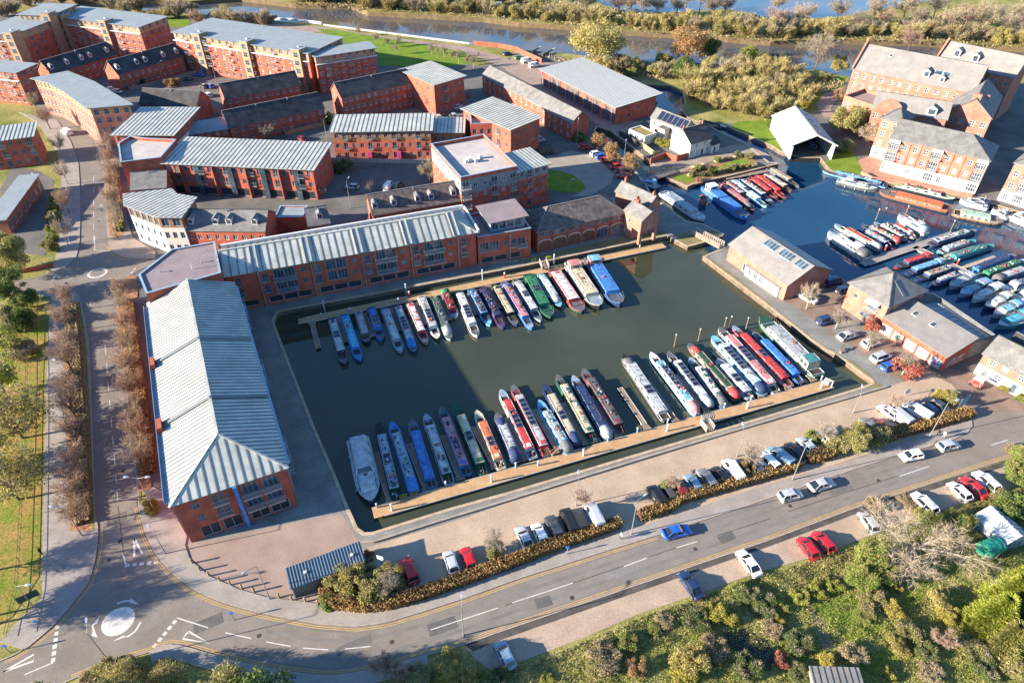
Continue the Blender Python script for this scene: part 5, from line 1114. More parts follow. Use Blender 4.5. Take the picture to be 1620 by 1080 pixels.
    def hood(y0, y1, z0, z1, wf, col, name='canvas_hood', front=.5, back=.2):
        """stretched canvas over hoops"""
        mb = MB(); rr = []; n = 5
        for k in range(n):
            t = k / (n - 1); y = y0 + (y1 - y0) * t; hw = min(W / 2 * wf, hwat(y) - .03); zz_ = z1 - (.05 * math.sin(t * math.pi * 3) if 0 < k < n - 1 else 0)
            if k == 0: zz_ = z0 + (z1 - z0) * (1 - back)
            if k == n - 1: zz_ = z0 + (z1 - z0) * (1 - front)
            rr.append([(-hw, y, z0), (-hw * .96, y, z0 + (zz_ - z0) * .6), (-hw * .68, y, zz_ - .04), (0, y, zz_ + .05), (hw * .68, y, zz_ - .04), (hw * .96, y, z0 + (zz_ - z0) * .6), (hw, y, z0)])
        mb.loft(rr); h = mb.build(name, mat('canvas_%s' % col, CLR[col], .8, var=.15, scale=2, fine=.1), o, smooth=True)
        for sgn in (-1, 1):
            g = MB(); y = (y0 + y1) / 2; hw = min(W / 2 * wf, hwat(y) - .03); g.poly([(sgn * (hw * .985 + .01), y - .35, z0 + (z1 - z0) * .28), (sgn * (hw * .985 + .01), y + .35, z0 + (z1 - z0) * .28), (sgn * (hw * .965 + .015), y + .35, z0 + (z1 - z0) * .56), (sgn * (hw * .965 + .015), y - .35, z0 + (z1 - z0) * .56)]); g.build('hood_window', mat('clear_vinyl', (.35, .38, .40), .2, var=.2), h)
    def roof_stuff(ro, y0, y1, z, wr):
        y = y0 + 1.0
        # vents, chimney, hatch
        for k in range(rnd.randint(2, 4)):
            yy = y0 + (y1 - y0) * rnd.uniform(.15, .9); mb = MB(); mb.tube((0, yy, z), (0, yy, z + .1), .05); mb.tube((0, yy, z + .1), (0, yy, z + .16), .15, .04, 10); mb.build('mushroom_vent', mat('brass', (.5, .35, .1), .35, metal=.8), o)
        yy = y0 + (y1 - y0) * rnd.uniform(.2, .8); mb = MB(); mb.tube((-wr * .6, yy, z - .04), (-wr * .6, yy, z + .55), .07, .07, 8); mb.tube((-wr * .6, yy, z + .55), (-wr * .6, yy, z + .6), .11, .11, 8); mb.build('chimney', paint(CLR['black']), o)
        mb = MB(); mb.box(-.38, y0 + .15, z - .05, .38, y0 + 1.0, z + .07); mb.build('sliding_hatch', C(side), o)
        yb = y0 + (y1 - y0) * .5
        if 'solar' in op or 'solar2' in op or 'big' in op:
            n = 6 if 'big' in op else (4 if 'solar2' in op else 2); ys_ = y0 + (y1 - y0) * rnd.uniform(.3, .45)
            for k in range(n):
                mb = MB(); yk = ys_ + k * 1.15
                if yk + 1.1 > y1: break
                mb.box(-wr * .78, yk, z + .05, wr * .78, yk + 1.02, z + .09); mb.box(-wr * .72, yk + .05, z + .09, wr * .72, yk + .97, z + .093, 1); mb.build('solar_panel', [PEBBLE, SOLAR], o)
        if 'clutter' in op or 'garden' in op:
            cols = ('green', 'brown', 'brown', 'tan', 'bgrey', 'lgrey', 'dgreen', 'dgrey', 'dred', 'black')
            for k in range(rnd.randint(12, 18)):
                yy = y0 + .8 + (y1 - y0 - 1.6) * rnd.random(); x = wr * rnd.uniform(-.6, .6); w_, l_, h_ = rnd.uniform(.07, .22), rnd.uniform(.15, .7), rnd.uniform(.08, .28)
                mb = MB(); mb.loft([[(x - w_, yy - l_ / 2, z), (x + w_, yy - l_ / 2, z), (x + w_, yy + l_ / 2, z), (x - w_, yy + l_ / 2, z)], [(x - w_ * .8, yy - l_ / 2 + .03, z + h_), (x + w_ * .8, yy - l_ / 2 + .03, z + h_), (x + w_ * .8, yy + l_ / 2 - .03, z + h_), (x - w_ * .8, yy + l_ / 2 - .03, z + h_)]]); mb.build('roof_box', C(rnd.choice(cols)), o)
        if 'pole' in op or rnd.random() < .5: mb = MB(); mb.tube((wr * .45, y0 + 2, z + .08), (wr * .45, min(y1 - 1, y0 + 6), z + .08), .03, .03, 6); mb.build('boat_pole', paint(CLR['brown']), o)
        if 'buoy' in op or rnd.random() < .45:
            yy = y0 + (y1 - y0) * rnd.uniform(.2, .8); mb = MB(); rr = []
            for i in range(14):
                t = 2 * math.pi * i / 14; c = Vector((wr * .25 + .30 * math.cos(t), yy + .30 * math.sin(t), z + .12)); u = Vector((math.cos(t), math.sin(t), 0)); rr.append([c + u * (.08 * math.cos(s_ * math.pi / 3)) + Vector((0, 0, .08 * math.sin(s_ * math.pi / 3))) for s_ in range(6)])
            rr.append(rr[0]); mb.loft(rr, cap=False); mb.build('lifebuoy', paint(CLR['orange'] if rnd.random() < .5 else CLR['red']), o)
    def fenders(n=3):
        for k in range(n):
            y = L * (k + 1) / (n + 1); x = hwat(y) + .09; mb = MB(); mb.tube((x, y, .05), (x, y, .55), .09, .09, 7); mb.build('fender', paint(CLR['white' if kind == 'cruiser' else 'black']), o)
    if kind == 'narrow':
        y0 = 1.9 if L > 12 else 1.3; y1 = L - (3.6 if L > 12 else 2.4); zt = 1.42
        cb, ro, rg = cabin(y0, y1, fb - .02, zt, .86, .74, side, roof, max(3, int((y1 - y0) / 2.3)))
        wr = rg[0][2][0]
        roof_stuff(ro, y0, y1, zt + .1, wr)
        if 'hoods' in op: hood(.15, y0 + .5, fb, zt + .35, .9, op[op.index('hoods') + 1], front=0, back=.35)
        else:
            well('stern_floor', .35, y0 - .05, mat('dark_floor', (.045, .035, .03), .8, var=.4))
            mb = MB(); mb.tube((0, .1, fb), (0, .1, fb + .55), .04); mb.tube((0, .1, fb + .55), (.1, 1.3, fb + .72), .03, .02); mb.build('tiller', mat('brass', (.5, .35, .1)), o)
            if rnd.random() < .5:
                for k in range(3): mb = MB(); x = rnd.uniform(-.5, .5); y = rnd.uniform(.5, y0 - .4); mb.box(x - .15, y - .15, fb, x + .15, y + .15, fb + rnd.uniform(.2, .5)); mb.build('deck_box', C(rnd.choice(('tan', 'blue', 'green', 'red', 'grey'))), o)
        if 'hoodb' in op: hood(y1 - .3, L - 1.5, fb, zt + .1, .86, op[op.index('hoodb') + 1], 'cratch_cover', front=.55, back=0)
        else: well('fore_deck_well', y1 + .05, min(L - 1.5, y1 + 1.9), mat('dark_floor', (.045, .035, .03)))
        mb = MB(); mb.tube((0, -.02, .2), (0, -.22, .2), .22, .12, 8); mb.build('stern_fender', HULLB, o)
    elif kind in ('barge', 'low'):
        wh = 'wheel' in op
        ya = 4.6 if wh else 2.0; y1 = L - (4.2 if L > 14 else 3.2); zt = 1.75 if kind == 'barge' else 1.35
        cb, ro, rg = cabin(ya, y1, fb - .02, zt, .84, .76, side, roof, max(4, int((y1 - ya) / 2.2)), ww=.7)
        roof_stuff(ro, ya, y1, zt + .1, rg[0][2][0])
        if wh:
            wc = op[op.index('wheel') + 1]; rc = op[op.index('wheel') + 2]
            cabin(2.2, 4.7, fb - .02, 2.75, .74, .70, wc, rc, 2, 'wheelhouse', ww=.8, wh=.7, rake0=.05, rake1=.15)
            for x in (-.55, 0, .55): g = MB(); g.box(x - .24, 4.60, 2.0, x + .24, 4.68, 2.6); g.build('wheelhouse_screen', GLASS, o)
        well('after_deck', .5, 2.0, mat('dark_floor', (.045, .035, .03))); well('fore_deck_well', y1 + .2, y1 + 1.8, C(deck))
        mb = MB()
        for k in range(7): y = L - bowl * .9 + k * bowl * .13; hw = hwat(y); mb.tube((-hw, y, fb), (-hw, y, fb + .75), .02, .02, 5); mb.tube((hw, y, fb), (hw, y, fb + .75), .02, .02, 5)
        mb.build('bow_rail', PEBBLE, o); fenders()
    elif kind == 'cruiser':
        y1 = L - bowl * .5; ym = L * (.60 if 'flag' in op else .42)
        cabin(ym, y1, fb, fb + .62, .78, .62, side, roof, 3, 'fore_cabin', ww=.9, wh=.24, rake0=0, rake1=.9, camber=.06)
        cb, ro, rg = cabin(L * (.07 if 'flag' in op else .20), ym + .5, fb, fb + 1.35, .82, .66, side, roof, 3, 'wheelhouse', ww=.9, wh=.5, rake0=.15, rake1=1.0, camber=.08)
        g = MB(); r2 = rg[2]; w0, w1 = r2[1][0] * .86, r2[2][0] * .9; ya_, yb_ = r2[1][1], r2[2][1]
        def W_(t, x, out=.03): return (x * (w0 + (w1 - w0) * t), ya_ + (yb_ - ya_) * t + out, fb + 1.35 * t + .02)
        g.poly([W_(.36, 1), W_(.36, -1), W_(.94, -1), W_(.94, 1)]); g.build('windscreen', GLASS, cb)
        if 'hoods' in op: hood(.25, L * .22, fb, fb + 1.3, .86, op[op.index('hoods') + 1], front=0, back=.4)
        else: well('cockpit', .4, L * .19, C('lgrey'))
        h_ = MB(); h_.box(-.3, L * .62, fb + .62, .3, L * .62 + .5, fb + .72); h_.build('deck_hatch', GLASS, o)
        rl = MB(); prev = None
        for sgn in (-1, 1):
            prev = None
            for k in range(7):
                y = L - bowl * 1.1 + bowl * 1.05 * k / 6; t = max(0, (y - (L - bowl)) / bowl); hw = hwat(y) - .06; zt = fb + rise * t * t; p = Vector((sgn * max(hw, .03), y, zt + .55)); rl.tube((p.x, p.y, zt), p, .018, .018, 5)
                if prev is not None: rl.tube(prev, p, .018, .018, 5)
                prev = p
        rl.build('pulpit_rail', PEBBLE, o); fenders(3)
        if 'flag' in op: f = MB(); f.tube((0, .1, fb), (0, -.25, fb + 1.2), .02); f.box(-.01, -.75, fb + .85, .01, -.22, fb + 1.2); f.build('ensign', paint(CLR['red']), o)
        if 'mast' in op: f = MB(); f.tube((0, L * .25, fb + 1.4), (0, L * .25, fb + 2.6), .03); f.tube((-.5, L * .25, fb + 2.1), (.5, L * .25, fb + 2.1), .03); f.build('radar_mast', FRAMEW, o)
    return o
CN = dict(white='white', grey='grey', lgrey='pale grey', cream='cream', navy='navy', blue='blue', sky='light blue', turq='turquoise', red='red', dred='dark red', pink='pink', orange='orange', green='green', dgreen='dark green', teal='teal', black='black', brown='brown', purple='purple', tan='tan', dgrey='dark grey', mint='mint green', maroon='maroon', bgrey='blue-grey', silver='silver')
def fleet(rows, view, where, group):
    """rows: (x0, y0, x1, y1, W, hull, side, roof, kind, opts, view) sighted from the pontoon end to the outer end; '>' bow outward, '<' bow inward"""
    for i, r in enumerate(rows):
        x0, y0, x1, y1, W, hull, side, roof, kind, opts = r[:10]; vw = r[10] if len(r) > 10 else view
        p0, p1 = q(vw, x0, y0), q(vw, x1, y1)
        if '<' in opts: p0, p1 = p1, p0
        kn = {'narrow': 'narrowboat', 'cruiser': 'cabin_cruiser', 'barge': 'barge', 'low': 'widebeam_boat'}[kind]; kw = kn.replace('_', ' ')
        ex = ''
        if 'big' in opts or 'solar2' in opts: ex = ' with solar panels'
        elif 'hoods' in opts: ex = ' with %s hood' % CN[opts.split()[opts.split().index('hoods') + 1]]
        elif 'wheel' in opts: ex = ' with wheelhouse'
        lab = '%s and %s %s%s, %s' % (CN[roof], CN[side], kw, ex, where(i)) if roof != side else '%s %s%s, %s' % (CN[roof], kw, ex, where(i))
        boat(kn, lab, 'boat', p0, p1, W, hull, side, roof, (('dgrey', hull, side, 'dgrey', 'bgrey')[i % 5]) if kind != 'cruiser' else 'lgrey', opts.replace('<', '').replace('>', ''), group, kind)
fleet([(350, 665, 462, 1062, 2.1, 'purple', 'purple', 'lgrey', 'narrow', 'solar'), (455, 632, 588, 1030, 2.1, 'blue', 'blue', 'turq', 'narrow', ''), (575, 608, 655, 880, 2.1, 'black', 'dgrey', 'grey', 'narrow', ''),
       (685, 572, 775, 858, 2.2, 'blue', 'blue', 'blue', 'narrow', 'solar2'), (800, 580, 942, 960, 2.1, 'grey', 'bgrey', 'lgrey', 'narrow', ''), (905, 553, 1058, 962, 2.1, 'navy', 'navy', 'lgrey', 'narrow', 'solar2 hoodb blue'),
       (1005, 530, 1160, 886, 2.1, 'tan', 'red', 'white', 'narrow', ''), (1112, 480, 1257, 846, 2.1, 'black', 'white', 'silver', 'narrow', 'solar2'), (1222, 480, 1362, 852, 2.1, 'bgrey', 'green', 'dgrey', 'narrow', 'clutter hoodb grey'),
       (1315, 438, 1405, 662, 2.3, 'grey', 'maroon', 'dred', 'narrow', 'clutter hoods green'), (1430, 440, 1592, 822, 2.3, 'white', 'white', 'white', 'narrow', 'solar2'),
       (25, 420, 188, 728, 2.1, 'sky', 'navy', 'sky', 'narrow', 'clutter big', 22), (125, 400, 302, 752, 2.1, 'navy', 'purple', 'navy', 'narrow', 'clutter', 22), (225, 382, 418, 728, 2.1, 'navy', 'black', 'cream', 'narrow', '', 22),
       (305, 360, 547, 758, 2.1, 'blue', 'blue', 'pink', 'narrow', 'clutter', 22), (405, 342, 622, 692, 2.1, 'grey', 'bgrey', 'white', 'narrow', 'solar', 22), (512, 290, 707, 662, 3.0, 'dgreen', 'green', 'green', 'low', 'solar', 22),
       (612, 290, 792, 572, 2.1, 'black', 'sky', 'white', 'narrow', 'hoodb grey', 22), (727, 252, 972, 618, 3.3, 'dgreen', 'red', 'white', 'low', '', 22), (866, 192, 1122, 582, 3.9, 'black', 'cream', 'cream', 'barge', 'wheel cream pink', 22), (1038, 152, 1298, 562, 4.0, 'navy', 'blue', 'blue', 'barge', 'wheel orange sky', 22)],
      21, lambda i: '%s from left, north pontoon' % ORD[i], 'boats moored at the north pontoon')
fleet([(262, 955, 140, 400, 3.9, 'navy', 'white', 'lgrey', 'cruiser', '< flag'), (477, 922, 317, 268, 2.1, 'black', 'dgreen', 'bgrey', 'narrow', 'solar garden'), (627, 872, 430, 256, 2.1, 'navy', 'blue', 'bgrey', 'narrow', 'garden hoods blue'), (782, 832, 597, 238, 2.15, 'blue', 'blue', 'blue', 'narrow', ''),
       (927, 792, 720, 192, 2.1, 'green', 'dgreen', 'lgrey', 'narrow', 'clutter'), (1077, 722, 850, 128, 2.1, 'navy', 'blue', 'pink', 'narrow', 'solar clutter'), (1217, 702, 975, 108, 2.1, 'dgreen', 'dgreen', 'cream', 'narrow', 'solar'), (1372, 662, 1155, 162, 2.1, 'dgreen', 'cream', 'orange', 'narrow', 'solar'),
       (1502, 602, 1325, 185, 2.2, 'navy', 'navy', 'lgrey', 'narrow', 'hoods navy hoodb navy'), (347, 897, 65, 308, 2.15, 'black', 'white', 'red', 'narrow', 'solar2', 24), (467, 872, 165, 268, 2.1, 'navy', 'red', 'silver', 'narrow', 'big', 24), (657, 852, 390, 398, 2.1, 'sky', 'sky', 'grey', 'narrow', 'clutter hoods dgrey', 24),
       (722, 792, 435, 262, 2.1, 'navy', 'navy', 'cream', 'narrow', 'solar hoods navy', 24), (862, 757, 545, 182, 2.1, 'green', 'dgreen', 'cream', 'narrow', 'clutter', 24), (992, 727, 680, 188, 2.1, 'navy', 'navy', 'navy', 'narrow', 'hoods grey', 24), (1112, 682, 765, 128, 2.15, 'brown', 'maroon', 'dgrey', 'narrow', 'clutter', 24),
       (432, 792, 115, 320, 2.5, 'black', 'lgrey', 'silver', 'narrow', 'solar hoodb dgrey', 25), (642, 742, 310, 306, 2.1, 'sky', 'white', 'sky', 'narrow', 'clutter big hoods pink', 25), (742, 702, 435, 302, 2.1, 'black', 'bgrey', 'white', 'narrow', 'big hoods grey', 25), (837, 692, 590, 343, 2.1, 'blue', 'dgrey', 'white', 'narrow', 'clutter hoods dgrey', 25),
       (932, 642, 580, 242, 2.1, 'dgreen', 'tan', 'dgreen', 'narrow', 'hoods red hoodb red', 25), (1022, 632, 785, 353, 2.4, 'grey', 'lgrey', 'white', 'narrow', 'solar', 25), (1122, 602, 750, 187, 2.5, 'white', 'sky', 'white', 'narrow', 'big hoods navy', 25), (1212, 592, 800, 128, 2.4, 'white', 'white', 'pink', 'narrow', 'solar2', 25),
       (1312, 547, 895, 118, 2.1, 'dred', 'dred', 'red', 'narrow', 'solar', 25), (1387, 522, 1040, 158, 2.1, 'navy', 'blue', 'blue', 'narrow', 'buoy', 25), (1512, 482, 1095, 60, 4.0, 'dgreen', 'white', 'grey', 'barge', 'wheel cream teal', 25)],
      23, lambda i: '%s from left, south pontoon' % ORD[i], 'boats moored at the south pontoon')
fleet([(455, 300, 815, 575, 3.9, 'blue', 'blue', 'blue', 'barge', 'wheel white white'), (575, 278, 882, 505, 2.1, 'black', 'maroon', 'pink', 'narrow', 'hoodb dgrey'), (625, 258, 838, 422, 2.1, 'black', 'dred', 'lgrey', 'narrow', 'clutter'), (672, 245, 985, 472, 2.3, 'sky', 'sky', 'white', 'narrow', 'solar'),
       (752, 238, 1032, 432, 2.1, 'black', 'navy', 'white', 'narrow', 'clutter'), (837, 222, 1077, 402, 2.1, 'black', 'dred', 'red', 'narrow', ''), (897, 206, 1152, 402, 2.1, 'black', 'red', 'red', 'narrow', 'pole'), (962, 200, 1197, 342, 2.1, 'brown', 'brown', 'white', 'narrow', ''), (992, 142, 1262, 302, 2.1, 'dgrey', 'dgrey', 'tan', 'narrow', '')],
      26, lambda i: '%s from left, garden bank' % ORD[i], 'boats moored at the garden bank')
fleet([(405, 735, 95, 540, 3.7, 'white', 'white', 'white', 'cruiser', '> hoods dgrey mast'), (505, 665, 150, 468, 2.2, 'bgrey', 'mint', 'red', 'narrow', 'hoods grey'), (585, 640, 335, 500, 2.1, 'navy', 'navy', 'lgrey', 'narrow', ''), (655, 612, 357, 468, 2.1, 'navy', 'navy', 'tan', 'narrow', 'clutter hoods red'), (705, 592, 452, 452, 2.1, 'black', 'dgrey', 'white', 'narrow', 'clutter'), (775, 572, 557, 452, 2.1, 'white', 'white', 'red', 'narrow', ''), (862, 545, 640, 408, 3.0, 'white', 'white', 'lgrey', 'cruiser', '> hoods bgrey mast')],
      27, lambda i: '%s from left, upper walkway' % ORD[i], 'boats above the upper-basin walkway')
fleet([(885, 625, 1247, 512, 2.2, 'navy', 'navy', 'white', 'narrow', 'clutter'), (962, 685, 1242, 592, 2.2, 'teal', 'bgrey', 'lgrey', 'narrow', 'clutter'), (1022, 745, 1382, 628, 2.4, 'dgreen', 'teal', 'teal', 'narrow', 'garden'), (1197, 842, 1552, 702, 2.2, 'navy', 'blue', 'navy', 'narrow', 'pole'), (1275, 875, 1640, 745, 2.2, 'dgreen', 'green', 'green', 'narrow', 'clutter'), (1035, 505, 1400, 378, 2.6, 'purple', 'purple', 'lgrey', 'narrow', 'hoods dgrey', 28), (1150, 605, 1360, 520, 2.6, 'navy', 'white', 'silver', 'cruiser', '>', 28), (1262, 690, 1440, 620, 2.8, 'blue', 'white', 'white', 'cruiser', '>', 28)],
      27, lambda i: '%s down right of stepped pontoon' % ORD[i], 'boats right of the stepped pontoon')
fleet([(892, 712, 612, 802, 2.1, 'dred', 'navy', 'red', 'narrow', 'hoods red'), (977, 762, 700, 852, 2.2, 'navy', 'navy', 'sky', 'narrow', 'hoods sky'), (1062, 806, 768, 902, 2.1, 'navy', 'navy', 'cream', 'narrow', 'clutter'), (1117, 856, 900, 942, 2.0, 'navy', 'navy', 'white', 'narrow', ''), (1232, 876, 1037, 962, 2.9, 'bgrey', 'bgrey', 'lgrey', 'cruiser', '>'), (1342, 930, 1117, 1022, 2.9, 'bgrey', 'sky', 'bgrey', 'cruiser', '> hoods sky'), (1442, 962, 1217, 1062, 3.0, 'white', 'lgrey', 'white', 'cruiser', '> hoods white'),
       (1192, 662, 942, 772, 2.8, 'navy', 'white', 'white', 'cruiser', '> hoods tan', 28), (1292, 742, 1025, 842, 2.8, 'white', 'white', 'sky', 'cruiser', '> hoods blue', 28), (1400, 820, 1065, 950, 3.0, 'teal', 'teal', 'turq', 'cruiser', '>', 28)],
      27, lambda i: '%s down left of stepped pontoon' % ORD[i], 'boats left of the stepped pontoon')
fleet([(560, 172, 58, 52, 2.1, 'sky', 'navy', 'sky', 'narrow', 'clutter'), (165, 130, 475, 205, 3.0, 'dgrey', 'mint', 'lgrey', 'cruiser', '>'), (620, 162, 1085, 272, 2.2, 'black', 'mint', 'maroon', 'narrow', 'clutter'), (1045, 352, 495, 212, 4.4, 'brown', 'orange', 'orange', 'low', ''), (1345, 338, 1120, 285, 3.2, 'white', 'white', 'navy', 'cruiser', '> hoods navy mast'), (1060, 372, 1460, 452, 4.4, 'brown', 'tan', 'mint', 'low', ''), (1495, 425, 1365, 365, 2.2, 'white', 'white', 'sky', 'cruiser', '>'), (1505, 400, 1720, 490, 3.4, 'white', 'white', 'white', 'cruiser', '>')],
      27, lambda i: '%s from left, apartment wharf' % ORD[i], 'boats along the apartment wharf')
boat('trip_boat', 'pale grey trip boat with long glazed saloon beside the hoist house quay', 'boat', q(26, 95, 345), q(26, 450, 585), 3.8, 'white', 'lgrey', 'bgrey', 'lgrey', '', None, 'low')
boat('workboat', 'blue workboat lying inside the boathouse dock', 'boat', q(4, 300, 830), q(4, 335, 930), 3.0, 'navy', 'navy', 'bgrey', 'grey', '', None, 'cruiser')
boat('rowing_dinghy', 'small brown tender floating beside the blue barge', 'boat', q(26, 418, 412), q(26, 472, 450), 1.4, 'brown', 'orange', 'orange', 'tan', '', None, 'cruiser')
boat('workboat', 'grey moored workboat below the iron bridge rail', 'boat', q(7, 930, 150), q(7, 815, 100), 2.8, 'navy', 'bgrey', 'sky', 'grey', '', None, 'cruiser')

# ------------------------------------------------------------------ cars
TYRE = mat('tyre', (.018, .018, .018), .8, var=.2); RIM = mat('alloy', (.35, .36, .37), .35, metal=.7, var=.1); CARGLASS = mat('car_glass', (.014, .018, .024), .05, var=.2, spec=.7)
LAMPW = mat('headlight', (.7, .7, .68), .2, var=.05); LAMPR = mat('tail_light', (.35, .012, .012), .3, var=.05); PLATE = mat('plate_white', (.7, .68, .5), .6, var=.05)
CARS = {'hatch': dict(L=4.05, W=1.76, belt=.92, top=1.48, ws=(1.05, .35), rr=(-1.45, -1.85), hood=.82, tail=.95), 'saloon': dict(L=4.65, W=1.82, belt=.90, top=1.43, ws=(1.15, .35), rr=(-1.0, -1.75), hood=.80, tail=.93),
        'suv': dict(L=4.6, W=1.88, belt=1.05, top=1.70, ws=(1.2, .55), rr=(-1.8, -2.1), hood=.98, tail=1.05), 'van': dict(L=4.9, W=1.94, belt=1.15, top=1.92, ws=(1.65, .95), rr=(-2.3, -2.38), hood=1.05, tail=1.15)}
CMESH = {}
def wheel_mesh():
    if 'w' not in CMESH:
        t = MB(); rr = []
        for x, r in ((-.1, .26), (-.11, .31), (-.06, .325), (.06, .325), (.11, .31), (.1, .26)): rr.append([(x, r * math.cos(i * math.pi / 10), r * math.sin(i * math.pi / 10)) for i in range(20)])
        t.loft(rr); m = MB(); m.tube((-.105, 0, 0), (.105, 0, 0), .21, .21, 12)
        for i in range(5): a = i * 2 * math.pi / 5; m.obox((-.112, 0, 0), (-.112, .2 * math.cos(a), .2 * math.sin(a)), .05, .01, up=(-1, 0, 0)); m.obox((.108, 0, 0), (.108, .2 * math.cos(a), .2 * math.sin(a)), .05, .01, up=(1, 0, 0))
        CMESH['w'] = (t.mesh('tyre', TYRE, True), m.mesh('rim', RIM))
    return CMESH['w']
def car_mesh(kind):
    if kind in CMESH: return CMESH[kind]
    c = CARS[kind]; L, hw = c['L'], c['W'] / 2; h2 = L / 2
    def sec(y, zb, zt, k): w = hw * k; return [(-w * .90, y, zb), (-w, y, zb + .18), (-w, y, zt - .22), (-w * .93, y, zt - .04), (-w * .7, y, zt), (w * .7, y, zt), (w * .93, y, zt - .04), (w, y, zt - .22), (w, y, zb + .18), (w * .90, y, zb)]
    b = MB(); hd, bt, tl = c['hood'], c['belt'], c['tail']
    b.loft([sec(-h2, .38, tl - .18, .84), sec(-h2 + .12, .26, tl - .02, .95), sec(-h2 + .6, .2, tl, 1), sec(c['rr'][1], .18, bt + .02, 1), sec(0, .17, bt, 1), sec(c['ws'][0], .18, bt, 1), sec(c['ws'][0] + .35, .2, hd + .05, .99), sec(h2 - .45, .2, hd - .04, .97), sec(h2 - .12, .26, hd - .16, .90), sec(h2, .36, hd - .3, .76)])
    g = MB(); t = c['top']; w0, w1 = hw * .90, hw * .71
    def cs(y, z, w): return [(-w, y, z), (w, y, z)]
    base = [(c['ws'][0], bt - .02, w0 * .97), (c['rr'][1], bt - .02, w0 * .96)]; rf = [(c['ws'][1], t - .05, w1), (c['rr'][0], t - .05, w1 * .97)]
    A = [(-base[0][2], base[0][0], base[0][1]), (base[0][2], base[0][0], base[0][1]), (base[1][2], base[1][0], base[1][1]), (-base[1][2], base[1][0], base[1][1])]
    B = [(-rf[0][2], rf[0][0], rf[0][1]), (rf[0][2], rf[0][0], rf[0][1]), (rf[1][2], rf[1][0], rf[1][1]), (-rf[1][2], rf[1][0], rf[1][1])]
    g.loft([A, B])
    r = MB(); y0, y1 = rf[0][0] + .04, rf[1][0] - .04; w = w1 + .015
    r.loft([[(-w, y, t - .07), (w, y, t - .07), (w * .97, y, t - .015), (w * .6, y, t + dz), (-w * .6, y, t + dz), (-w * .97, y, t - .015)] for y, dz in ((y0, 0), ((y0 + y1) / 2, .03), (y1, 0))])
    for i in range(4): r.obox(Vector(A[i]) * 1.003, Vector(B[i]) * 1.003, .07, .06, lift=-.02)
    for sg in (-1, 1):
        ym = (rf[0][0] + rf[1][0]) / 2; r.obox((sg * (w0 + .004), ym, bt), (sg * (w1 + .004), ym, t - .05), .09, .03, up=(sg, 0, 0))
        pass
    if kind == 'van':
        ws = [(-w0 * .99, bt - .05), (w0 * .99, bt - .05), (w1 + .03, t - .04), (-w1 - .03, t - .04)]; r.loft([[(x, y, z) for x, z in ws] for y in (.25, -h2 + .08)]); r.box(-.5, -h2 + .02, bt + .15, .5, -h2 + .079, t - .2)
    hl = MB(); hl.loft([[(-.22, 0, -.06), (.2, .06, -.06), (.2, .05, .07), (-.22, -.03, .09)], [(-.2, .05, -.05), (.18, .11, -.05), (.18, .1, .05), (-.2, .02, .07)]])
    tb = MB(); tb.box(-.14, -.05, -.12, .14, .05, .12)
    mi = MB(); mi.loft([[(-.05, -.05, 0), (.05, -.05, 0), (.05, -.05, .12), (-.05, -.05, .12)], [(-.09, .04, -.01), (.09, .04, -.01), (.09, .04, .14), (-.09, .04, .14)]])
    pl = MB(); pl.box(-.26, -.02, -.06, .26, .02, .06)
    CMESH[kind] = dict(body=b, glass=g.mesh('cabin_glass', CARGLASS), roof=r, hl=hl.mesh('headlight', LAMPW), tl=tb.mesh('tail_light', LAMPR), mi=mi, pl=pl.mesh('number_plate', PLATE)); return CMESH[kind]
CARC = dict(white=(.72, .72, .71), silver=(.40, .42, .44), grey=(.16, .17, .18), black=(.012, .012, .014), navy=(.015, .03, .09), blue=(.015, .10, .42), red=(.45, .012, .018), dred=(.18, .015, .022), green=(.03, .25, .06), ltblue=(.17, .26, .36), dgrey=(.055, .06, .065))
CARM = {}
def car(kind, col, label, front, rear, group=None, z=0.03):
    a, b = G(front, .5), G(rear, .5); c = (a + b) / 2; d = a - b; rz = math.atan2(d.y, d.x) - math.pi / 2; M = car_mesh(kind); P = CARS[kind]
    o = thing('parked_car' if group != 'cars on the road' else 'car', label, 'van' if kind == 'van' else 'car', (c.x, c.y, z), rz, group); cm = carpaint(CARC[col])
    k = (kind, col)
    if k not in CARM: CARM[k] = (M['body'].mesh('body', cm, True), M['roof'].mesh('roof', cm), M['mi'].mesh('wing_mirror', cm))
    bm, rm, mm = CARM[k]; link('body', bm, o); link('cabin_glass', M['glass'], o); link('roof', rm, o)
    L, hw = P['L'], P['W'] / 2; ty, ri = wheel_mesh()
    for sx in (-1, 1):
        for y in (L / 2 - .82, -L / 2 + .80): w = link('wheel', ty, o, (sx * (hw - .085), y, .325)); link('rim', ri, w)
        h = link('headlight', M['hl'], o, (sx * hw * .66, L / 2 - .14, P['hood'] - .22), 0 if sx > 0 else 0); t = link('tail_light', M['tl'], o, (sx * hw * .72, -L / 2 + .06, P['tail'] - .22)); link('wing_mirror', mm, o, (sx * (hw + .04), P['ws'][0] - .25, P['belt'] + .0))
    link('number_plate', M['pl'], o, (0, -L / 2 + .0, .55)); return o
def cars(view, group, lst):
    for (k, c, x0, y0, x1, y1, lab) in lst: car(k, c, lab, q(view, x0, y0), q(view, x1, y1), group)
g = 'cars parked along the hedge'
cars(14, g, [('suv', 'red', 925, 325, 985, 470, 'red people carrier parked nearest the container shed'), ('hatch', 'silver', 1190, 285, 1232, 405, 'silver hatchback between two red cars by the hedge'), ('hatch', 'red', 1295, 270, 1335, 378, 'small red hatchback parked right of the silver hatchback')])
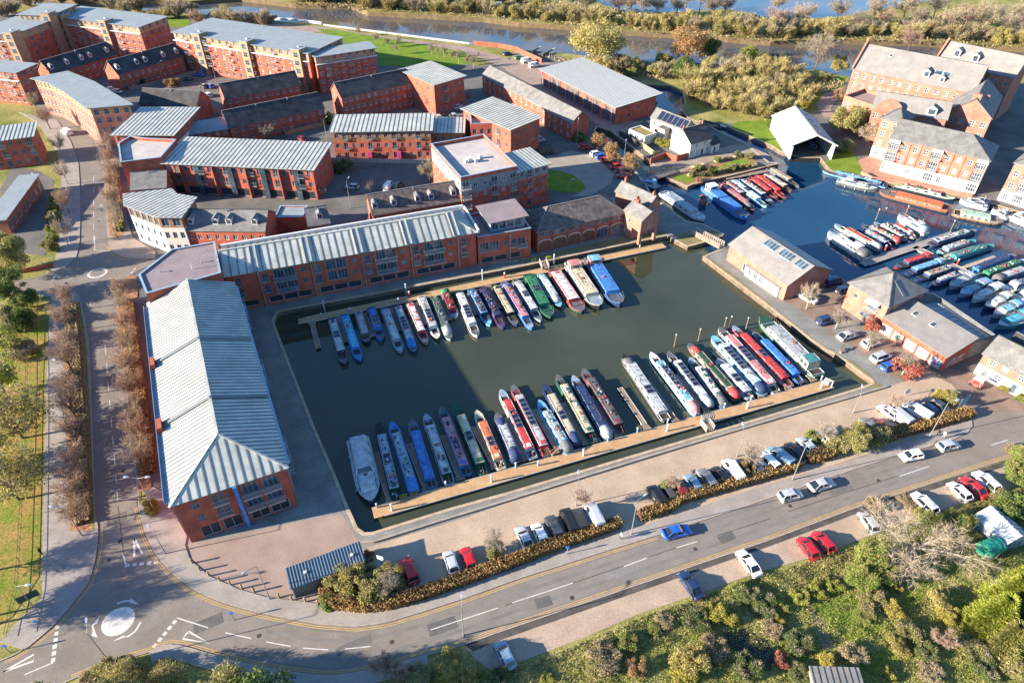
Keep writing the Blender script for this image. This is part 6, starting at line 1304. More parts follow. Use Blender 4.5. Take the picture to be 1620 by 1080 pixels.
cars(15, g, [('saloon', 'silver', 90, 148, 142, 255, 'silver car at the left end of the four-car row by the hedge'), ('hatch', 'white', 185, 122, 232, 222, 'white hatchback beside the silver car in the four-car row'), ('suv', 'dgrey', 268, 80, 325, 195, 'dark grey estate third in the four-car row'), ('van', 'black', 358, 30, 418, 168, 'black van right of the dark grey estate'), ('van', 'silver', 515, 10, 568, 115, 'pale covered vehicle beside the bare bush by the hedge')])
cars(11, g, [('suv', 'black', 893, 938, 958, 1038, 'black four-by-four parked left of the leafy tree pit'), ('hatch', 'dred', 1030, 893, 1092, 988, 'dark red hatchback under the small bare tree'), ('hatch', 'ltblue', 1113, 860, 1178, 958, 'pale blue hatchback right of the dark red car'), ('hatch', 'black', 1278, 815, 1348, 902, 'black hatchback next to the white van'), ('van', 'white', 1352, 778, 1422, 882, 'white van parked by the hedge'), ('hatch', 'dgrey', 960, 918, 1022, 1012, 'dark hatchback behind the tree-pit shrub'), ('suv', 'grey', 1195, 838, 1262, 930, 'grey four-by-four between the pale blue and black hatchbacks'), ('saloon', 'grey', 1500, 750, 1570, 830, 'grey car half hidden by the shrubs after the white van')])
cars(12, g, [('suv', 'white', 20, 740, 100, 815, 'white four-by-four in the middle of the hedge row'), ('van', 'ltblue', 85, 715, 170, 780, 'pale blue van beside the white four-by-four'), ('saloon', 'black', 190, 675, 262, 760, 'black saloon between the pale blue van and a silver car'), ('saloon', 'silver', 262, 640, 340, 725, 'silver saloon left of the round green bush'), ('hatch', 'white', 378, 595, 455, 682, 'white hatchback tucked behind the round green bush'), ('hatch', 'red', 712, 530, 770, 590, 'red car peeping out right of the round green bush'), ('van', 'silver', 800, 455, 912, 545, 'silver van in the upper hedge row'), ('van', 'white', 905, 432, 1030, 512, 'white van right of the silver van'), ('saloon', 'navy', 972, 412, 1080, 482, 'navy saloon right of the white van'), ('saloon', 'dgrey', 1035, 395, 1135, 460, 'dark grey saloon at the right end of the hedge row'), ('hatch', 'dgrey', -55, 772, 20, 852, 'dark hatchback left of the white four-by-four'), ('hatch', 'silver', 418, 572, 495, 655, 'silver hatchback mostly hidden by the round green bush'), ('hatch', 'grey', 640, 520, 715, 590, 'grey hatchback left of the half-hidden red car'), ('hatch', 'white', 750, 440, 830, 500, 'white hatchback left of the silver van')])
g = 'cars on the road'
cars(15, g, [('saloon', 'blue', 1128, 140, 955, 178, 'bright blue saloon driving along the south road')])
cars(12, g, [('hatch', 'silver', 262, 962, 125, 992, 'grey-silver hatchback following the blue saloon'), ('saloon', 'silver', 468, 890, 300, 935, 'silver saloon with dark sunroof on the south road'), ('hatch', 'white', 858, 752, 1000, 725, 'white hatchback coming towards the roundabout'), ('hatch', 'silver', 1228, 662, 1090, 690, 'silver hatchback nearest the car park entrance')])
g = 'cars in the layby'
cars(15, g, [('saloon', 'navy', 1092, 430, 1168, 540, 'dark navy car alone in the middle of the layby'), ('saloon', 'white', 1438, 290, 1528, 412, 'white saloon alone in the layby right of the navy car')])
cars(14, g, [('hatch', 'ltblue', 1512, 850, 1568, 972, 'pale car parked in shade at the left end of the layby')])
cars(16, g, [('hatch', 'red', 270, 218, 332, 302, 'left of the two red cars in the layby'), ('hatch', 'red', 355, 178, 432, 268, 'right of the two red cars in the layby'), ('hatch', 'silver', 640, 55, 705, 150, 'silver car half under the big bare tree')])
cars(12, g, [('suv', 'white', 970, 995, 1045, 1068, 'white car behind the branches of the big bare tree'), ('hatch', 'white', 1175, 908, 1275, 1005, 'white hatchback left of the red car in the upper layby'), ('saloon', 'red', 1262, 885, 1365, 975, 'red car between two white cars in the upper layby'), ('suv', 'white', 1335, 848, 1442, 950, 'white estate right of the red car in the upper layby')])
g = 'cars in the yard'
cars(12, g, [('suv', 'silver', 805, 115, 685, 158, 'silver estate in the brick yard by the bare tree'), ('hatch', 'blue', 848, 178, 755, 205, 'small bright blue car below the silver estate'), ('hatch', 'white', 720, 38, 645, 62, 'white car behind the yard tree')])
cars(8, g, [('saloon', 'silver', 595, 1030, 488, 1062, 'silver saloon parked by the yard wall'), ('suv', 'navy', 462, 940, 358, 968, 'navy four-by-four beside the small yard tree'), ('saloon', 'white', 250, 790, 345, 842, 'white car by the gable of the slate shed'), ('van', 'navy', 512, 705, 400, 735, 'dark van with a yellow front behind the slate shed'), ('hatch', 'navy', 552, 762, 488, 775, 'dark small car in front of the basin office')])
g = 'cars beside the lock arm'
cars(3, g, [('hatch', 'red', 518, 898, 452, 900, 'red car at the top of the canal-side row'), ('hatch', 'white', 585, 935, 522, 945, 'pale car below the top red car of the canal-side row'), ('hatch', 'blue', 612, 950, 556, 962, 'blue car in the canal-side row'), ('hatch', 'red', 650, 970, 588, 985, 'red car below the blue one in the canal-side row'), ('saloon', 'red', 712, 1008, 648, 1022, 'red car fifth down the canal-side row'), ('saloon', 'dred', 742, 1032, 682, 1045, 'dark red car near the bottom of the canal-side row'), ('saloon', 'red', 765, 1068, 680, 1075, 'red saloon at the bottom of the canal-side row'), ('van', 'silver', 232, 852, 155, 868, 'silver van in the lane by the ribbed roof'),
            ('hatch', 'green', 107, 350, 58, 358, 'green car on the wharf by the lock'), ('van', 'white', 162, 368, 98, 380, 'white van on the wharf by the lock'), ('van', 'white', 212, 395, 140, 408, 'second white van on the wharf, beside the restaurant')])
g = 'cars in the estate courtyards'
cars(1, g, [('van', 'white', 378, 795, 440, 825, 'white van on the avenue bend'), ('hatch', 'blue', 1188, 452, 1250, 460, 'blue car by the far courtyard lamp'), ('hatch', 'dgrey', 1125, 482, 1172, 480, 'dark car beside the far garden wall'), ('hatch', 'dgrey', 1222, 520, 1262, 535, 'dark car in the middle of the far courtyard'), ('hatch', 'blue', 1262, 520, 1302, 535, 'blue car in the middle of the far courtyard'), ('hatch', 'white', 1250, 570, 1292, 592, 'white car in the middle of the far courtyard'), ('hatch', 'dgrey', 1155, 565, 1215, 575, 'dark car by the short dark terrace'), ('saloon', 'white', 650, 538, 700, 552, 'white car behind the curved block'), ('saloon', 'silver', 690, 550, 742, 566, 'silver car behind the curved block')])
cars(6, g, [('hatch', 'silver', 582, 138, 628, 140, 'silver car in the shaded yard behind the ribbed roof'), ('van', 'white', 845, 118, 812, 158, 'white van behind the dormer row'), ('suv', 'dgrey', 905, 115, 870, 150, 'dark car beside the white van behind the dormer row')])
cars(2, g, [('hatch', 'dred', 272, 835, 322, 858, 'dark red car on the courtyard corner'), ('hatch', 'silver', 1150, 735, 1130, 712, 'silver car first in the row by the square red block'), ('hatch', 'black', 1190, 730, 1170, 705, 'black car second in the row by the square red block'), ('hatch', 'silver', 1240, 728, 1222, 702, 'silver car third in the row by the square red block'), ('hatch', 'white', 1268, 645, 1240, 660, 'white car by the corner of the square red block'), ('hatch', 'navy', 1580, 325, 1528, 335, 'dark car by the lock wall')])

# ------------------------------------------------------------------ vegetation
def leaf_mat(name, cols, trans=.4, rough=.75):
    """leaves: every leaf takes one of several colours"""
    m = bpy.data.materials.new(name); m.use_nodes = True; nt = m.node_tree; N = nt.nodes; b = N['Principled BSDF']; b.inputs['Roughness'].default_value = rough; b.inputs['Specular IOR Level'].default_value = .2
    geo = N.new('ShaderNodeNewGeometry'); rp = N.new('ShaderNodeValToRGB'); rp.color_ramp.interpolation = 'LINEAR'; e = rp.color_ramp.elements
    while len(e) < len(cols): e.new(.5)
    for i, c in enumerate(cols): e[i].position = i / max(1, len(cols) - 1); e[i].color = tuple(c) + (1,)
    oi = N.new('ShaderNodeObjectInfo'); ad = N.new('ShaderNodeMath'); ad.operation = 'MULTIPLY_ADD'; ad.inputs[1].default_value = .3; 
    mp = N.new('ShaderNodeMapRange'); mp.inputs['To Min'].default_value = -.15; mp.inputs['To Max'].default_value = .85
    nt.links.new(geo.outputs['Random Per Island'], mp.inputs['Value']); nt.links.new(oi.outputs['Random'], ad.inputs[0]); nt.links.new(mp.outputs['Result'], ad.inputs[2]); nt.links.new(ad.outputs[0], rp.inputs['Fac'])
    nt.links.new(rp.outputs['Color'], b.inputs['Base Color']); ts = N.new('ShaderNodeBsdfTranslucent'); nt.links.new(rp.outputs['Color'], ts.inputs['Color']); ms = N.new('ShaderNodeMixShader'); ms.inputs[0].default_value = trans
    nt.links.new(b.outputs[0], ms.inputs[1]); nt.links.new(ts.outputs[0], ms.inputs[2]); nt.links.new(ms.outputs[0], N['Material Output'].inputs[0]); return m
LM = dict(green=leaf_mat('leaf_green', [(.065, .124, .026), (.130, .208, .039), (.221, .286, .058), (.338, .364, .104)]), olive=leaf_mat('leaf_olive', [(.100, .125, .037), (.213, .225, .062), (.338, .312, .106), (.475, .413, .188)]),
          gold=leaf_mat('leaf_gold', [(.176, .154, .050), (.297, .253, .072), (.418, .352, .110), (.528, .462, .209)]), tan=leaf_mat('leaf_tan', [(.18, .14, .075), (.30, .23, .12), (.42, .34, .20), (.52, .44, .29)]),
          yellow=leaf_mat('leaf_yellow', [(.14, .16, .03), (.28, .26, .035), (.42, .35, .05), (.52, .45, .13)]), orange=leaf_mat('leaf_orange', [(.19, .10, .045), (.31, .17, .07), (.41, .25, .10), (.44, .33, .16)]),
          dark=leaf_mat('leaf_dark_green', [(.039, .077, .025), (.077, .133, .036), (.140, .196, .050), (.252, .266, .084)]), hedge=leaf_mat('leaf_beech_hedge', [(.17, .085, .045), (.30, .165, .075), (.43, .25, .11), (.36, .30, .09), (.50, .39, .21)]),
          red=leaf_mat('leaf_red', [(.26, .06, .045), (.45, .12, .09), (.55, .22, .16)]), lime=leaf_mat('leaf_lime', [(.115, .161, .023), (.218, .265, .034), (.345, .368, .057), (.483, .483, .127)]),
          weeds=leaf_mat('weed_mix', [(.11, .15, .03), (.20, .24, .05), (.33, .31, .09), (.46, .40, .18), (.24, .28, .06), (.38, .27, .13)]), scrub=leaf_mat('bramble_mix', [(.078, .117, .029), (.156, .195, .052), (.312, .234, .104), (.468, .338, .169), (.221, .260, .065), (.546, .442, .234), (.286, .299, .078)]))
TWIG = dict(brown=leaf_mat('twig_red_brown', [(.22, .145, .095), (.35, .24, .165), (.48, .35, .25)], .1), pale=leaf_mat('twig_pale', [(.21, .165, .11), (.33, .265, .185), (.46, .38, .28)], .1), grey=leaf_mat('twig_grey', [(.16, .13, .105), (.26, .215, .17), (.36, .305, .25)], .1), gold=leaf_mat('twig_gold', [(.26, .20, .09), (.40, .32, .14), (.54, .45, .23)], .15), pink=leaf_mat('twig_pink', [(.20, .13, .10), (.31, .21, .165), (.42, .30, .24)], .1))
BARK = mat('bark', (.13, .095, .07), .95, var=.3, scale=2, fine=.2); BARKP = mat('pale_bark', (.34, .28, .21), .9, var=.25, scale=2, fine=.2)
def np_mesh(name, V, k, m):
    """V: (n*k, 3) vertices, k per face"""
    n = len(V) // k; me = bpy.data.meshes.new(name); me.vertices.add(len(V)); me.vertices.foreach_set('co', np.asarray(V, dtype=np.float32).ravel()); me.loops.add(len(V)); me.loops.foreach_set('vertex_index', np.arange(len(V), dtype=np.int32)); me.polygons.add(n)
    me.polygons.foreach_set('loop_start', np.arange(0, len(V), k, dtype=np.int32)); me.polygons.foreach_set('loop_total', np.full(n, k, dtype=np.int32)); me.materials.append(m); me.update(calc_edges=True); return me
def unit(a): return a / np.maximum(1e-9, np.linalg.norm(a, axis=1, keepdims=True))
def leaves(lobes, n, size, r, shell=.5, flat=1.0):
    c = np.array([l[0] for l in lobes], float); rad = np.array([l[1] if np.ndim(l[1]) else (l[1],) * 3 for l in lobes], float); w = rad.prod(axis=1) ** .667; k = r.choice(len(lobes), n, p=w / w.sum())
    d = unit(r.normal(size=(n, 3))); u = shell + (1 - shell) * r.random((n, 1)) ** .5; u *= 1 + .10 * r.normal(size=(n, 1)); P = c[k] + d * rad[k] * u; P[:, 2] = np.maximum(P[:, 2], .05)
    nrm = unit(d * .6 + r.normal(size=(n, 3)) * .8 + np.array([0, 0, .3])); t = unit(np.cross(nrm, r.normal(size=(n, 3)))); b = np.cross(nrm, t); s = size * (.6 + .8 * r.random((n, 1)))
    return np.stack([P - t * s * .5 - b * s * .32, P + t * s * .5 - b * s * .2, P + t * s * .5 + b * s * .3, P - t * s * .5 + b * s * .22], 1).reshape(-1, 3)
def twigs(base, dirs, L, w):
    s = unit(np.cross(dirs, rng.normal(size=dirs.shape))) * w / 2; return np.stack([base - s, base + s, base + dirs * L], 1).reshape(-1, 3)
def lobes_for(r, n, R_, H, z0, up=.9):
    out = []; n = int(n * 1.5)
    for i in range(n):
        a = r.random() * 6.283; rr = R_ * .80 * math.sqrt(r.random()); t = r.uniform(.08, .9) * (1 - .45 * (rr / R_) ** 2); z = z0 + (H - z0) * t; k = R_ * r.uniform(.16, .44) * (1.1 - .5 * abs(t - .45)); out.append(((rr * math.cos(a), rr * math.sin(a), z), (k, k, k * up * r.uniform(.7, 1.3))))
    return out
PROTO = {}
def bare_tree(key, seed, H, R_, twm, bark, ntw=1.0, up=.55, fine=.045):
    r = np.random.default_rng(seed); tb = MB(); T = []
    h0 = H * .28; tb.tube((0, 0, -.1), (.05, 0, h0), H * .018 + .05, H * .014 + .03, 7, caps=False)
    B, Dd, LL = [], [], []
    nl = 8
    for i in range(nl):
        a = i * 2.4 + r.random(); el = up + r.random() * .6; p0 = Vector((.05, 0, h0 * (.85 + .35 * r.random()))); L1 = H * r.uniform(.36, .5); p = p0.copy()
        d = Vector((math.cos(a) * math.cos(el), math.sin(a) * math.cos(el), math.sin(el))); rr = H * .009 + .02; pts = [p.copy()]
        for s_ in range(4):
            d2 = (d + Vector(tuple(r.normal(size=3) * .16)) + Vector((0, 0, .08))).normalized(); pn = p + d2 * L1 / 4; tb.tube(p, pn, rr, rr * .72, 5, caps=False); rr *= .72; p = pn; d = d2; pts.append(p.copy())
            for k in range(3):
                e = (d + Vector(tuple(r.normal(size=3) * .65))).normalized(); e.z = abs(e.z) * .8 + .1; L2 = L1 * r.uniform(.35, .6); pp = p + e * L2; tb.tube(p, pp, rr * .6, rr * .2, 4, caps=False)
                for m_ in range(int(14 * ntw)):
                    t = r.random(); b0 = p.lerp(pp, .25 + .75 * t); f = (e + Vector(tuple(r.normal(size=3) * .7))); f.z += .15; B.append(b0); Dd.append(f.normalized()); LL.append(H * r.uniform(.05, .13))
    B = np.array([tuple(b) for b in B]); Dd = np.array([tuple(b) for b in Dd]); LL = np.array(LL)[:, None]; V1 = twigs(B, Dd, LL, fine)
    tip = B + Dd * LL * .6; V2 = []
    for k in range(3):
        D2 = unit(Dd + r.normal(size=Dd.shape) * .6); V2.append(twigs(tip, D2, LL * .7, fine * .8))
    V = np.concatenate([V1] + V2); fac = R_ / max(.1, np.percentile(np.hypot(V[:, 0], V[:, 1]), 97)); V[:, :2] *= fac
    tv = np.array(tb.v); tv[:, :2] *= fac; tb.v = [tuple(x) for x in tv]
    PROTO[key] = dict(trunk=tb.mesh('trunk', bark), crown=np_mesh('crown', V, 3, TWIG[twm]), H=H)
def leafy_tree(key, seed, H, R_, leaf, n=4200, size=.34, trunk=True, z0=None, twm=None, nl=16, shell=.45, fill=None):
    r = np.random.default_rng(seed); z0 = H * .22 if z0 is None else z0; lb = lobes_for(r, nl, R_, H, z0); tb = MB()
    tb.tube((0, 0, -.1), (0, 0, max(.4, z0 + H * .2)), H * .02 + .05, H * .012 + .03, 7, caps=False)
    for l in lb[::2]: c = Vector(l[0]); tb.tube((0, 0, z0 * .8 + .1), c, H * .008 + .02, .02, 5, caps=False)
    V = leaves(lb, n, size, r, shell); m = LM[leaf]
    if twm:
        k = n // 2; idx = r.integers(0, len(lb), k); c = np.array([l[0] for l in lb])[idx]; d = unit(r.normal(size=(k, 3)) + np.array([0, 0, .9])); rad = np.array([l[1][0] for l in lb])[idx][:, None]; tw = twigs(c + d * rad * .5 * r.random((k, 1)), d, rad * r.uniform(.6, 1.0, (k, 1)), .06)
        PROTO[key] = dict(trunk=tb.mesh('trunk', BARK), crown=np_mesh('crown', V, 4, m), twigs=np_mesh('twigs', tw, 3, TWIG[twm]), H=H)
    else: PROTO[key] = dict(trunk=tb.mesh('trunk', BARK), crown=np_mesh('crown', V, 4, m), H=H)
def willow_bush(key, seed, H, R_, twm, leaf, n=2600, nleaf=1200):
    """many-stemmed riverside bush: fans of upright shoots with sparse leaves"""
    r = np.random.default_rng(seed); tb = MB(); B, Dd, LL = [], [], []
    for i in range(14):
        a = r.random() * 6.28; el = r.uniform(.75, 1.4); d = Vector((math.cos(a) * math.cos(el), math.sin(a) * math.cos(el), math.sin(el))); p = Vector((d.x * R_ * .25, d.y * R_ * .25, 0)); L1 = H * r.uniform(.4, .65); e = p + d * L1; tb.tube(p, e, .07, .03, 5, caps=False)
        for k in range(n // 14): t = r.random() ** .6; f = (d + Vector(tuple(r.normal(size=3) * .38)) + Vector((0, 0, .25))).normalized(); B.append(tuple(p.lerp(e, t))); Dd.append(tuple(f)); LL.append(H * r.uniform(.14, .42) * (1.25 - .5 * t))
    B = np.array(B); Dd = np.array(Dd); LL = np.array(LL)[:, None]; V = twigs(B, Dd, LL, .085); fac = R_ / np.percentile(np.hypot(V[:, 0], V[:, 1]), 96); V[:, :2] *= fac; V[:, 2] = np.maximum(V[:, 2], .02)
    tv = np.array(tb.v); tv[:, :2] *= fac; tb.v = [tuple(x) for x in tv]
    idx = r.integers(0, len(B), nleaf); P = B[idx] + Dd[idx] * LL[idx] * r.random((nleaf, 1)); P[:, :2] *= fac; nrm = unit(r.normal(size=(nleaf, 3))); t = unit(np.cross(nrm, r.normal(size=(nleaf, 3)))); b = np.cross(nrm, t); s = .30 * (.6 + .8 * r.random((nleaf, 1)))
    Q = np.stack([P - t * s * .5 - b * s * .3, P + t * s * .5 - b * s * .2, P + t * s * .5 + b * s * .3, P - t * s * .5 + b * s * .2], 1).reshape(-1, 3)
    PROTO[key] = dict(trunk=tb.mesh('stems', BARK), crown=np_mesh('crown', Q, 4, LM[leaf]), twigs=np_mesh('twigs', V, 3, TWIG[twm]), H=H)
for i in range(3): bare_tree('avenue%d' % i, 11 + i, 8.0, 2.6, 'brown', BARK, 1.0)
for i in range(2): bare_tree('avenuep%d' % i, 31 + i, 8.5, 2.7, 'pale', BARKP, 1.0)
bare_tree('sapling0', 41, 5.0, 1.5, 'pink', BARKP, .7, .8); bare_tree('sapling1', 42, 5.5, 1.7, 'grey', BARKP, .6, .8)
bare_tree('big0', 51, 11.5, 9.5, 'pale', BARKP, 1.2, .35, .038); bare_tree('bare0', 52, 12, 6.0, 'grey', BARK, 1.5, .5, .07); bare_tree('bare1', 53, 13, 5.5, 'pale', BARK, 1.5, .6, .08); bare_tree('bare2', 54, 11, 5.0, 'pink', BARK, 1.5, .55, .08)
leafy_tree('park0', 61, 9, 4.6, 'gold', 2600, .28, twm='pale', nl=26, shell=.2); leafy_tree('park1', 62, 8, 4.2, 'lime', 2400, .28, twm='pale', nl=24, shell=.2)
leafy_tree('green0', 63, 7, 3.6, 'green', 8840, .216, twm='gold'); leafy_tree('green1', 64, 9, 4.4, 'olive', 9520, .245, twm='gold'); leafy_tree('dark0', 65, 6, 3.2, 'dark', 7820, .245); leafy_tree('dark1', 66, 8, 4.0, 'dark', 8840, .259)
leafy_tree('round0', 67, 6.0, 2.5, 'orange', 2200, .26, twm='brown', nl=18, shell=.35); leafy_tree('goldbig', 68, 17, 10.0, 'gold', 8000, .55, twm='gold', nl=34, shell=.45); leafy_tree('brownbig', 69, 15, 8.5, 'orange', 6000, .5, twm='brown', nl=30)
leafy_tree('bush_green', 71, 3.0, 2.4, 'green', 5100, .187, z0=.1, nl=12, twm='gold'); leafy_tree('bush_lime', 72, 2.8, 2.2, 'lime', 5100, .187, z0=.1, nl=12, twm='gold'); leafy_tree('bush_yellow', 73, 3.2, 2.3, 'yellow', 4760, .187, z0=.1, nl=12, twm='gold'); leafy_tree('bush_olive', 74, 3.4, 2.6, 'olive', 5440, .202, z0=.1, nl=13, twm='pale'); leafy_tree('bush_dark', 75, 3.2, 2.5, 'dark', 5100, .202, z0=.1, nl=12, twm='pale'); leafy_tree('bush_tan', 76, 2.8, 2.4, 'tan', 4420, .187, z0=.1, nl=12, twm='pale'); leafy_tree('bush_gold', 77, 4.2, 3.0, 'gold', 6120, .216, z0=.1, nl=14, twm='gold'); leafy_tree('bush_orange', 78, 2.6, 2.2, 'orange', 4420, .173, z0=.1, nl=12, twm='brown'); leafy_tree('bush_red', 79, 2.6, 1.8, 'red', 2550, .158, z0=.3, nl=9, twm='brown')
for i, (tw, lf) in enumerate((('gold', 'gold'), ('gold', 'olive'), ('pale', 'tan'), ('pale', 'gold'), ('brown', 'tan'), ('grey', 'tan'))): willow_bush('willow%d' % i, 81 + i, 7.0, 4.2, tw, lf)
def conifer(key, seed, H, R_):
    r = np.random.default_rng(seed); n = 9000; t = r.random(n) ** .8; a = r.random(n) * 6.283; rad = R_ * (1 - t * .86) * (.55 + .45 * r.random(n) ** .5) * (1 + .12 * np.sin(a * 5 + t * 9)); P = np.stack([rad * np.cos(a), rad * np.sin(a), .2 + t * H], 1)
    d = unit(np.stack([np.cos(a), np.sin(a), np.full(n, .55)], 1) + r.normal(size=(n, 3)) * .3); s = unit(np.cross(d, r.normal(size=(n, 3)))); L = .55 * (.6 + .8 * r.random((n, 1))); V = np.stack([P - s * .09, P + s * .09, P + d * L + s * .03, P + d * L - s * .03], 1).reshape(-1, 3)
    tb = MB(); tb.tube((0, 0, -.1), (0, 0, H * .9), .22, .04, 7); PROTO[key] = dict(trunk=tb.mesh('trunk', BARK), crown=np_mesh('crown', V, 4, LM['lime' if seed % 2 else 'olive']), H=H)
conifer('conifer0', 91, 8, 3.6); conifer('conifer1', 92, 7, 3.2)
NT = {}
def plant(key, px, label, sc=1.0, name=None, cat=None, group=None, rz=None, sz=None, z=0.0):
    P = PROTO[key]; g = G(px); nm = name or ('tree' if P['H'] > 4.5 else 'bush'); o = thing(nm, label, cat or nm.split('_')[-1], (g.x, g.y, z), rng.random() * 6.283 if rz is None else rz, group); s = sc * rng.uniform(.92, 1.08); o.scale = (s, s, s * (sz or rng.uniform(.92, 1.1)))
    tr = link('trunk' if key[:6] != 'willow' else 'stems', P['trunk'], o); link('crown', P['crown'], o)
    if 'twigs' in P: link('twigs', P['twigs'], o)
    return o
def rowplant(keys, pts, lab, group, sc=1.0, name=None, cat=None, var=0.0):
    for i, p in enumerate(pts): plant(keys[i % len(keys)], p, lab % ORD[i], sc * (1 + var * rng.uniform(-1, 1)), name, cat, group)
rowplant(['avenue0', 'avenue1', 'avenue2'], [(113 + (y - 495) * .052, y) for y in (492, 524, 557, 592, 628, 664, 700, 738, 772, 804, 830)], 'bare red-brown avenue tree, %s down the strip left of the road', 'avenue trees left of the road', 1.0, 'avenue_tree', 'tree', .12)
rowplant(['avenue1', 'avenuep0', 'avenue0', 'avenuep1', 'avenue2'], [(199 + (y - 474) * .118, y) for y in (474, 500, 530, 562, 596, 632, 668, 703, 735)], 'bare avenue tree, %s down the strip between road and long ribbed roof', 'avenue trees beside the ribbed roof', 1.0, 'avenue_tree', 'tree', .12)
rowplant(['avenuep0', 'avenue2', 'avenuep1'], [(174, 246), (177, 266), (180, 286), (183, 308), (186, 330), (189, 352), (191, 368)], 'bare avenue tree, %s down the right side above the junction', 'avenue trees above the junction', 1.0, 'avenue_tree', 'tree', .1)
rowplant(['avenuep1', 'avenue0', 'avenuep0'], [(58, 176), (80, 205), (100, 248), (108, 292), (110, 336), (112, 386)], 'bare pale avenue tree, %s down the left side above the junction', 'left avenue trees above the junction', 1.05, 'avenue_tree', 'tree', .1)
rowplant(['bush_lime', 'bush_green', 'bush_olive'], [(88, 318), (86, 334), (85, 350), (84, 366), (83, 382), (82, 396)], 'green hedge bush, %s down the side street edge', 'side street hedge bushes', .75, 'hedge_bush', 'bush')
for k, p, l, s in (('park0', (36, 693), 'half-bare park tree with yellow-green leaves, middle left edge', 1.15), ('park0', (30, 790), 'half-bare park tree with a leaning trunk, lower left edge', 1.15), ('park1', (8, 620), 'leafy park tree at the left edge above the middle one', 1.1), ('park0', (-22, 742), 'park tree mostly outside the left edge', 1.2), ('green1', (22, 432), 'big olive tree overhanging the junction at the left edge', 1.1), ('dark1', (22, 478), 'dark evergreen below the junction at the left edge', 1.0), ('dark0', (44, 486), 'dark evergreen beside the footpath fence', .9), ('bush_olive', (14, 520), 'brownish olive bush below the dark evergreens', 1.4), ('dark0', (44, 520), 'small dark evergreen by the fence, lower of the two', .8), ('park1', (12, 560), 'yellow-green park tree below the evergreens', .95), ('bush_tan', (38, 560), 'tan shrub by the park fence', 1.2)):
    plant(k, p, l, s)
for i, p in enumerate(((-70, 915), (-110, 1010), (-60, 985))): plant('bare%d' % (i % 3), p, 'bare tree just outside the left edge, %s down' % ORD[i], .85, group='bare trees outside the left edge')
rowplant(['sapling0', 'sapling1'], [q(2, *p) for p in ((650, 222), (755, 275), (822, 292), (893, 285), (880, 335), (1092, 335), (1128, 345), (1168, 355), (1217, 375), (1257, 385), (1307, 402), (1347, 415))], 'slender bare sapling, %s from the left on the riverside lawn', 'saplings on the riverside lawn', 1.0, 'sapling', 'tree')
for k, p, l, s in (('bare2', q(1, 505, 470), 'bare brown tree between the two dormered terraces', .55), ('bush_orange', q(1, 1060, 525), 'orange-yellow shrub by the far courtyard lamp', 1.2), ('bush_tan', q(2, 300, 580), 'tan shrub at the end of the courtyard terrace', 1.2), ('round0', q(2, 80, 610), 'orange tree in the courtyard front gardens', .7), ('bush_yellow', q(2, 482, 755), 'yellow autumn tree at the corner of the long dark terrace', 1.3), ('bare0', q(2, 100, 860), 'bare grey tree in the terrace back gardens', .5), ('sapling0', q(2, 1320, 640), 'bare sapling in the lane by the ribbed roof', 1.0), ('sapling1', q(2, 1075, 680), 'bare sapling below the square red block', 1.0), ('sapling1', q(6, 718, 178), 'small bare tree in the shaded yard behind the dormer row', .9), ('bare1', q(6, 1080, 105), 'bare pale tree beside the pale flat-roofed block', .55), ('sapling0', q(6, 440, 205), 'small pinkish bare tree behind the quay block', .8), ('bush_tan', q(5, 1500, 490), 'tan shrub between the dormer house and the quay block', 1.1), ('bush_green', q(1, 770, 520), 'round green shrub in the terrace garden, left', .9), ('bush_dark', q(1, 860, 515), 'dark green shrub in the terrace garden, right', .9), ('bush_dark', q(6, 560, 40), 'dark shrubs in the shade behind the ribbed roof', 1.3), ('bush_yellow', q(5, 745, 385), 'yellow shrub on the avenue corner bed', .55), ('bush_dark', q(5, 735, 405), 'dark shrub below the yellow one on the corner bed', .5), ('bush_yellow', q(13, 925, 25), 'yellow shrub at the foot of the long ribbed-roof block', .7), ('bush_dark', q(1, 90, 605), 'low dark shrub on the avenue pavement edge', .8), ('bush_green', q(3, 450, 860), 'dark green shrub at the end of the red warehouse', .9), ('bush_tan', q(3, 222, 935), 'tan shrub by the ribbed block, left of two', .7), ('bush_tan', q(3, 290, 938), 'tan shrub by the ribbed block, right of two', .6)):
    plant(k, p, l, s)
rowplant(['round0'], [q(3, 548, 920), q(3, 650, 998), q(3, 765, 1052)], 'round orange-brown street tree, %s down the canal-side car row', 'round trees by the canal-side cars', 1.0, 'street_tree', 'tree')
# river margins
for k, p, l, s in (('goldbig', q(3, 545, 400), 'huge pale golden willow by the restaurant', 1.0), ('brownbig', q(3, 1110, 378), 'large round orange-brown tree on the river bank', .95), ('dark1', q(3, 1235, 372), 'dark evergreen tucked behind the orange-brown tree', 1.2), ('green0', q(3, 1470, 395), 'green crowned tree on the river bank above the copse', 1.1), ('dark1', q(3, 1080, 480), 'dark green bush above the canal pool', 1.0), ('bush_dark', q(3, 1000, 440), 'small dark bush above the canal pool', 1.2), ('bare0', q(4, 345, 425), 'tall bare tree on the river bank near the apartments', 1.15), ('bare2', q(4, 905, 320), 'pinkish bare tree behind the big apartment roof', 1.0), ('green1', q(4, 515, 830), 'olive tree beside the boathouse', 1.25), ('bush_olive', q(4, 505, 925), 'olive bush below the boathouse tree', 1.1), ('bare1', q(4, 650, 890), 'bare tree between boathouse and apartments', .55), ('bush_yellow', q(4, 285, 655), 'yellow bush by the boathouse path', .9), ('bush_dark', q(4, 395, 490), 'low dark bush on the grass bank', 1.0), ('bush_orange', q(4, 495, 600), 'orange hedge by the apartment return wing', 1.2), ('bush_gold', q(4, 490, 425), 'gold bush on the bank by the apartments', 1.1), ('bush_orange', q(3, 1400, 560), 'bright orange bush inside the willow copse', 1.3)):
    plant(k, p, l, s)
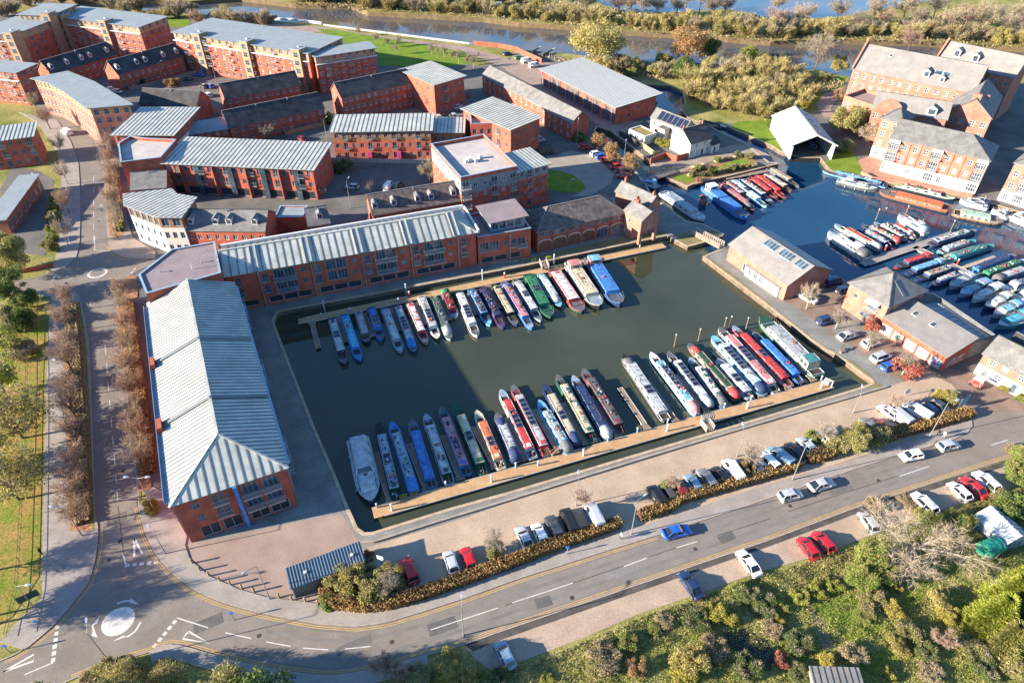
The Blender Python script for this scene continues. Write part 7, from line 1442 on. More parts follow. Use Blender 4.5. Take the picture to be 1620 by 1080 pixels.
cop = [(1130, 600), (1150, 530), (1190, 470), (1240, 420), (1250, 520), (1290, 590), (1230, 640), (1200, 560), (1310, 470), (1330, 530), (1360, 600), (1300, 670), (1380, 680), (1390, 480), (1440, 430), (1450, 520), (1440, 610), (1460, 690), (1510, 470), (1520, 560), (1530, 650), (1560, 420), (1590, 500), (1590, 600), (1560, 710), (1640, 430), (1650, 540), (1660, 640), (1680, 700), (1720, 470), (1730, 580), (1790, 520), (1790, 640), (1850, 590)]
rowplant(['willow0', 'willow1', 'willow3', 'bush_gold', 'willow1', 'willow0'], [q(3, *p) for p in cop[:30]], 'golden-olive willow bush, %s from the left in the copse by the pool', 'willow copse', 1.15, 'willow_bush', 'bush', .2)
for i, p in enumerate(cop[30:]): plant('willow%d' % (i % 2), q(3, *p), 'golden willow bush, %s at the copse edge by the boathouse lawn' % ORD[i], 1.0, 'willow_bush', 'bush', 'copse edge')
rowplant(['bush_tan', 'bush_olive', 'willow3', 'bush_green', 'bush_gold'], [q(3, *p) for p in ((590, 410), (640, 430), (690, 440), (740, 410), (790, 440), (850, 420), (900, 455), (950, 470), (760, 470), (960, 400), (1040, 430), (700, 395))], 'mixed scrub bush, %s along the bank right of the restaurant', 'scrub right of the restaurant', 1.1, 'scrub_bush', 'bush', .2)
rowplant(['willow2', 'willow3', 'willow4', 'bush_tan', 'willow0'], [q(1, *p) for p in ((690, 60), (770, 95), (850, 70), (930, 100), (1000, 120), (1080, 110), (1160, 90), (1230, 140), (1300, 150), (1370, 140), (1440, 155), (1520, 150), (1600, 155), (1660, 140))], 'tan riverside bush, %s from the left behind the far apartments', 'riverside bushes behind the far apartments', 1.2, 'riverside_bush', 'bush', .2)
rowplant(['willow5', 'willow2', 'bare2', 'willow4'], [q(1, *p) for p in ((30, 100), (80, 85), (130, 50), (190, 40), (250, 20), (380, 20), (480, 25), (590, 10))], 'brown riverside scrub, %s from the left in the top left corner', 'scrub in the top left corner', 1.2, 'riverside_bush', 'bush', .2)
fb = [G(p) for p in [(467, 4), (555, 5), (581, 14), (672, 19), (763, 24), (820, 31), (904, 37), (968, 43), (1046, 48), (1111, 52), (1220, 61), (1335, 58), (1472, 62), (1620, 71), (1720, 78)]]
def unG(p):   # metres back to a sighting, for plant()
    d = p[1] * _c + CAM_H * _s; return (810 + FOC * p[0] / d, 540 - FOC * (p[1] * _s - CAM_H * _c) / d)
names = []
fpts = resample(fb, 8.0); kk = ['willow2', 'willow3', 'willow0', 'willow5', 'bush_gold', 'willow0', 'bush_olive', 'willow1']
cols = {'willow1': 'olive-gold', 'bush_gold': 'low golden', 'willow2': 'pale tan', 'willow3': 'golden tan', 'willow4': 'brown', 'willow5': 'grey-brown', 'bush_tan': 'low tan', 'willow0': 'golden', 'bush_olive': 'olive'}
cnt = {}
for i, p in enumerate(fpts):
    for j in range(2):
        k = kk[int(rng.integers(0, len(kk)))]; pp = Vector((p.x + rng.uniform(-2.5, 2.5), p.y - .5 + j * 5 + rng.uniform(0, 4), 0)); n_ = cnt.get((k, j), 0); cnt[(k, j)] = n_ + 1
        lab = '%s bush, %s of its kind from the left, %s' % (cols[k], ORD[n_] if n_ < 30 else 'last', 'far bank edge' if j == 0 else 'second far bank row')
        plant(k, unG(pp), lab, rng.uniform(.9, 1.5), 'riverside_bush', 'bush', 'bushes on the far river bank')
rowplant(['bare0', 'bare1', 'bare2', 'bare1', 'bare0'], [q(3, 490, 95), q(3, 590, 60), q(3, 690, 90), q(3, 760, 95), q(3, 830, 120), q(3, 920, 110), q(3, 1040, 110), q(3, 1100, 60), q(3, 1180, 80), q(3, 1260, 120), q(3, 1330, 110), q(4, 110, 90), q(4, 90, 200), q(4, 240, 190), q(4, 470, 150), q(4, 600, 200), q(4, 690, 150), q(4, 760, 170), q(4, 870, 150), q(4, 950, 170), q(4, 1060, 120), q(4, 1130, 230), q(4, 1250, 180), q(4, 1330, 200), q(4, 1420, 150), q(4, 1500, 220), q(4, 1580, 160), q(4, 1620, 240)], 'tall bare tree, %s from the left beyond the river', 'tall bare trees beyond the river', 1.0, 'riverside_tree', 'tree', .2)
rowplant(['willow3', 'willow2', 'bush_gold', 'bare2'], [q(2, 280, -10), q(2, 380, -15), q(2, 470, -5), q(2, 660, 25), q(2, 730, 10), q(2, 800, 20), q(2, 900, 40), q(2, 1000, 20), q(2, 1100, 30), q(2, 1180, 50), q(2, 1330, 0), q(2, 1420, 60), q(2, 1500, 30), q(3, 80, 20), q(3, 200, 60), q(3, 250, 20), q(3, 340, 80), q(3, 420, 90)], 'golden meadow bush, %s from the left beyond the straight river reach', 'meadow bushes beyond the river', 1.0, 'meadow_bush', 'bush', .25)
# car park trees and shrubs
for k, p, l, s in (('sapling1', q(14, 1475, 285), 'small bare tree with ivied base left of the four-car row', 1.0), ('bush_olive', q(14, 1480, 290), 'ivy bush at the foot of the small bare tree', .55), ('sapling0', q(11, 470, 1065), 'small bare tree beside the black van', 1.0), ('sapling0', q(11, 1010, 960), 'small pinkish bare tree above the dark red car', 1.0), ('bush_green', q(11, 985, 945), 'green shrub in the tree pit beside the black four-by-four', .55), ('sapling1', q(11, 1475, 815), 'small pale bare tree right of the white van', 1.1), ('bush_orange', q(11, 1470, 830), 'brown shrub under the tree right of the white van', .8), ('sapling1', q(12, 380, 665), 'small pale bare tree by the white hatchback', 1.15), ('green1', q(12, 585, 690), 'big round yellow-green bush in the hedge row', .62), ('bush_olive', q(12, 480, 690), 'olive bush left of the big round bush', .9), ('bush_olive', q(12, 690, 650), 'olive bush right of the big round bush', .9), ('sapling0', q(12, 800, 470), 'small bare tree above the silver van', 1.1), ('bush_green', q(12, 320, 640), 'green shrub beside the silver saloon', .6), ('bush_orange', q(12, 760, 610), 'russet shrub in front of the red car', .8),
                   ('avenuep1', q(8, 290, 882), 'bare pale tree in front of the slate shed gable', .85), ('sapling1', q(8, 468, 1003), 'small bare tree beside the navy four-by-four', 1.1), ('sapling1', q(12, 668, 95), 'small bare tree by the yard wall', 1.0), ('bush_red', q(12, 880, 240), 'red-leaved tree at the yard corner', 1.5), ('sapling1', q(12, 876, 242), 'bare trunk rising from the red-leaved yard tree', 1.15), ('bush_red', q(8, 690, 1010), 'red-leaved shrub against the mural workshop', 1.2), ('bush_yellow', q(12, 1110, 385), 'yellow shrub behind the blue sign', .6), ('bush_olive', q(12, 1170, 410), 'olive shrub beside the blue sign', .7), ('bush_yellow', q(12, 1500, 330), 'yellow shrub in the cottage front garden', .45), ('bush_green', q(12, 1600, 400), 'green shrub at the cottage gate', .5),
                   ('bush_olive', q(14, 540, 455), 'olive shrub at the container shed corner', 1.0), ('bush_gold', q(14, 640, 500), 'gold-olive shrub beside the container shed, middle', .85), ('bush_dark', q(14, 700, 470), 'dark shrub beside the container shed', .8), ('bush_olive', q(14, 760, 540), 'olive shrub in the corner bed, front', .9), ('sapling1', q(14, 840, 540), 'yellowish bare shrub left of the red people carrier', 1.0), ('bush_gold', q(14, 850, 470), 'gold shrub left of the red people carrier', .7), ('bush_orange', q(14, 700, 320), 'orange shrub at the shed end', .5), ('bush_green', q(14, 460, 600), 'low green shrub at the pavement corner', .55), ('bush_orange', q(14, 600, 570), 'rust-coloured shrub in the corner bed', .8)):
    plant(k, p, l, s)
# garden spit
rowplant(['bush_orange', 'bush_green', 'bush_tan', 'bush_olive', 'bush_dark'], [q(26, *p) for p in ((360, 175), (400, 160), (450, 150), (350, 210), (430, 210), (410, 250), (560, 190), (610, 175), (680, 165), (740, 150), (790, 140), (850, 110), (880, 130), (840, 60), (740, 45), (650, 70), (560, 85))], 'low garden shrub, %s on the garden spit', 'shrubs on the garden spit', .5, 'garden_shrub', 'shrub', .2)
plant('conifer1', q(26, 503, 200), 'bright lime conifer on the garden spit', .38)
for k, p, l, s in (('bush_lime', q(3, 940, 885), 'bright green bush behind the lock cottage wall', .9), ('bush_yellow', q(3, 985, 895), 'yellow bush behind the lock cottage wall', .8), ('bush_dark', q(3, 890, 650), 'dark shrub at the end of the restaurant', .8)): plant(k, p, l, s)
# southern scrub
for k, p, l, s in (('bare2', q(14, 800, 1010), 'pinkish bare bush at the bottom edge by the road', .42), ('bare2', q(14, 870, 1040), 'second pinkish bare bush at the bottom edge', .4), ('green1', q(14, 1205, 1000), 'yellow-green tree at the bottom edge in front of the lamp', .55), ('bush_yellow', q(14, 1180, 1060), 'yellow bush below the yellow-green tree', 1.0), ('bush_gold', q(14, 1290, 1080), 'golden bush at the bottom edge left of the layby', 1.0), ('bush_olive', q(14, 1010, 1060), 'olive bush between the pink and yellow bushes', 1.0), ('bush_dark', q(14, 1500, 1060), 'dark bush below the pale parked car', .9), ('bush_orange', q(14, 960, 1050), 'rusty bush at the bottom edge', .9),
                   ('bush_tan', q(15, 590, 930), 'pale bare bush below the layby, centre', 1.4), ('bush_olive', q(15, 560, 990), 'olive bush under the pale bare bush', 1.0), ('bush_green', q(15, 740, 850), 'green bush right of the pale bare bush', 1.0), ('bush_gold', q(15, 1120, 980), 'big golden bush at the bottom centre', 1.35), ('bush_yellow', q(15, 1090, 1050), 'yellow-green bush at the very bottom centre', 1.2), ('bush_yellow', q(15, 1330, 690), 'bright yellow bush below the white layby saloon', 1.2), ('bush_yellow', q(15, 1260, 640), 'smaller yellow bush left of the bright one', .8), ('bush_dark', q(15, 1160, 720), 'dark green bush left of the yellow bushes', 1.1), ('bush_dark', q(15, 1480, 570), 'dark green bush right of the yellow bushes', 1.0), ('bush_dark', q(15, 1570, 640), 'dark green bush beside the weed sheeting', 1.0), ('bush_green', q(15, 1410, 520), 'mid green bush on the layby bank', .8), ('bush_green', q(15, 900, 770), 'low green bush on the layby bank', .7), ('bush_tan', q(15, 960, 700), 'dry tan bush on the layby bank', .8), ('bush_orange', q(15, 800, 990), 'brown bush at the bottom edge, centre', 1.0), ('bush_lime', q(15, 250, 1050), 'lime bush at the bottom edge, left of centre', .6), ('bush_tan', q(15, 1250, 880), 'pale twiggy bush right of the big golden bush', 1.2), ('bush_dark', q(15, 1450, 1000), 'dark bush beside the weed sheeting, bottom', 1.2),
                   ('big0', q(16, 900, 330), 'huge spreading bare tree over the upper layby', 1.0), ('green0', q(16, 690, 420), 'round green tree left of the huge bare tree', .95), ('green0', q(16, 600, 470), 'second green tree left of the huge bare tree', .75), ('bush_lime', q(16, 130, 620), 'lime hedge bush, left end of the clipped row', 1.0), ('bush_lime', q(16, 250, 570), 'lime hedge bush, second in the clipped row', .95), ('bush_lime', q(16, 350, 530), 'lime hedge bush, third in the clipped row', .95), ('bush_lime', q(16, 450, 500), 'lime hedge bush, right end of the clipped row', .95), ('bush_yellow', q(16, 115, 700), 'yellow bush below the clipped row', .7), ('bush_dark', q(16, 30, 620), 'dark bush at the left of the clipped row', 1.1), ('bush_yellow', q(16, 810, 640), 'yellow-orange bush in the allotments', .9), ('bush_yellow', q(16, 835, 510), 'small yellow bush under the huge bare tree', .7), ('bush_gold', q(16, 1090, 600), 'big yellow-green bush in the allotments', 1.0), ('bush_yellow', q(16, 1150, 680), 'yellow bush right of the big yellow-green bush', 1.0),
                   ('bush_olive', q(16, 660, 620), 'olive bush in the allotments', 1.0), ('bush_olive', q(16, 720, 560), 'olive bush below the round green tree', .9), ('bush_tan', q(16, 80, 770), 'tan bush by the weed sheet', .9), ('bush_green', q(16, 620, 690), 'green bush beside the dry path', .8), ('bush_tan', q(16, 560, 930), 'pale tan bush near the shed', 1.1), ('bush_yellow', q(16, 415, 960), 'yellow bush by the shed', .75), ('bush_yellow', q(16, 780, 1030), 'yellow bush right of the shed', .8), ('bare2', q(16, 1100, 860), 'purple-grey bare bush in the allotments', .4), ('bush_olive', q(16, 900, 780), 'olive bush in the allotment middle', 1.1), ('bush_gold', q(16, 840, 860), 'golden bush in the allotment middle', .9), ('bush_dark', q(16, 1010, 900), 'dark bush in the allotment middle', 1.0), ('bush_olive', q(16, 1300, 880), 'olive bush at the lower right', 1.2), ('bush_dark', q(16, 1350, 1000), 'dark bush at the lower right', 1.2), ('bush_olive', q(16, 1520, 980), 'olive bush in the lower right corner', 1.3), ('bush_tan', q(16, 1040, 1040), 'reddish tan bush at the bottom right', 1.0), ('bush_dark', q(16, 230, 850), 'dark shaded bush at the left of the dry path', 1.1), ('bush_red', q(16, 130, 950), 'dark red bush at the bottom beside the sheet', 1.0), ('bush_dark', q(16, 240, 1040), 'dark bush left of the shed', .9),
                   ('conifer0', q(16, 1380, 760), 'feathery green conifer, left of the right-hand group', 1.0), ('conifer0', q(16, 1480, 620), 'feathery green conifer, top of the right-hand group', 1.0), ('conifer1', q(16, 1560, 760), 'feathery green conifer, right of the group', 1.1), ('conifer1', q(16, 1470, 880), 'feathery green conifer, bottom of the group', 1.0), ('conifer0', q(16, 1610, 540), 'feathery green conifer at the right edge', 1.0), ('conifer0', q(16, 1640, 900), 'feathery green conifer at the right edge, lower', 1.1),
                   ('green0', q(12, 1540, 880), 'green tree right of the white estate', .8), ('green0', q(12, 1610, 800), 'green tree at the right edge by the road', .8), ('dark0', q(12, 1600, 920), 'dark green tree at the right edge by the layby', .9), ('bush_tan', q(12, 1560, 720), 'pale dry bush by the road at the right edge', 1.0), ('bush_olive', q(12, 1450, 1000), 'olive bush below the white estate', 1.0), ('dark0', q(16, 1500, 60), 'dark tree above the greenhouse', .9), ('green0', q(16, 1200, 130), 'green undergrowth behind the huge bare tree', .7), ('green0', q(16, 1050, 160), 'green undergrowth right of the huge tree trunk', .65), ('bush_lime', q(16, 1000, 60), 'lime undergrowth behind the huge bare tree', .9), ('bush_green', q(16, 1300, 200), 'green bush left of the green tank', .8), ('bush_tan', q(12, 900, 1020), 'pale dry bush at the layby end', 1.1), ('bush_tan', q(12, 700, 1060), 'pale dry bush left of the huge bare tree', 1.1)):
    plant(k, p, l, s * (.66 if k[:4] == 'bush' else .85), sz=rng.uniform(.6, .95) if k[:4] == 'bush' else None)
rowplant(['park0', 'bush_tan', 'park0'], [unG(p) for p in ((-48, 38.6), (-45, 39.4), (-42.5, 38.8))], 'tan tree crown at the bottom edge below the roundabout, %s from the left', 'tree crowns below the roundabout', .55, 'tree', 'tree', .08)
rowplant(['green1', 'dark1'], [unG(p) for p in ((-46, 31.5), (-40, 33), (-34, 33), (-28, 33), (-52, 31))], 'tall leafy tree below the bottom edge shading the bend, %s in line', 'trees below the bottom edge', 1.2, 'tree', 'tree', .06)
for i, p in enumerate(((205, 1062), (150, 1078), (180, 1072))): plant('bush_tan' if i % 2 else 'bush_olive', p, 'rough grassy bush, %s on the bank below the mini roundabout' % ORD[i], .75, group='bank below the mini roundabout')
# clipped beech hedges
def hedge(label, pts, w=1.7, h=1.35, dens=230, m='hedge', name='hedge'):
    P = resample(gl(*pts), .5); o = thing(name, label, 'hedge', (P[0].x, P[0].y, 0)); base = P[0]; n = int(len(P) * .5 * dens); r = np.random.default_rng(int(abs(base.x * 97 + base.y * 13)) + 5)
    l = offset_line(P, 1.0); T = np.array([(p.x - base.x, p.y - base.y) for p in P]); Nn = np.array([((l[i] - P[i]).x, (l[i] - P[i]).y) for i in range(len(P))])
    idx = r.integers(0, len(P) - 1, n); f = r.random((n, 1)); c = T[idx] * (1 - f) + T[idx + 1] * f; nn = Nn[idx]; side = r.random(n); s = np.where(side < .45, r.uniform(-1, 1, n), np.sign(r.uniform(-1, 1, n)) * r.uniform(.85, 1.08, n)) * w / 2; z = np.where(side < .45, h * r.uniform(.88, 1.08, n), h * r.random(n)); endr = np.minimum(idx, len(P) - 2 - idx); s *= np.where(endr < 2, .8, 1)
    Pp = np.concatenate([c + nn * s[:, None], z[:, None]], 1); nrm = unit(r.normal(size=(n, 3)) + np.array([0, 0, .5])); t = unit(np.cross(nrm, r.normal(size=(n, 3)))); b = np.cross(nrm, t); sz = .115 * (.6 + .8 * r.random((n, 1)))
    V = np.stack([Pp - t * sz - b * sz * .6, Pp + t * sz - b * sz * .5, Pp + t * sz + b * sz * .6, Pp - t * sz + b * sz * .5], 1).reshape(-1, 3); link('foliage', np_mesh('foliage', V, 4, LM[m]), o)
    mb = MB(); rg = []
    for i in range(0, len(P), 2): a_ = T[i] + Nn[i] * w * .40; b_ = T[i] - Nn[i] * w * .40; rg.append([(b_[0], b_[1], 0), (a_[0], a_[1], 0), (a_[0], a_[1], h * .86), (b_[0], b_[1], h * .86)])
    mb.loft(rg); mb.build('branches', mat('hedge_core', (.09, .045, .022), .95, var=.3), o); return o
hedge('long clipped russet hedge from the corner bed to the first gap', qs(14, 440, 520, 450, 570, 520, 605, 700, 620, 850, 600, 1000, 560, 1300, 455, 1600, 345) + qs(15, 200, 285, 460, 195, 700, 110))
hedge('clipped russet hedge between the two pavement gaps', qs(15, 810, 75, 1000, 15) + qs(11, 1050, 1010, 1300, 940, 1620, 850) + qs(12, 250, 800))
hedge('short golden hedge left of the big round bush', qs(12, 290, 770, 470, 720), 2.0, 1.3)
hedge('clipped russet hedge at the car park entrance end', qs(12, 680, 660, 860, 600, 1080, 540, 1300, 480), 2.0, 1.3)
hedge('low brown shrub strip under the avenue trees left of the road', [(112, 484), (118, 560), (124, 660), (130, 760), (133, 832)], 2.2, .8, 160, 'tan')
hedge('low brown shrub strip beside the long ribbed-roof block', [(203, 480), (212, 560), (224, 650), (236, 755)], 2.2, .9, 160, 'orange')
hedge('low brown shrub strip right of the upper avenue', [(176, 266), (184, 320), (191, 368)], 2.4, .9, 160, 'tan')
hedge('low leafy strip at the foot of the quay wall', qs(6, 440, 52, 560, 48) , 1.5, .8, 60, 'dark')
# bramble and dead grass over the southern bank: nobody could count it
def ground_cover(name, label, poly_px, n, size, m, h=.5, cat='undergrowth'):
    poly = np.array([(p.x, p.y) for p in gl(*poly_px)]); r = np.random.default_rng(n); lo, hi = poly.min(0), poly.max(0); X = lo + (hi - lo) * r.random((n * 4, 2)); ok = np.zeros(len(X), bool); j = len(poly) - 1
    for i in range(len(poly)):
        (xi, yi), (xj, yj) = poly[i], poly[j]; c = (yi > X[:, 1]) != (yj > X[:, 1]); ok ^= c & (X[:, 0] < (xj - xi) * (X[:, 1] - yi) / (yj - yi + 1e-12) + xi); j = i
    X = X[ok][:n]; n = len(X); x, y = X[:, 0], X[:, 1]; cl = .5 + .5 * np.sin(x * .9 + 1.3 * np.sin(y * .7)) * np.sin(y * 1.1 + 1.7 * np.sin(x * .5)); out = np.stack([x, y, h * r.random(n) ** 1.3 * (.25 + 1.3 * cl ** 2)], 1)
    P = np.array(out); nrm = unit(r.normal(size=(n, 3)) + np.array([0, 0, .6])); t = unit(np.cross(nrm, r.normal(size=(n, 3)))); b = np.cross(nrm, t); s = size * (.5 + r.random((n, 1)))
    V = np.stack([P - t * s - b * s * .4, P + t * s - b * s * .3, P + t * s + b * s * .4, P - t * s + b * s * .3], 1).reshape(-1, 3); o = link(name, np_mesh(name, V, 4, LM[m]), None); return tag(o, label, cat, kind='stuff')
ground_cover('brambles', 'tangled brambles and dead grass on the bank south of the layby', [(560, 1110), (640, 1068), (752, 1050), (780, 1070), (813, 1058), (924, 1014), (1015, 975), (1085, 952), (1200, 911), (1291, 885), (1355, 861), (1420, 834), (1578, 785), (1700, 745), (1700, 790), (1578, 830), (1360, 905), (1200, 955), (1100, 995), (1000, 1040), (900, 1110)], 85000, .09, 'scrub', .8)
ground_cover('weeds', 'weeds and rough grass tufts over the allotments', [(900, 1110), (1000, 1040), (1100, 995), (1200, 955), (1360, 905), (1578, 830), (1720, 780), (1720, 1110)], 90000, .085, 'weeds', .5)
ground_cover('fallen_leaves', 'fallen leaves under the avenue trees', [(102, 480), (126, 480), (147, 800), (146, 838), (112, 838), (104, 640)], 5000, .12, 'orange', .25)
ground_cover('rough_grass', 'rough dead grass on the meadow beyond the river', [(440, -5), (600, 0), (800, 14), (1000, 30), (1220, 44), (1480, 50), (1640, 58), (1640, 20), (1300, 32), (1100, 24), (900, 5), (700, -20), (440, -30)], 14000, .45, 'tan', .7)
ground_cover('reeds', 'tan reeds along the far river bank edge', [(460, 6), (580, 17), (760, 28), (900, 41), (1046, 53), (1220, 66), (1340, 63), (1640, 76), (1640, 66), (1340, 52), (1220, 54), (1046, 42), (900, 31), (760, 19), (580, 8), (460, -2)], 9000, .4, 'tan', 1.3)
ground_cover('reeds', 'tan reeds and scrub along the near river bank', [(860, 90), (980, 104), (1130, 108), (1290, 118), (1340, 132), (1300, 150), (1200, 135), (1080, 125), (990, 128), (905, 104)], 9000, .38, 'tan', 1.0)

# ------------------------------------------------------------------ street furniture and small things
LAMPP = mat('galvanised_post', (.25, .26, .27), .5, metal=.3, var=.1); LAMPH = mat('lamp_head_grey', (.30, .34, .40), .4, var=.1)
def lamp(label, base, H=8.2, head=None, arm=1.5, az=0.0, double=False, group='street lamps'):
    g = G(base); o = thing('street_lamp', label, 'street lamp', (g.x, g.y, .0), az, group); mb = MB(); mb.tube((0, 0, 0), (0, 0, 1.2), .11, .10, 8); mb.tube((0, 0, 1.2), (0, 0, H), .075, .05, 8); mb.build('post', LAMPP, o)
    for sg in ((1, -1) if double else (1,)):
        mb = MB(); mb.tube((0, 0, H - .05), (sg * arm, 0, H + .25), .04, .035, 6); mb.build('arm', LAMPP, o)
        h = MB(); h.loft([[(sg * (arm - .1), -.12, H + .2), (sg * (arm - .1), .12, H + .2), (sg * (arm - .1), .1, H + .33), (sg * (arm - .1), -.1, H + .33)], [(sg * (arm + .3), -.18, H + .24), (sg * (arm + .3), .18, H + .24), (sg * (arm + .3), .15, H + .40), (sg * (arm + .3), -.15, H + .40)], [(sg * (arm + .7), -.10, H + .28), (sg * (arm + .7), .10, H + .28), (sg * (arm + .7), .08, H + .36), (sg * (arm + .7), -.08, H + .36)]]); h.build('lamp_head', LAMPH, o)
    return o
for v, x, y, lab, az, dbl, H in ((13, 505, 185, 'left pavement above the crossing gap', math.pi, False, 7.0), (13, 265, 685, 'left pavement by the dark sign', 0, False, 8), (13, 680, 965, 'bottom kerb below the mini roundabout', 2.0, False, 8), (9, 950, 1080, 'foot of the long ribbed block', 0, True, 8.2), (14, 105, 570, 'plaza edge by the bollards', 3.9, False, 8.2), (14, 1287, 790, 'south verge behind the yellow-green tree', 1.57, False, 7), (15, 765, 175, 'gap between the two hedges', .6, False, 8.2), (12, 205, 885, 'pavement below the black saloon', .8, False, 8.2), (12, 1038, 625, 'pavement before the car park entrance', .2, False, 8.5), (12, 575, 475, 'car park beside the big round bush', 1.2, False, 5), (5, 420, 500, 'junction west pavement', 2.2, False, 8), (5, 712, 445, 'junction corner bed', 2.4, False, 8), (5, 285, 205, 'side street', 2.6, False, 6.5), (9, 480, 355, 'planting strip middle', 2.8, False, 7.5), (1, 1215, 440, 'far courtyard left', 1.0, False, 8), (1, 1320, 500, 'far courtyard right', 1.0, False, 8), (1, 1000, 500, 'terrace gardens', 1.0, False, 7), (2, 455, 870, 'courtyard road bend', 1.0, False, 7.5), (6, 598, 270, 'yard behind the quay block', 1.3, False, 8), (3, 432, 895, 'lane by the red warehouse', 1.4, False, 8), (3, 718, 1010, 'canal-side car row', 1.4, False, 7), (7, 383, 225, 'turning circle', 1.0, False, 5.5), (13, 1010, 292, 'plaza corner by the give-way line', 2.4, False, 5), (11, 430, 1040, 'car park beside the grey van', 1.5, False, 6), (11, 1410, 740, 'car park above the white van', 1.5, False, 6)):
    lamp('grey street lamp standing at the %s' % lab, q(v, x, y), H, arm=1.3, az=az, double=dbl)
def post(name, label, cat, px, H, r, m, z=0.0, cap=None, group=None):
    g = G(px, z); o = thing(name, label, cat, (g.x, g.y, z), 0, group); mb = MB(); mb.tube((0, 0, 0), (0, 0, H), r, r * .92, 8); mb.build('post', m, o)
    if cap: c = MB(); c.tube((0, 0, H), (0, 0, H + r * 1.2), r * 1.25, r * .7, 8); c.build('cap', cap, o)
    return o
WOODP = mat('oak_post', (.30, .21, .12), .85, var=.2)
for i, (v, x, y) in enumerate(((13, 1175, 350), (13, 1222, 395), (13, 1277, 428), (13, 1342, 458), (13, 1408, 482), (13, 1478, 504), (13, 1552, 526), (14, 10, 525), (14, 162, 560), (14, 240, 575), (14, 322, 585), (14, 400, 600))): post('bollard', 'squat timber bollard, %s from the left round the plaza edge' % ORD[i], 'bollard', q(v, x, y), 1.0, .14, WOODP, cap=WOODP, group='plaza bollards')
for i, (v, x, y) in enumerate(((23, 437, 1035), (23, 1282, 790), (24, 768, 890), (24, 1480, 680), (25, 990, 720), (25, 1515, 575))): post('mooring_pile', 'pale blue capped mooring pile, %s from the left along the south pontoon' % ORD[i], 'mooring post', q(v, x, y), 2.2, .16, mat('pile_blue_white', (.45, .58, .66), .6, var=.15), -1.2, FRAMEW, 'south pontoon piles')
for i, (v, x, y) in enumerate(((21, 293, 615), (21, 990, 470), (22, 127, 350), (22, 735, 215), (7, 818, 510))): post('mooring_pile', 'white topped mooring pile, %s from the left along the north pontoon' % ORD[i], 'mooring post', q(v, x, y), 3.0, .15, mat('pile_grey', (.36, .38, .38), .7, var=.15), -1.2, FRAMEW, 'north pontoon piles')
for i, (v, x, y) in enumerate(((25, 478, 270), (25, 648, 230), (25, 830, 150), (25, 868, 140), (25, 985, 150), (27, 520, 430), (27, 690, 415), (27, 465, 440), (27, 1042, 530))): post('mooring_pile', 'tall white-capped pile standing in the water, %s from the left' % ORD[i], 'mooring post', q(v, x, y), 3.4, .13, mat('pile_brown', (.17, .12, .085), .8, var=.2), -1.3, FRAMEW, 'piles in the water')
for i, (v, x, y) in enumerate(((21, 1015, 480), (22, 315, 320), (27, 1100, 775), (27, 540, 665))): post('service_pillar', 'red pontoon service pillar, %s from the left' % ORD[i], 'pillar', q(v, x, y), 1.2, .2, paint((.45, .05, .03)), -.5, FRAMEW, 'red service pillars')
for i, (v, x, y) in enumerate(((21, 265, 660), (21, 508, 612), (21, 922, 530), (23, 305, 985), (23, 893, 800), (23, 1490, 640), (24, 980, 740), (24, 1232, 665), (24, 1490, 590), (25, 628, 755), (25, 835, 695), (25, 1025, 640), (25, 1525, 500), (24, 385, 950))): post('service_pillar', 'small grey-blue pontoon service pillar, %s in the set' % ORD[i], 'pillar', q(v, x, y), .95, .16, paint((.18, .27, .45)), -.5, FRAMEW, 'grey-blue service pillars')

# footbridge between the basins: deck with white lattice parapets
def footbridge(label, a, b, w, z=.15, col=WHITEP, rail=1.15, name='footbridge', n=14, deckm=DECKD):
    A, B = G(a, z), G(b, z); d = B - A; L = math.hypot(d.x, d.y); o = thing(name, label, 'bridge', (A.x, A.y, z), math.atan2(d.y, d.x)); mb = MB(); mb.box(0, -w / 2, -.15, L, w / 2, 0); mb.build('deck', deckm, o)
    for s_ in (-1, 1):
        y = s_ * w / 2
        for zz in (.08, .42, .76, rail): mb = MB(); mb.box(-.1, y - .05, zz, L + .1, y + .05, zz + .10); mb.build('rail', col, o)
        for k in range(n + 1): mb = MB(); x = L * k / n; mb.box(x - .05, y - .07, -.1, x + .05, y + .07, rail + .1); mb.build('baluster', col, o)
    return o
footbridge('pale railed timber footbridge across the channel between basins', q(26, 360, 690), q(26, 600, 815), 1.9, .3, mat('weathered_rail', (.36, .31, .26), .8, var=.15))
footbridge('black iron-railed bridge over the lock arm', q(7, 880, 85), q(7, 1035, 35), 3.0, .3, mat('iron_rail', (.06, .055, .055), .6, var=.2), 1.1, 'iron_bridge', 12, PAVE)
footbridge('sloping gangway from the south quay to the pontoon', q(25, 735, 860), q(25, 690, 800), 1.5, -.1, mat('galv_rail', (.35, .35, .35), .5, var=.1), 1.1, 'gangway', 5)
footbridge('timber gangway from the north quay to the pontoon', q(22, 640, 190), q(22, 665, 245), 1.6, -.1, mat('galv_rail', (.35, .35, .35)), 1.1, 'gangway', 5)
footbridge('steel pontoon end gate at the right of the south pontoon', q(25, 1545, 520), q(25, 1600, 545), .3, -.45, mat('galv_rail', (.35, .35, .35)), 1.2, 'pontoon_gate', 4)
footbridge('gated steel frame above the gangway on the south pontoon', q(25, 670, 815), q(25, 750, 795), .5, -.45, mat('galv_rail', (.35, .35, .35)), 2.0, 'pontoon_gate', 5)
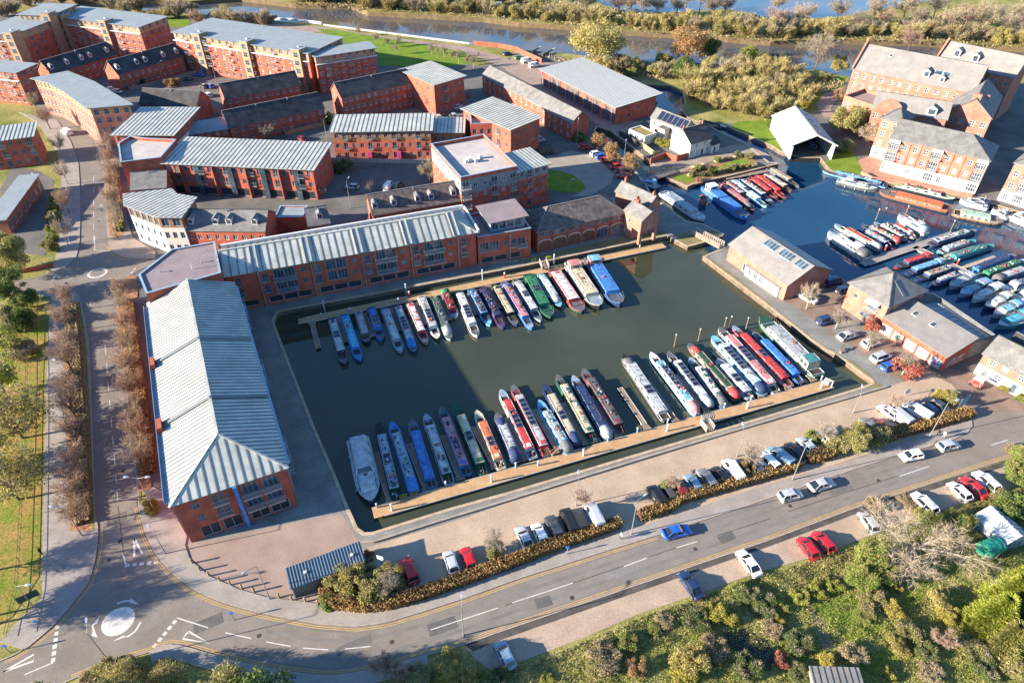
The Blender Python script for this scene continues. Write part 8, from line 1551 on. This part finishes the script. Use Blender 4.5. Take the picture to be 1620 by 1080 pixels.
# lock gates
for lab, a, b in (('black and white lock gate beam by the boathouse lawn', q(3, 1180, 745), q(3, 1340, 790)), ('black and white lock gate beam at the river lock', q(3, 225, 350), q(3, 300, 310)), ('second lock gate beam at the river lock', q(3, 160, 330), q(3, 215, 300))):
    A, B = G(a), G(b); o = thing('lock_gate', lab, 'lock gate', (A.x, A.y, 0), math.atan2((B - A).y, (B - A).x)); L = (B - A).length; mb = MB(); mb.box(0, -.22, .7, L * .8, .22, 1.1); mb.build('balance_beam', paint((.03, .03, .03)), o); mb = MB(); mb.box(L * .8, -.25, .68, L, .25, 1.12); mb.build('white_end', WHITEP, o); mb = MB(); mb.box(0, -.12, -1.5, L * .5, .12, .7); mb.build('gate_leaf', DECKD, o)
def wall_thing(label, pts, h, t, m, name='garden_wall', cat='wall', cap=None):
    P = gl(*pts); o = thing(name, label, cat, (P[0].x, P[0].y, 0)); b = P[0]
    for i in range(len(P) - 1):
        mb = MB(); mb.obox(P[i] - b, P[i + 1] - b, t, h); mb.build('wall_section', m, o)
        if cap: mb = MB(); mb.obox(P[i] - b, P[i + 1] - b, t + .1, .1, lift=h); mb.build('coping', cap, o)
    return o
wall_thing('red brick wall between the wharf car park and the river lock', qs(2, 1350, 275, 1500, 290, 1620, 315) + qs(3, 80, 320, 220, 385), 1.6, .4, BRICK, cap=BRICK2)
wall_thing('brick wall of the lock cottage yard', qs(3, 880, 1000, 970, 965, 1040, 985, 1110, 965), 1.8, .3, BRICK)
wall_thing('dark board fence beside the lock arm', qs(3, 690, 825, 780, 880, 830, 900), 1.8, .12, mat('dark_fence', (.06, .055, .05), .9, var=.2), 'fence', 'fence')
wall_thing('trellis fence of the cottage garden by the lock arm', qs(3, 830, 900, 910, 960, 940, 950), 1.7, .1, mat('green_trellis', (.24, .25, .14), .9, var=.3), 'fence', 'fence')
wall_thing('board fence of the terrace back gardens', qs(2, 200, 830, 430, 770), 1.5, .12, mat('fence_brown', (.34, .20, .11), .9, var=.2), 'fence', 'fence')
wall_thing('stone wall round the far terrace gardens', qs(1, 740, 525, 800, 555, 1000, 510, 1210, 450), 1.4, .25, mat('fence_grey', (.24, .21, .18), .9, var=.2), 'garden_wall', 'wall')
wall_thing('low red brick wall at the left junction corner', qs(5, 125, 665, 330, 625), 1.0, .3, BRICK)
wall_thing('low stone wall of the middle courtyard', qs(2, 440, 985, 1110, 1000), 1.2, .3, mat('pale_wall', (.42, .35, .29), .9, var=.15))
wall_thing('grey railing of the riverside promenade', qs(2, 430, 158, 760, 200, 1320, 272, 1420, 270), .8, .05, mat('galv_rail', (.35, .35, .35), .5, var=.1), 'railing', 'railing')
wall_thing('white railed landing stage on the river', qs(2, 100, 120, 250, 128, 420, 150), 1.1, .5, FRAMEW, 'landing_stage', 'railing')
wall_thing('low concrete kerb wall along the south quay', qs(14, 640, 228, 740, 222, 1100, 108, 1440, 5) + qs(11, 0, 1015, 900, 735, 1620, 520) + qs(12, 430, 420, 780, 318), .35, .35, mat('kerb_wall', (.30, .25, .20), .9, var=.15), 'kerb_wall', 'wall')
wall_thing('long retaining edge on the shaded west quay', qs(6, 700, 690, 1010, 645, 1620, 590), .3, .3, PAVE, 'quay_edge', 'wall')
# park railings at left
fz = MB(); P = gl((47, 470), (45, 600), (40, 740), (33, 880), (28, 940), (12, 1010)); base = P[0]; o = thing('park_railing', 'thin dark park railing along the footpath verge', 'railing', (base.x, base.y, 0)); rp_ = resample(P, 2.2)
for i in range(len(rp_) - 1):
    mb = MB(); mb.tube(rp_[i] - base, rp_[i] - base + Vector((0, 0, 1.3)), .03, .03, 5); mb.build('rail_post', mat('iron_rail', (.06, .055, .055)), o)
for zz in (.5, 1.2):
    mb = MB()
    for i in range(len(P) - 1): mb.obox(P[i] - base + Vector((0, 0, zz)), P[i + 1] - base + Vector((0, 0, zz)), .04, .04)
    mb.build('rail', mat('iron_rail', (.06, .055, .055)), o)
# signs
def sign(label, base, w, h, z, m, az, legs=2, name='sign'):
    g = G(base); o = thing(name, label, 'sign', (g.x, g.y, 0), az)
    for x in ((-w * .4, w * .4) if legs == 2 else (0,)): mb = MB(); mb.tube((x, 0, 0), (x, 0, z + h), .05, .05, 6); mb.build('leg', LAMPP, o)
    mb = MB(); mb.box(-w / 2, -.08, z, w / 2, -.05, z + h); mb.build('panel', m, o); return o
sg = sign('blue and white notice board on posts at the car park entrance', q(12, 1225, 455), 2.4, 2.0, 1.2, paint((.02, .17, .30)), .5)
for k in range(3): mb = MB(); mb.box(-1.0, -.10, 1.45 + k * .55, 1.0, -.082, 1.62 + k * .55); mb.build('lettering_strip', FRAMEW, sg)
sign('dark direction sign on the left verge by the roundabout', q(13, 200, 590), 2.6, 1.3, 1.0, paint((.02, .07, .05)), .6)
sign('white car park sign beside the container shed', q(14, 790, 375), 1.0, 1.0, 2.0, FRAMEW, -.3, 1)
sign('white notice on a post above the car park', q(12, 895, 370), 1.1, 1.1, .6, FRAMEW, .3, 1)
sign('white hoarding on the meadow beyond the river', q(2, 1500, 60), 3.0, 3.2, .5, FRAMEW, 0)
for v, x, y, l in ((13, 1428, 695, 'kerb by the bend'), (5, 425, 765, 'junction pavement tip'), (13, 250, 745, 'left pavement near the roundabout'), (13, 62, 895, 'lower left pavement'), (15, 375, 295, 'pavement below the long hedge')):
    g = G(q(v, x, y)); o = thing('traffic_bollard', 'round blue keep-left bollard on the %s' % l, 'bollard', (g.x, g.y, 0)); mb = MB(); mb.tube((0, 0, 0), (0, 0, 1.5), .06, .06, 6); mb.build('post', LAMPP, o); mb = MB(); mb.tube((0, -.04, 1.75), (0, .04, 1.75), .3, .3, 14); mb.build('disc', paint((.02, .12, .5)), o)
# greenhouse, water tank, allotment sheds
A = G(q(16, 1395, 195)); B_ = G(q(16, 1530, 290)); 
b = Building('greenhouse', 'aluminium greenhouse with white ribs at the right edge', q(16, 1500, 240), q(16, 1660, 190), None, 2.0, D=5.5, cat='greenhouse')
b.row('f', .3, 5, .8, 1.5, 'w1'); b.walls(GLASSL if False else mat('greenhouse_glass', (.35, .38, .40), .15, var=.2)); b.roof('gable', 1.4, mat('greenhouse_glass', (.35, .38, .40)), .1, axis='y', ridge=False); b.done()
for k in range(7):
    for f in (0, 1):
        p0, e, u = b.on_roof(k * b.D / 6.2 - .3, 0.02, f); p1, _, _ = b.on_roof(k * b.D / 6.2 - .3, .98, f); mb = MB(); mb.obox(p0, p1, .09, .07, up=e.cross(u)); mb.build('glazing_bar', FRAMEW, b.roof_o)
g = G(q(16, 1395, 285)); o = thing('water_tank', 'big round green water tank beside the greenhouse', 'tank', (g.x, g.y, 0), .4); mb = MB(); rr = []
for x, r in ((-1.6, .2), (-1.6, 1.15), (-1.5, 1.25), (1.5, 1.25), (1.6, 1.15), (1.6, .2)): rr.append([(x, r * math.cos(i * math.pi / 14), 1.3 + r * math.sin(i * math.pi / 14)) for i in range(28)])
mb.loft(rr); mb.build('shell', paint((.02, .24, .16)), o, smooth=True)
for x in (-1.2, -.4, .4, 1.2):
    mb = MB(); r2 = [[(x + dx, 1.29 * math.cos(i * math.pi / 14), 1.3 + 1.29 * math.sin(i * math.pi / 14)) for i in range(28)] for dx in (-.05, .05)]; mb.loft(r2); mb.build('hoop', paint((.02, .30, .20)), o)
for x in (-1, 1): mb = MB(); mb.box(x - .2, -1, 0, x + .2, 1, .4); mb.build('cradle', DECKD, o)
b = Building('allotment_shed', 'grey slatted shed roof at the bottom edge', q(16, 345, 1085), q(16, 635, 1095), q(16, 590, 1000), 2.2, cat='shed'); b.walls(mat('shed_boards', (.24, .21, .17), .9, var=.2)); b.roof('mono', .3, mat('shed_slats', (.19, .18, .165), .85, var=.2), .2, seam=.75, rib=.14); b.done()
# bench, bins, planters
for i, (v, x, y, l) in enumerate(((12, 510, 100, 'east quay path'), (24, 530, 830, 'south pontoon beside the grey covered boat'))):
    g = G(q(v, x, y)); o = thing('bench', 'dark timber bench on the %s' % l, 'bench', (g.x, g.y, 0 if v == 12 else -.5), .75); 
    for z_, y0, nm in ((.42, -.25, 'seat'), (.75, .22, 'backrest')): mb = MB(); mb.box(-.9, y0, z_, .9, y0 + (.45 if nm == 'seat' else .06), z_ + (.06 if nm == 'seat' else .35)); mb.build(nm, DECKD, o)
    for x_ in (-.75, .75): mb = MB(); mb.box(x_ - .05, -.2, 0, x_ + .05, .25, .42); mb.build('leg', DECKD, o)
for i, (v, x, y) in enumerate(((23, 530, 900), (23, 620, 880), (22, 560, 180), (22, 690, 160))):
    g = G(q(v, x, y), -.5 if v == 23 else 0); o = thing('flower_planter', 'planter box of flowers, %s along the pontoon edges' % ORD[i], 'planter', (g.x, g.y, g.z), .3, 'flower planters'); mb = MB(); mb.box(-.6, -.25, 0, .6, .25, .4); mb.build('box', DECKD, o); V = leaves([((x_, 0, .5), .28) for x_ in (-.4, 0, .4)], 160, .16, rng); link('flowers', np_mesh('flowers', V, 4, LM['yellow' if i % 2 else 'lime']), o)
for i, (v, x, y) in enumerate(((26, 720, 45), (26, 640, 70), (26, 555, 85), (26, 440, 120), (26, 360, 140), (26, 330, 205))):
    g = G(q(v, x, y)); o = thing('garden_boulder', 'pale boulder, %s from the right along the garden path' % ORD[i], 'boulder', (g.x, g.y, 0), i, 'garden path boulders'); bm = bmesh.new(); bmesh.ops.create_icosphere(bm, subdivisions=2, radius=.7); 
    for vv in bm.verts: vv.co *= 1 + .2 * math.sin(vv.co.x * 5 + i) * math.cos(vv.co.y * 4); vv.co.z = max(-.2, vv.co.z * .75)
    me = bpy.data.meshes.new('rock'); bm.to_mesh(me); bm.free(); me.materials.append(mat('sandstone', (.45, .33, .2), .9, var=.2)); link('rock', me, o, (0, 0, .2))
# people: one continuous skinned body each
def person(label, px, az, top, legs, stride=.18):
    g = G(px); o = thing('person', label, 'person', (g.x, g.y, .13), az); J = [(0, 0, .95), (0, 0, 1.2), (0, .01, 1.42), (0, .01, 1.52), (0, .02, 1.66), (0, .02, 1.76), (.20, 0, 1.38), (.25, .05, 1.1), (.23, .14, .88), (-.20, 0, 1.38), (-.25, -.05, 1.1), (-.23, .05, .88), (.1, 0, .9), (.1, stride, .5), (.1, stride * .5, .09), (.1, stride * .5 + .16, .05), (-.1, 0, .9), (-.1, -stride * .3, .5), (-.1, -stride, .1), (-.1, -stride + .15, .06)]
    E = [(0, 1), (1, 2), (2, 3), (3, 4), (4, 5), (2, 6), (6, 7), (7, 8), (2, 9), (9, 10), (10, 11), (0, 12), (12, 13), (13, 14), (14, 15), (0, 16), (16, 17), (17, 18), (18, 19)]
    Rr = [(.16, .12), (.16, .12), (.17, .11), (.06, .06), (.10, .11), (.08, .09), (.07, .07), (.055, .055), (.04, .04), (.07, .07), (.055, .055), (.04, .04), (.10, .10), (.07, .07), (.05, .05), (.045, .04), (.10, .10), (.07, .07), (.05, .05), (.045, .04)]
    me = bpy.data.meshes.new('body'); me.from_pydata(J, E, []); t = bpy.data.objects.new('tmp', me); COL.objects.link(t); md = t.modifiers.new('s', 'SKIN'); 
    for i, r in enumerate(Rr): me.skin_vertices[0].data[i].radius = r
    me.skin_vertices[0].data[0].use_root = True; sb = t.modifiers.new('u', 'SUBSURF'); sb.levels = 1; dg = bpy.context.evaluated_depsgraph_get(); m2 = bpy.data.meshes.new_from_object(t.evaluated_get(dg)); bpy.data.objects.remove(t)
    m2.materials.clear(); m2.materials.append(paint(top, .8)); m2.materials.append(paint(legs, .8)); m2.materials.append(mat('skin', (.45, .27, .19), .6, var=.05)); m2.materials.append(mat('hair', (.04, .03, .025), .8, var=.1))
    for p in m2.polygons: z = p.center.z; p.material_index = 2 if z > 1.5 and p.center.y > .0 and z < 1.72 else (3 if z > 1.5 else (1 if z < .95 else 0)); p.use_smooth = True
    link('body', m2, o); return o
person('person in a pale coat walking on the pavement by the hedge gap', q(15, 703, 205), 1.9, (.45, .40, .38), (.05, .06, .10)); person('person in dark clothes walking before the car park entrance', q(12, 1092, 615), 1.9, (.03, .03, .04), (.03, .03, .05)); person('person in a pink top beside the one in dark clothes', q(12, 1122, 632), 1.9, (.5, .30, .28), (.20, .22, .3)); person('person in black on the left footpath', q(13, 265, 300), 1.4, (.02, .02, .025), (.02, .02, .03)); person('person walking on the pavement by the curved block', q(1, 470, 755), 2.4, (.05, .06, .12), (.03, .03, .04)); person('person in black on the riverside path', q(2, 1380, 345), .5, (.02, .02, .02), (.03, .03, .04))
# market umbrella and tables at the restaurant, refuse skip, swan
g = G(q(3, 222, 480)); o = thing('parasol', 'red and white parasol on the restaurant terrace', 'parasol', (g.x, g.y, 0)); mb = MB(); mb.tube((0, 0, 0), (0, 0, 2.6), .04); mb.build('pole', FRAMEW, o); mb = MB(); mb.tube((0, 0, 2.1), (0, 0, 2.9), 1.7, .05, 8); mb.build('canopy', paint((.55, .10, .14)), o)
g = G(q(3, 720, 740)); o = thing('refuse_bin', 'green wheeled bin beside the restaurant end wall', 'bin', (g.x, g.y, 0), .5); mb = MB(); mb.loft([[(-.6, -.5, .15), (.6, -.5, .15), (.6, .5, .15), (-.6, .5, .15)], [(-.7, -.6, 1.2), (.7, -.6, 1.2), (.7, .6, 1.2), (-.7, .6, 1.2)]]); mb.build('tub', paint((.02, .12, .05)), o); mb = MB(); mb.box(-.75, -.65, 1.2, .75, .65, 1.3); mb.build('lid', paint((.02, .10, .04)), o)
g = G(q(12, 1320, 310)); o = thing('buggy', 'small red and white buggy parked outside the cottages', 'vehicle', (g.x, g.y, .03), .6)
mb = MB(); mb.loft([[(-.6, -1.1, .35), (.6, -1.1, .35), (.6, -1.1, .8), (-.6, -1.1, .8)], [(-.65, 1.1, .35), (.65, 1.1, .35), (.6, 1.1, .7), (-.6, 1.1, .7)]]); mb.build('body', paint((.55, .10, .08)), o); mb = MB(); mb.box(-.6, -.9, 1.7, .6, .7, 1.78); mb.build('roof', FRAMEW, o)
for x in (-.55, .55):
    for y in (-.8, .65): mb = MB(); mb.tube((x, y, .7), (x, y, 1.7), .03); mb.build('roof_post', FRAMEW, o); link('wheel', wheel_mesh()[0], o, (x * 1.05, y, .325))
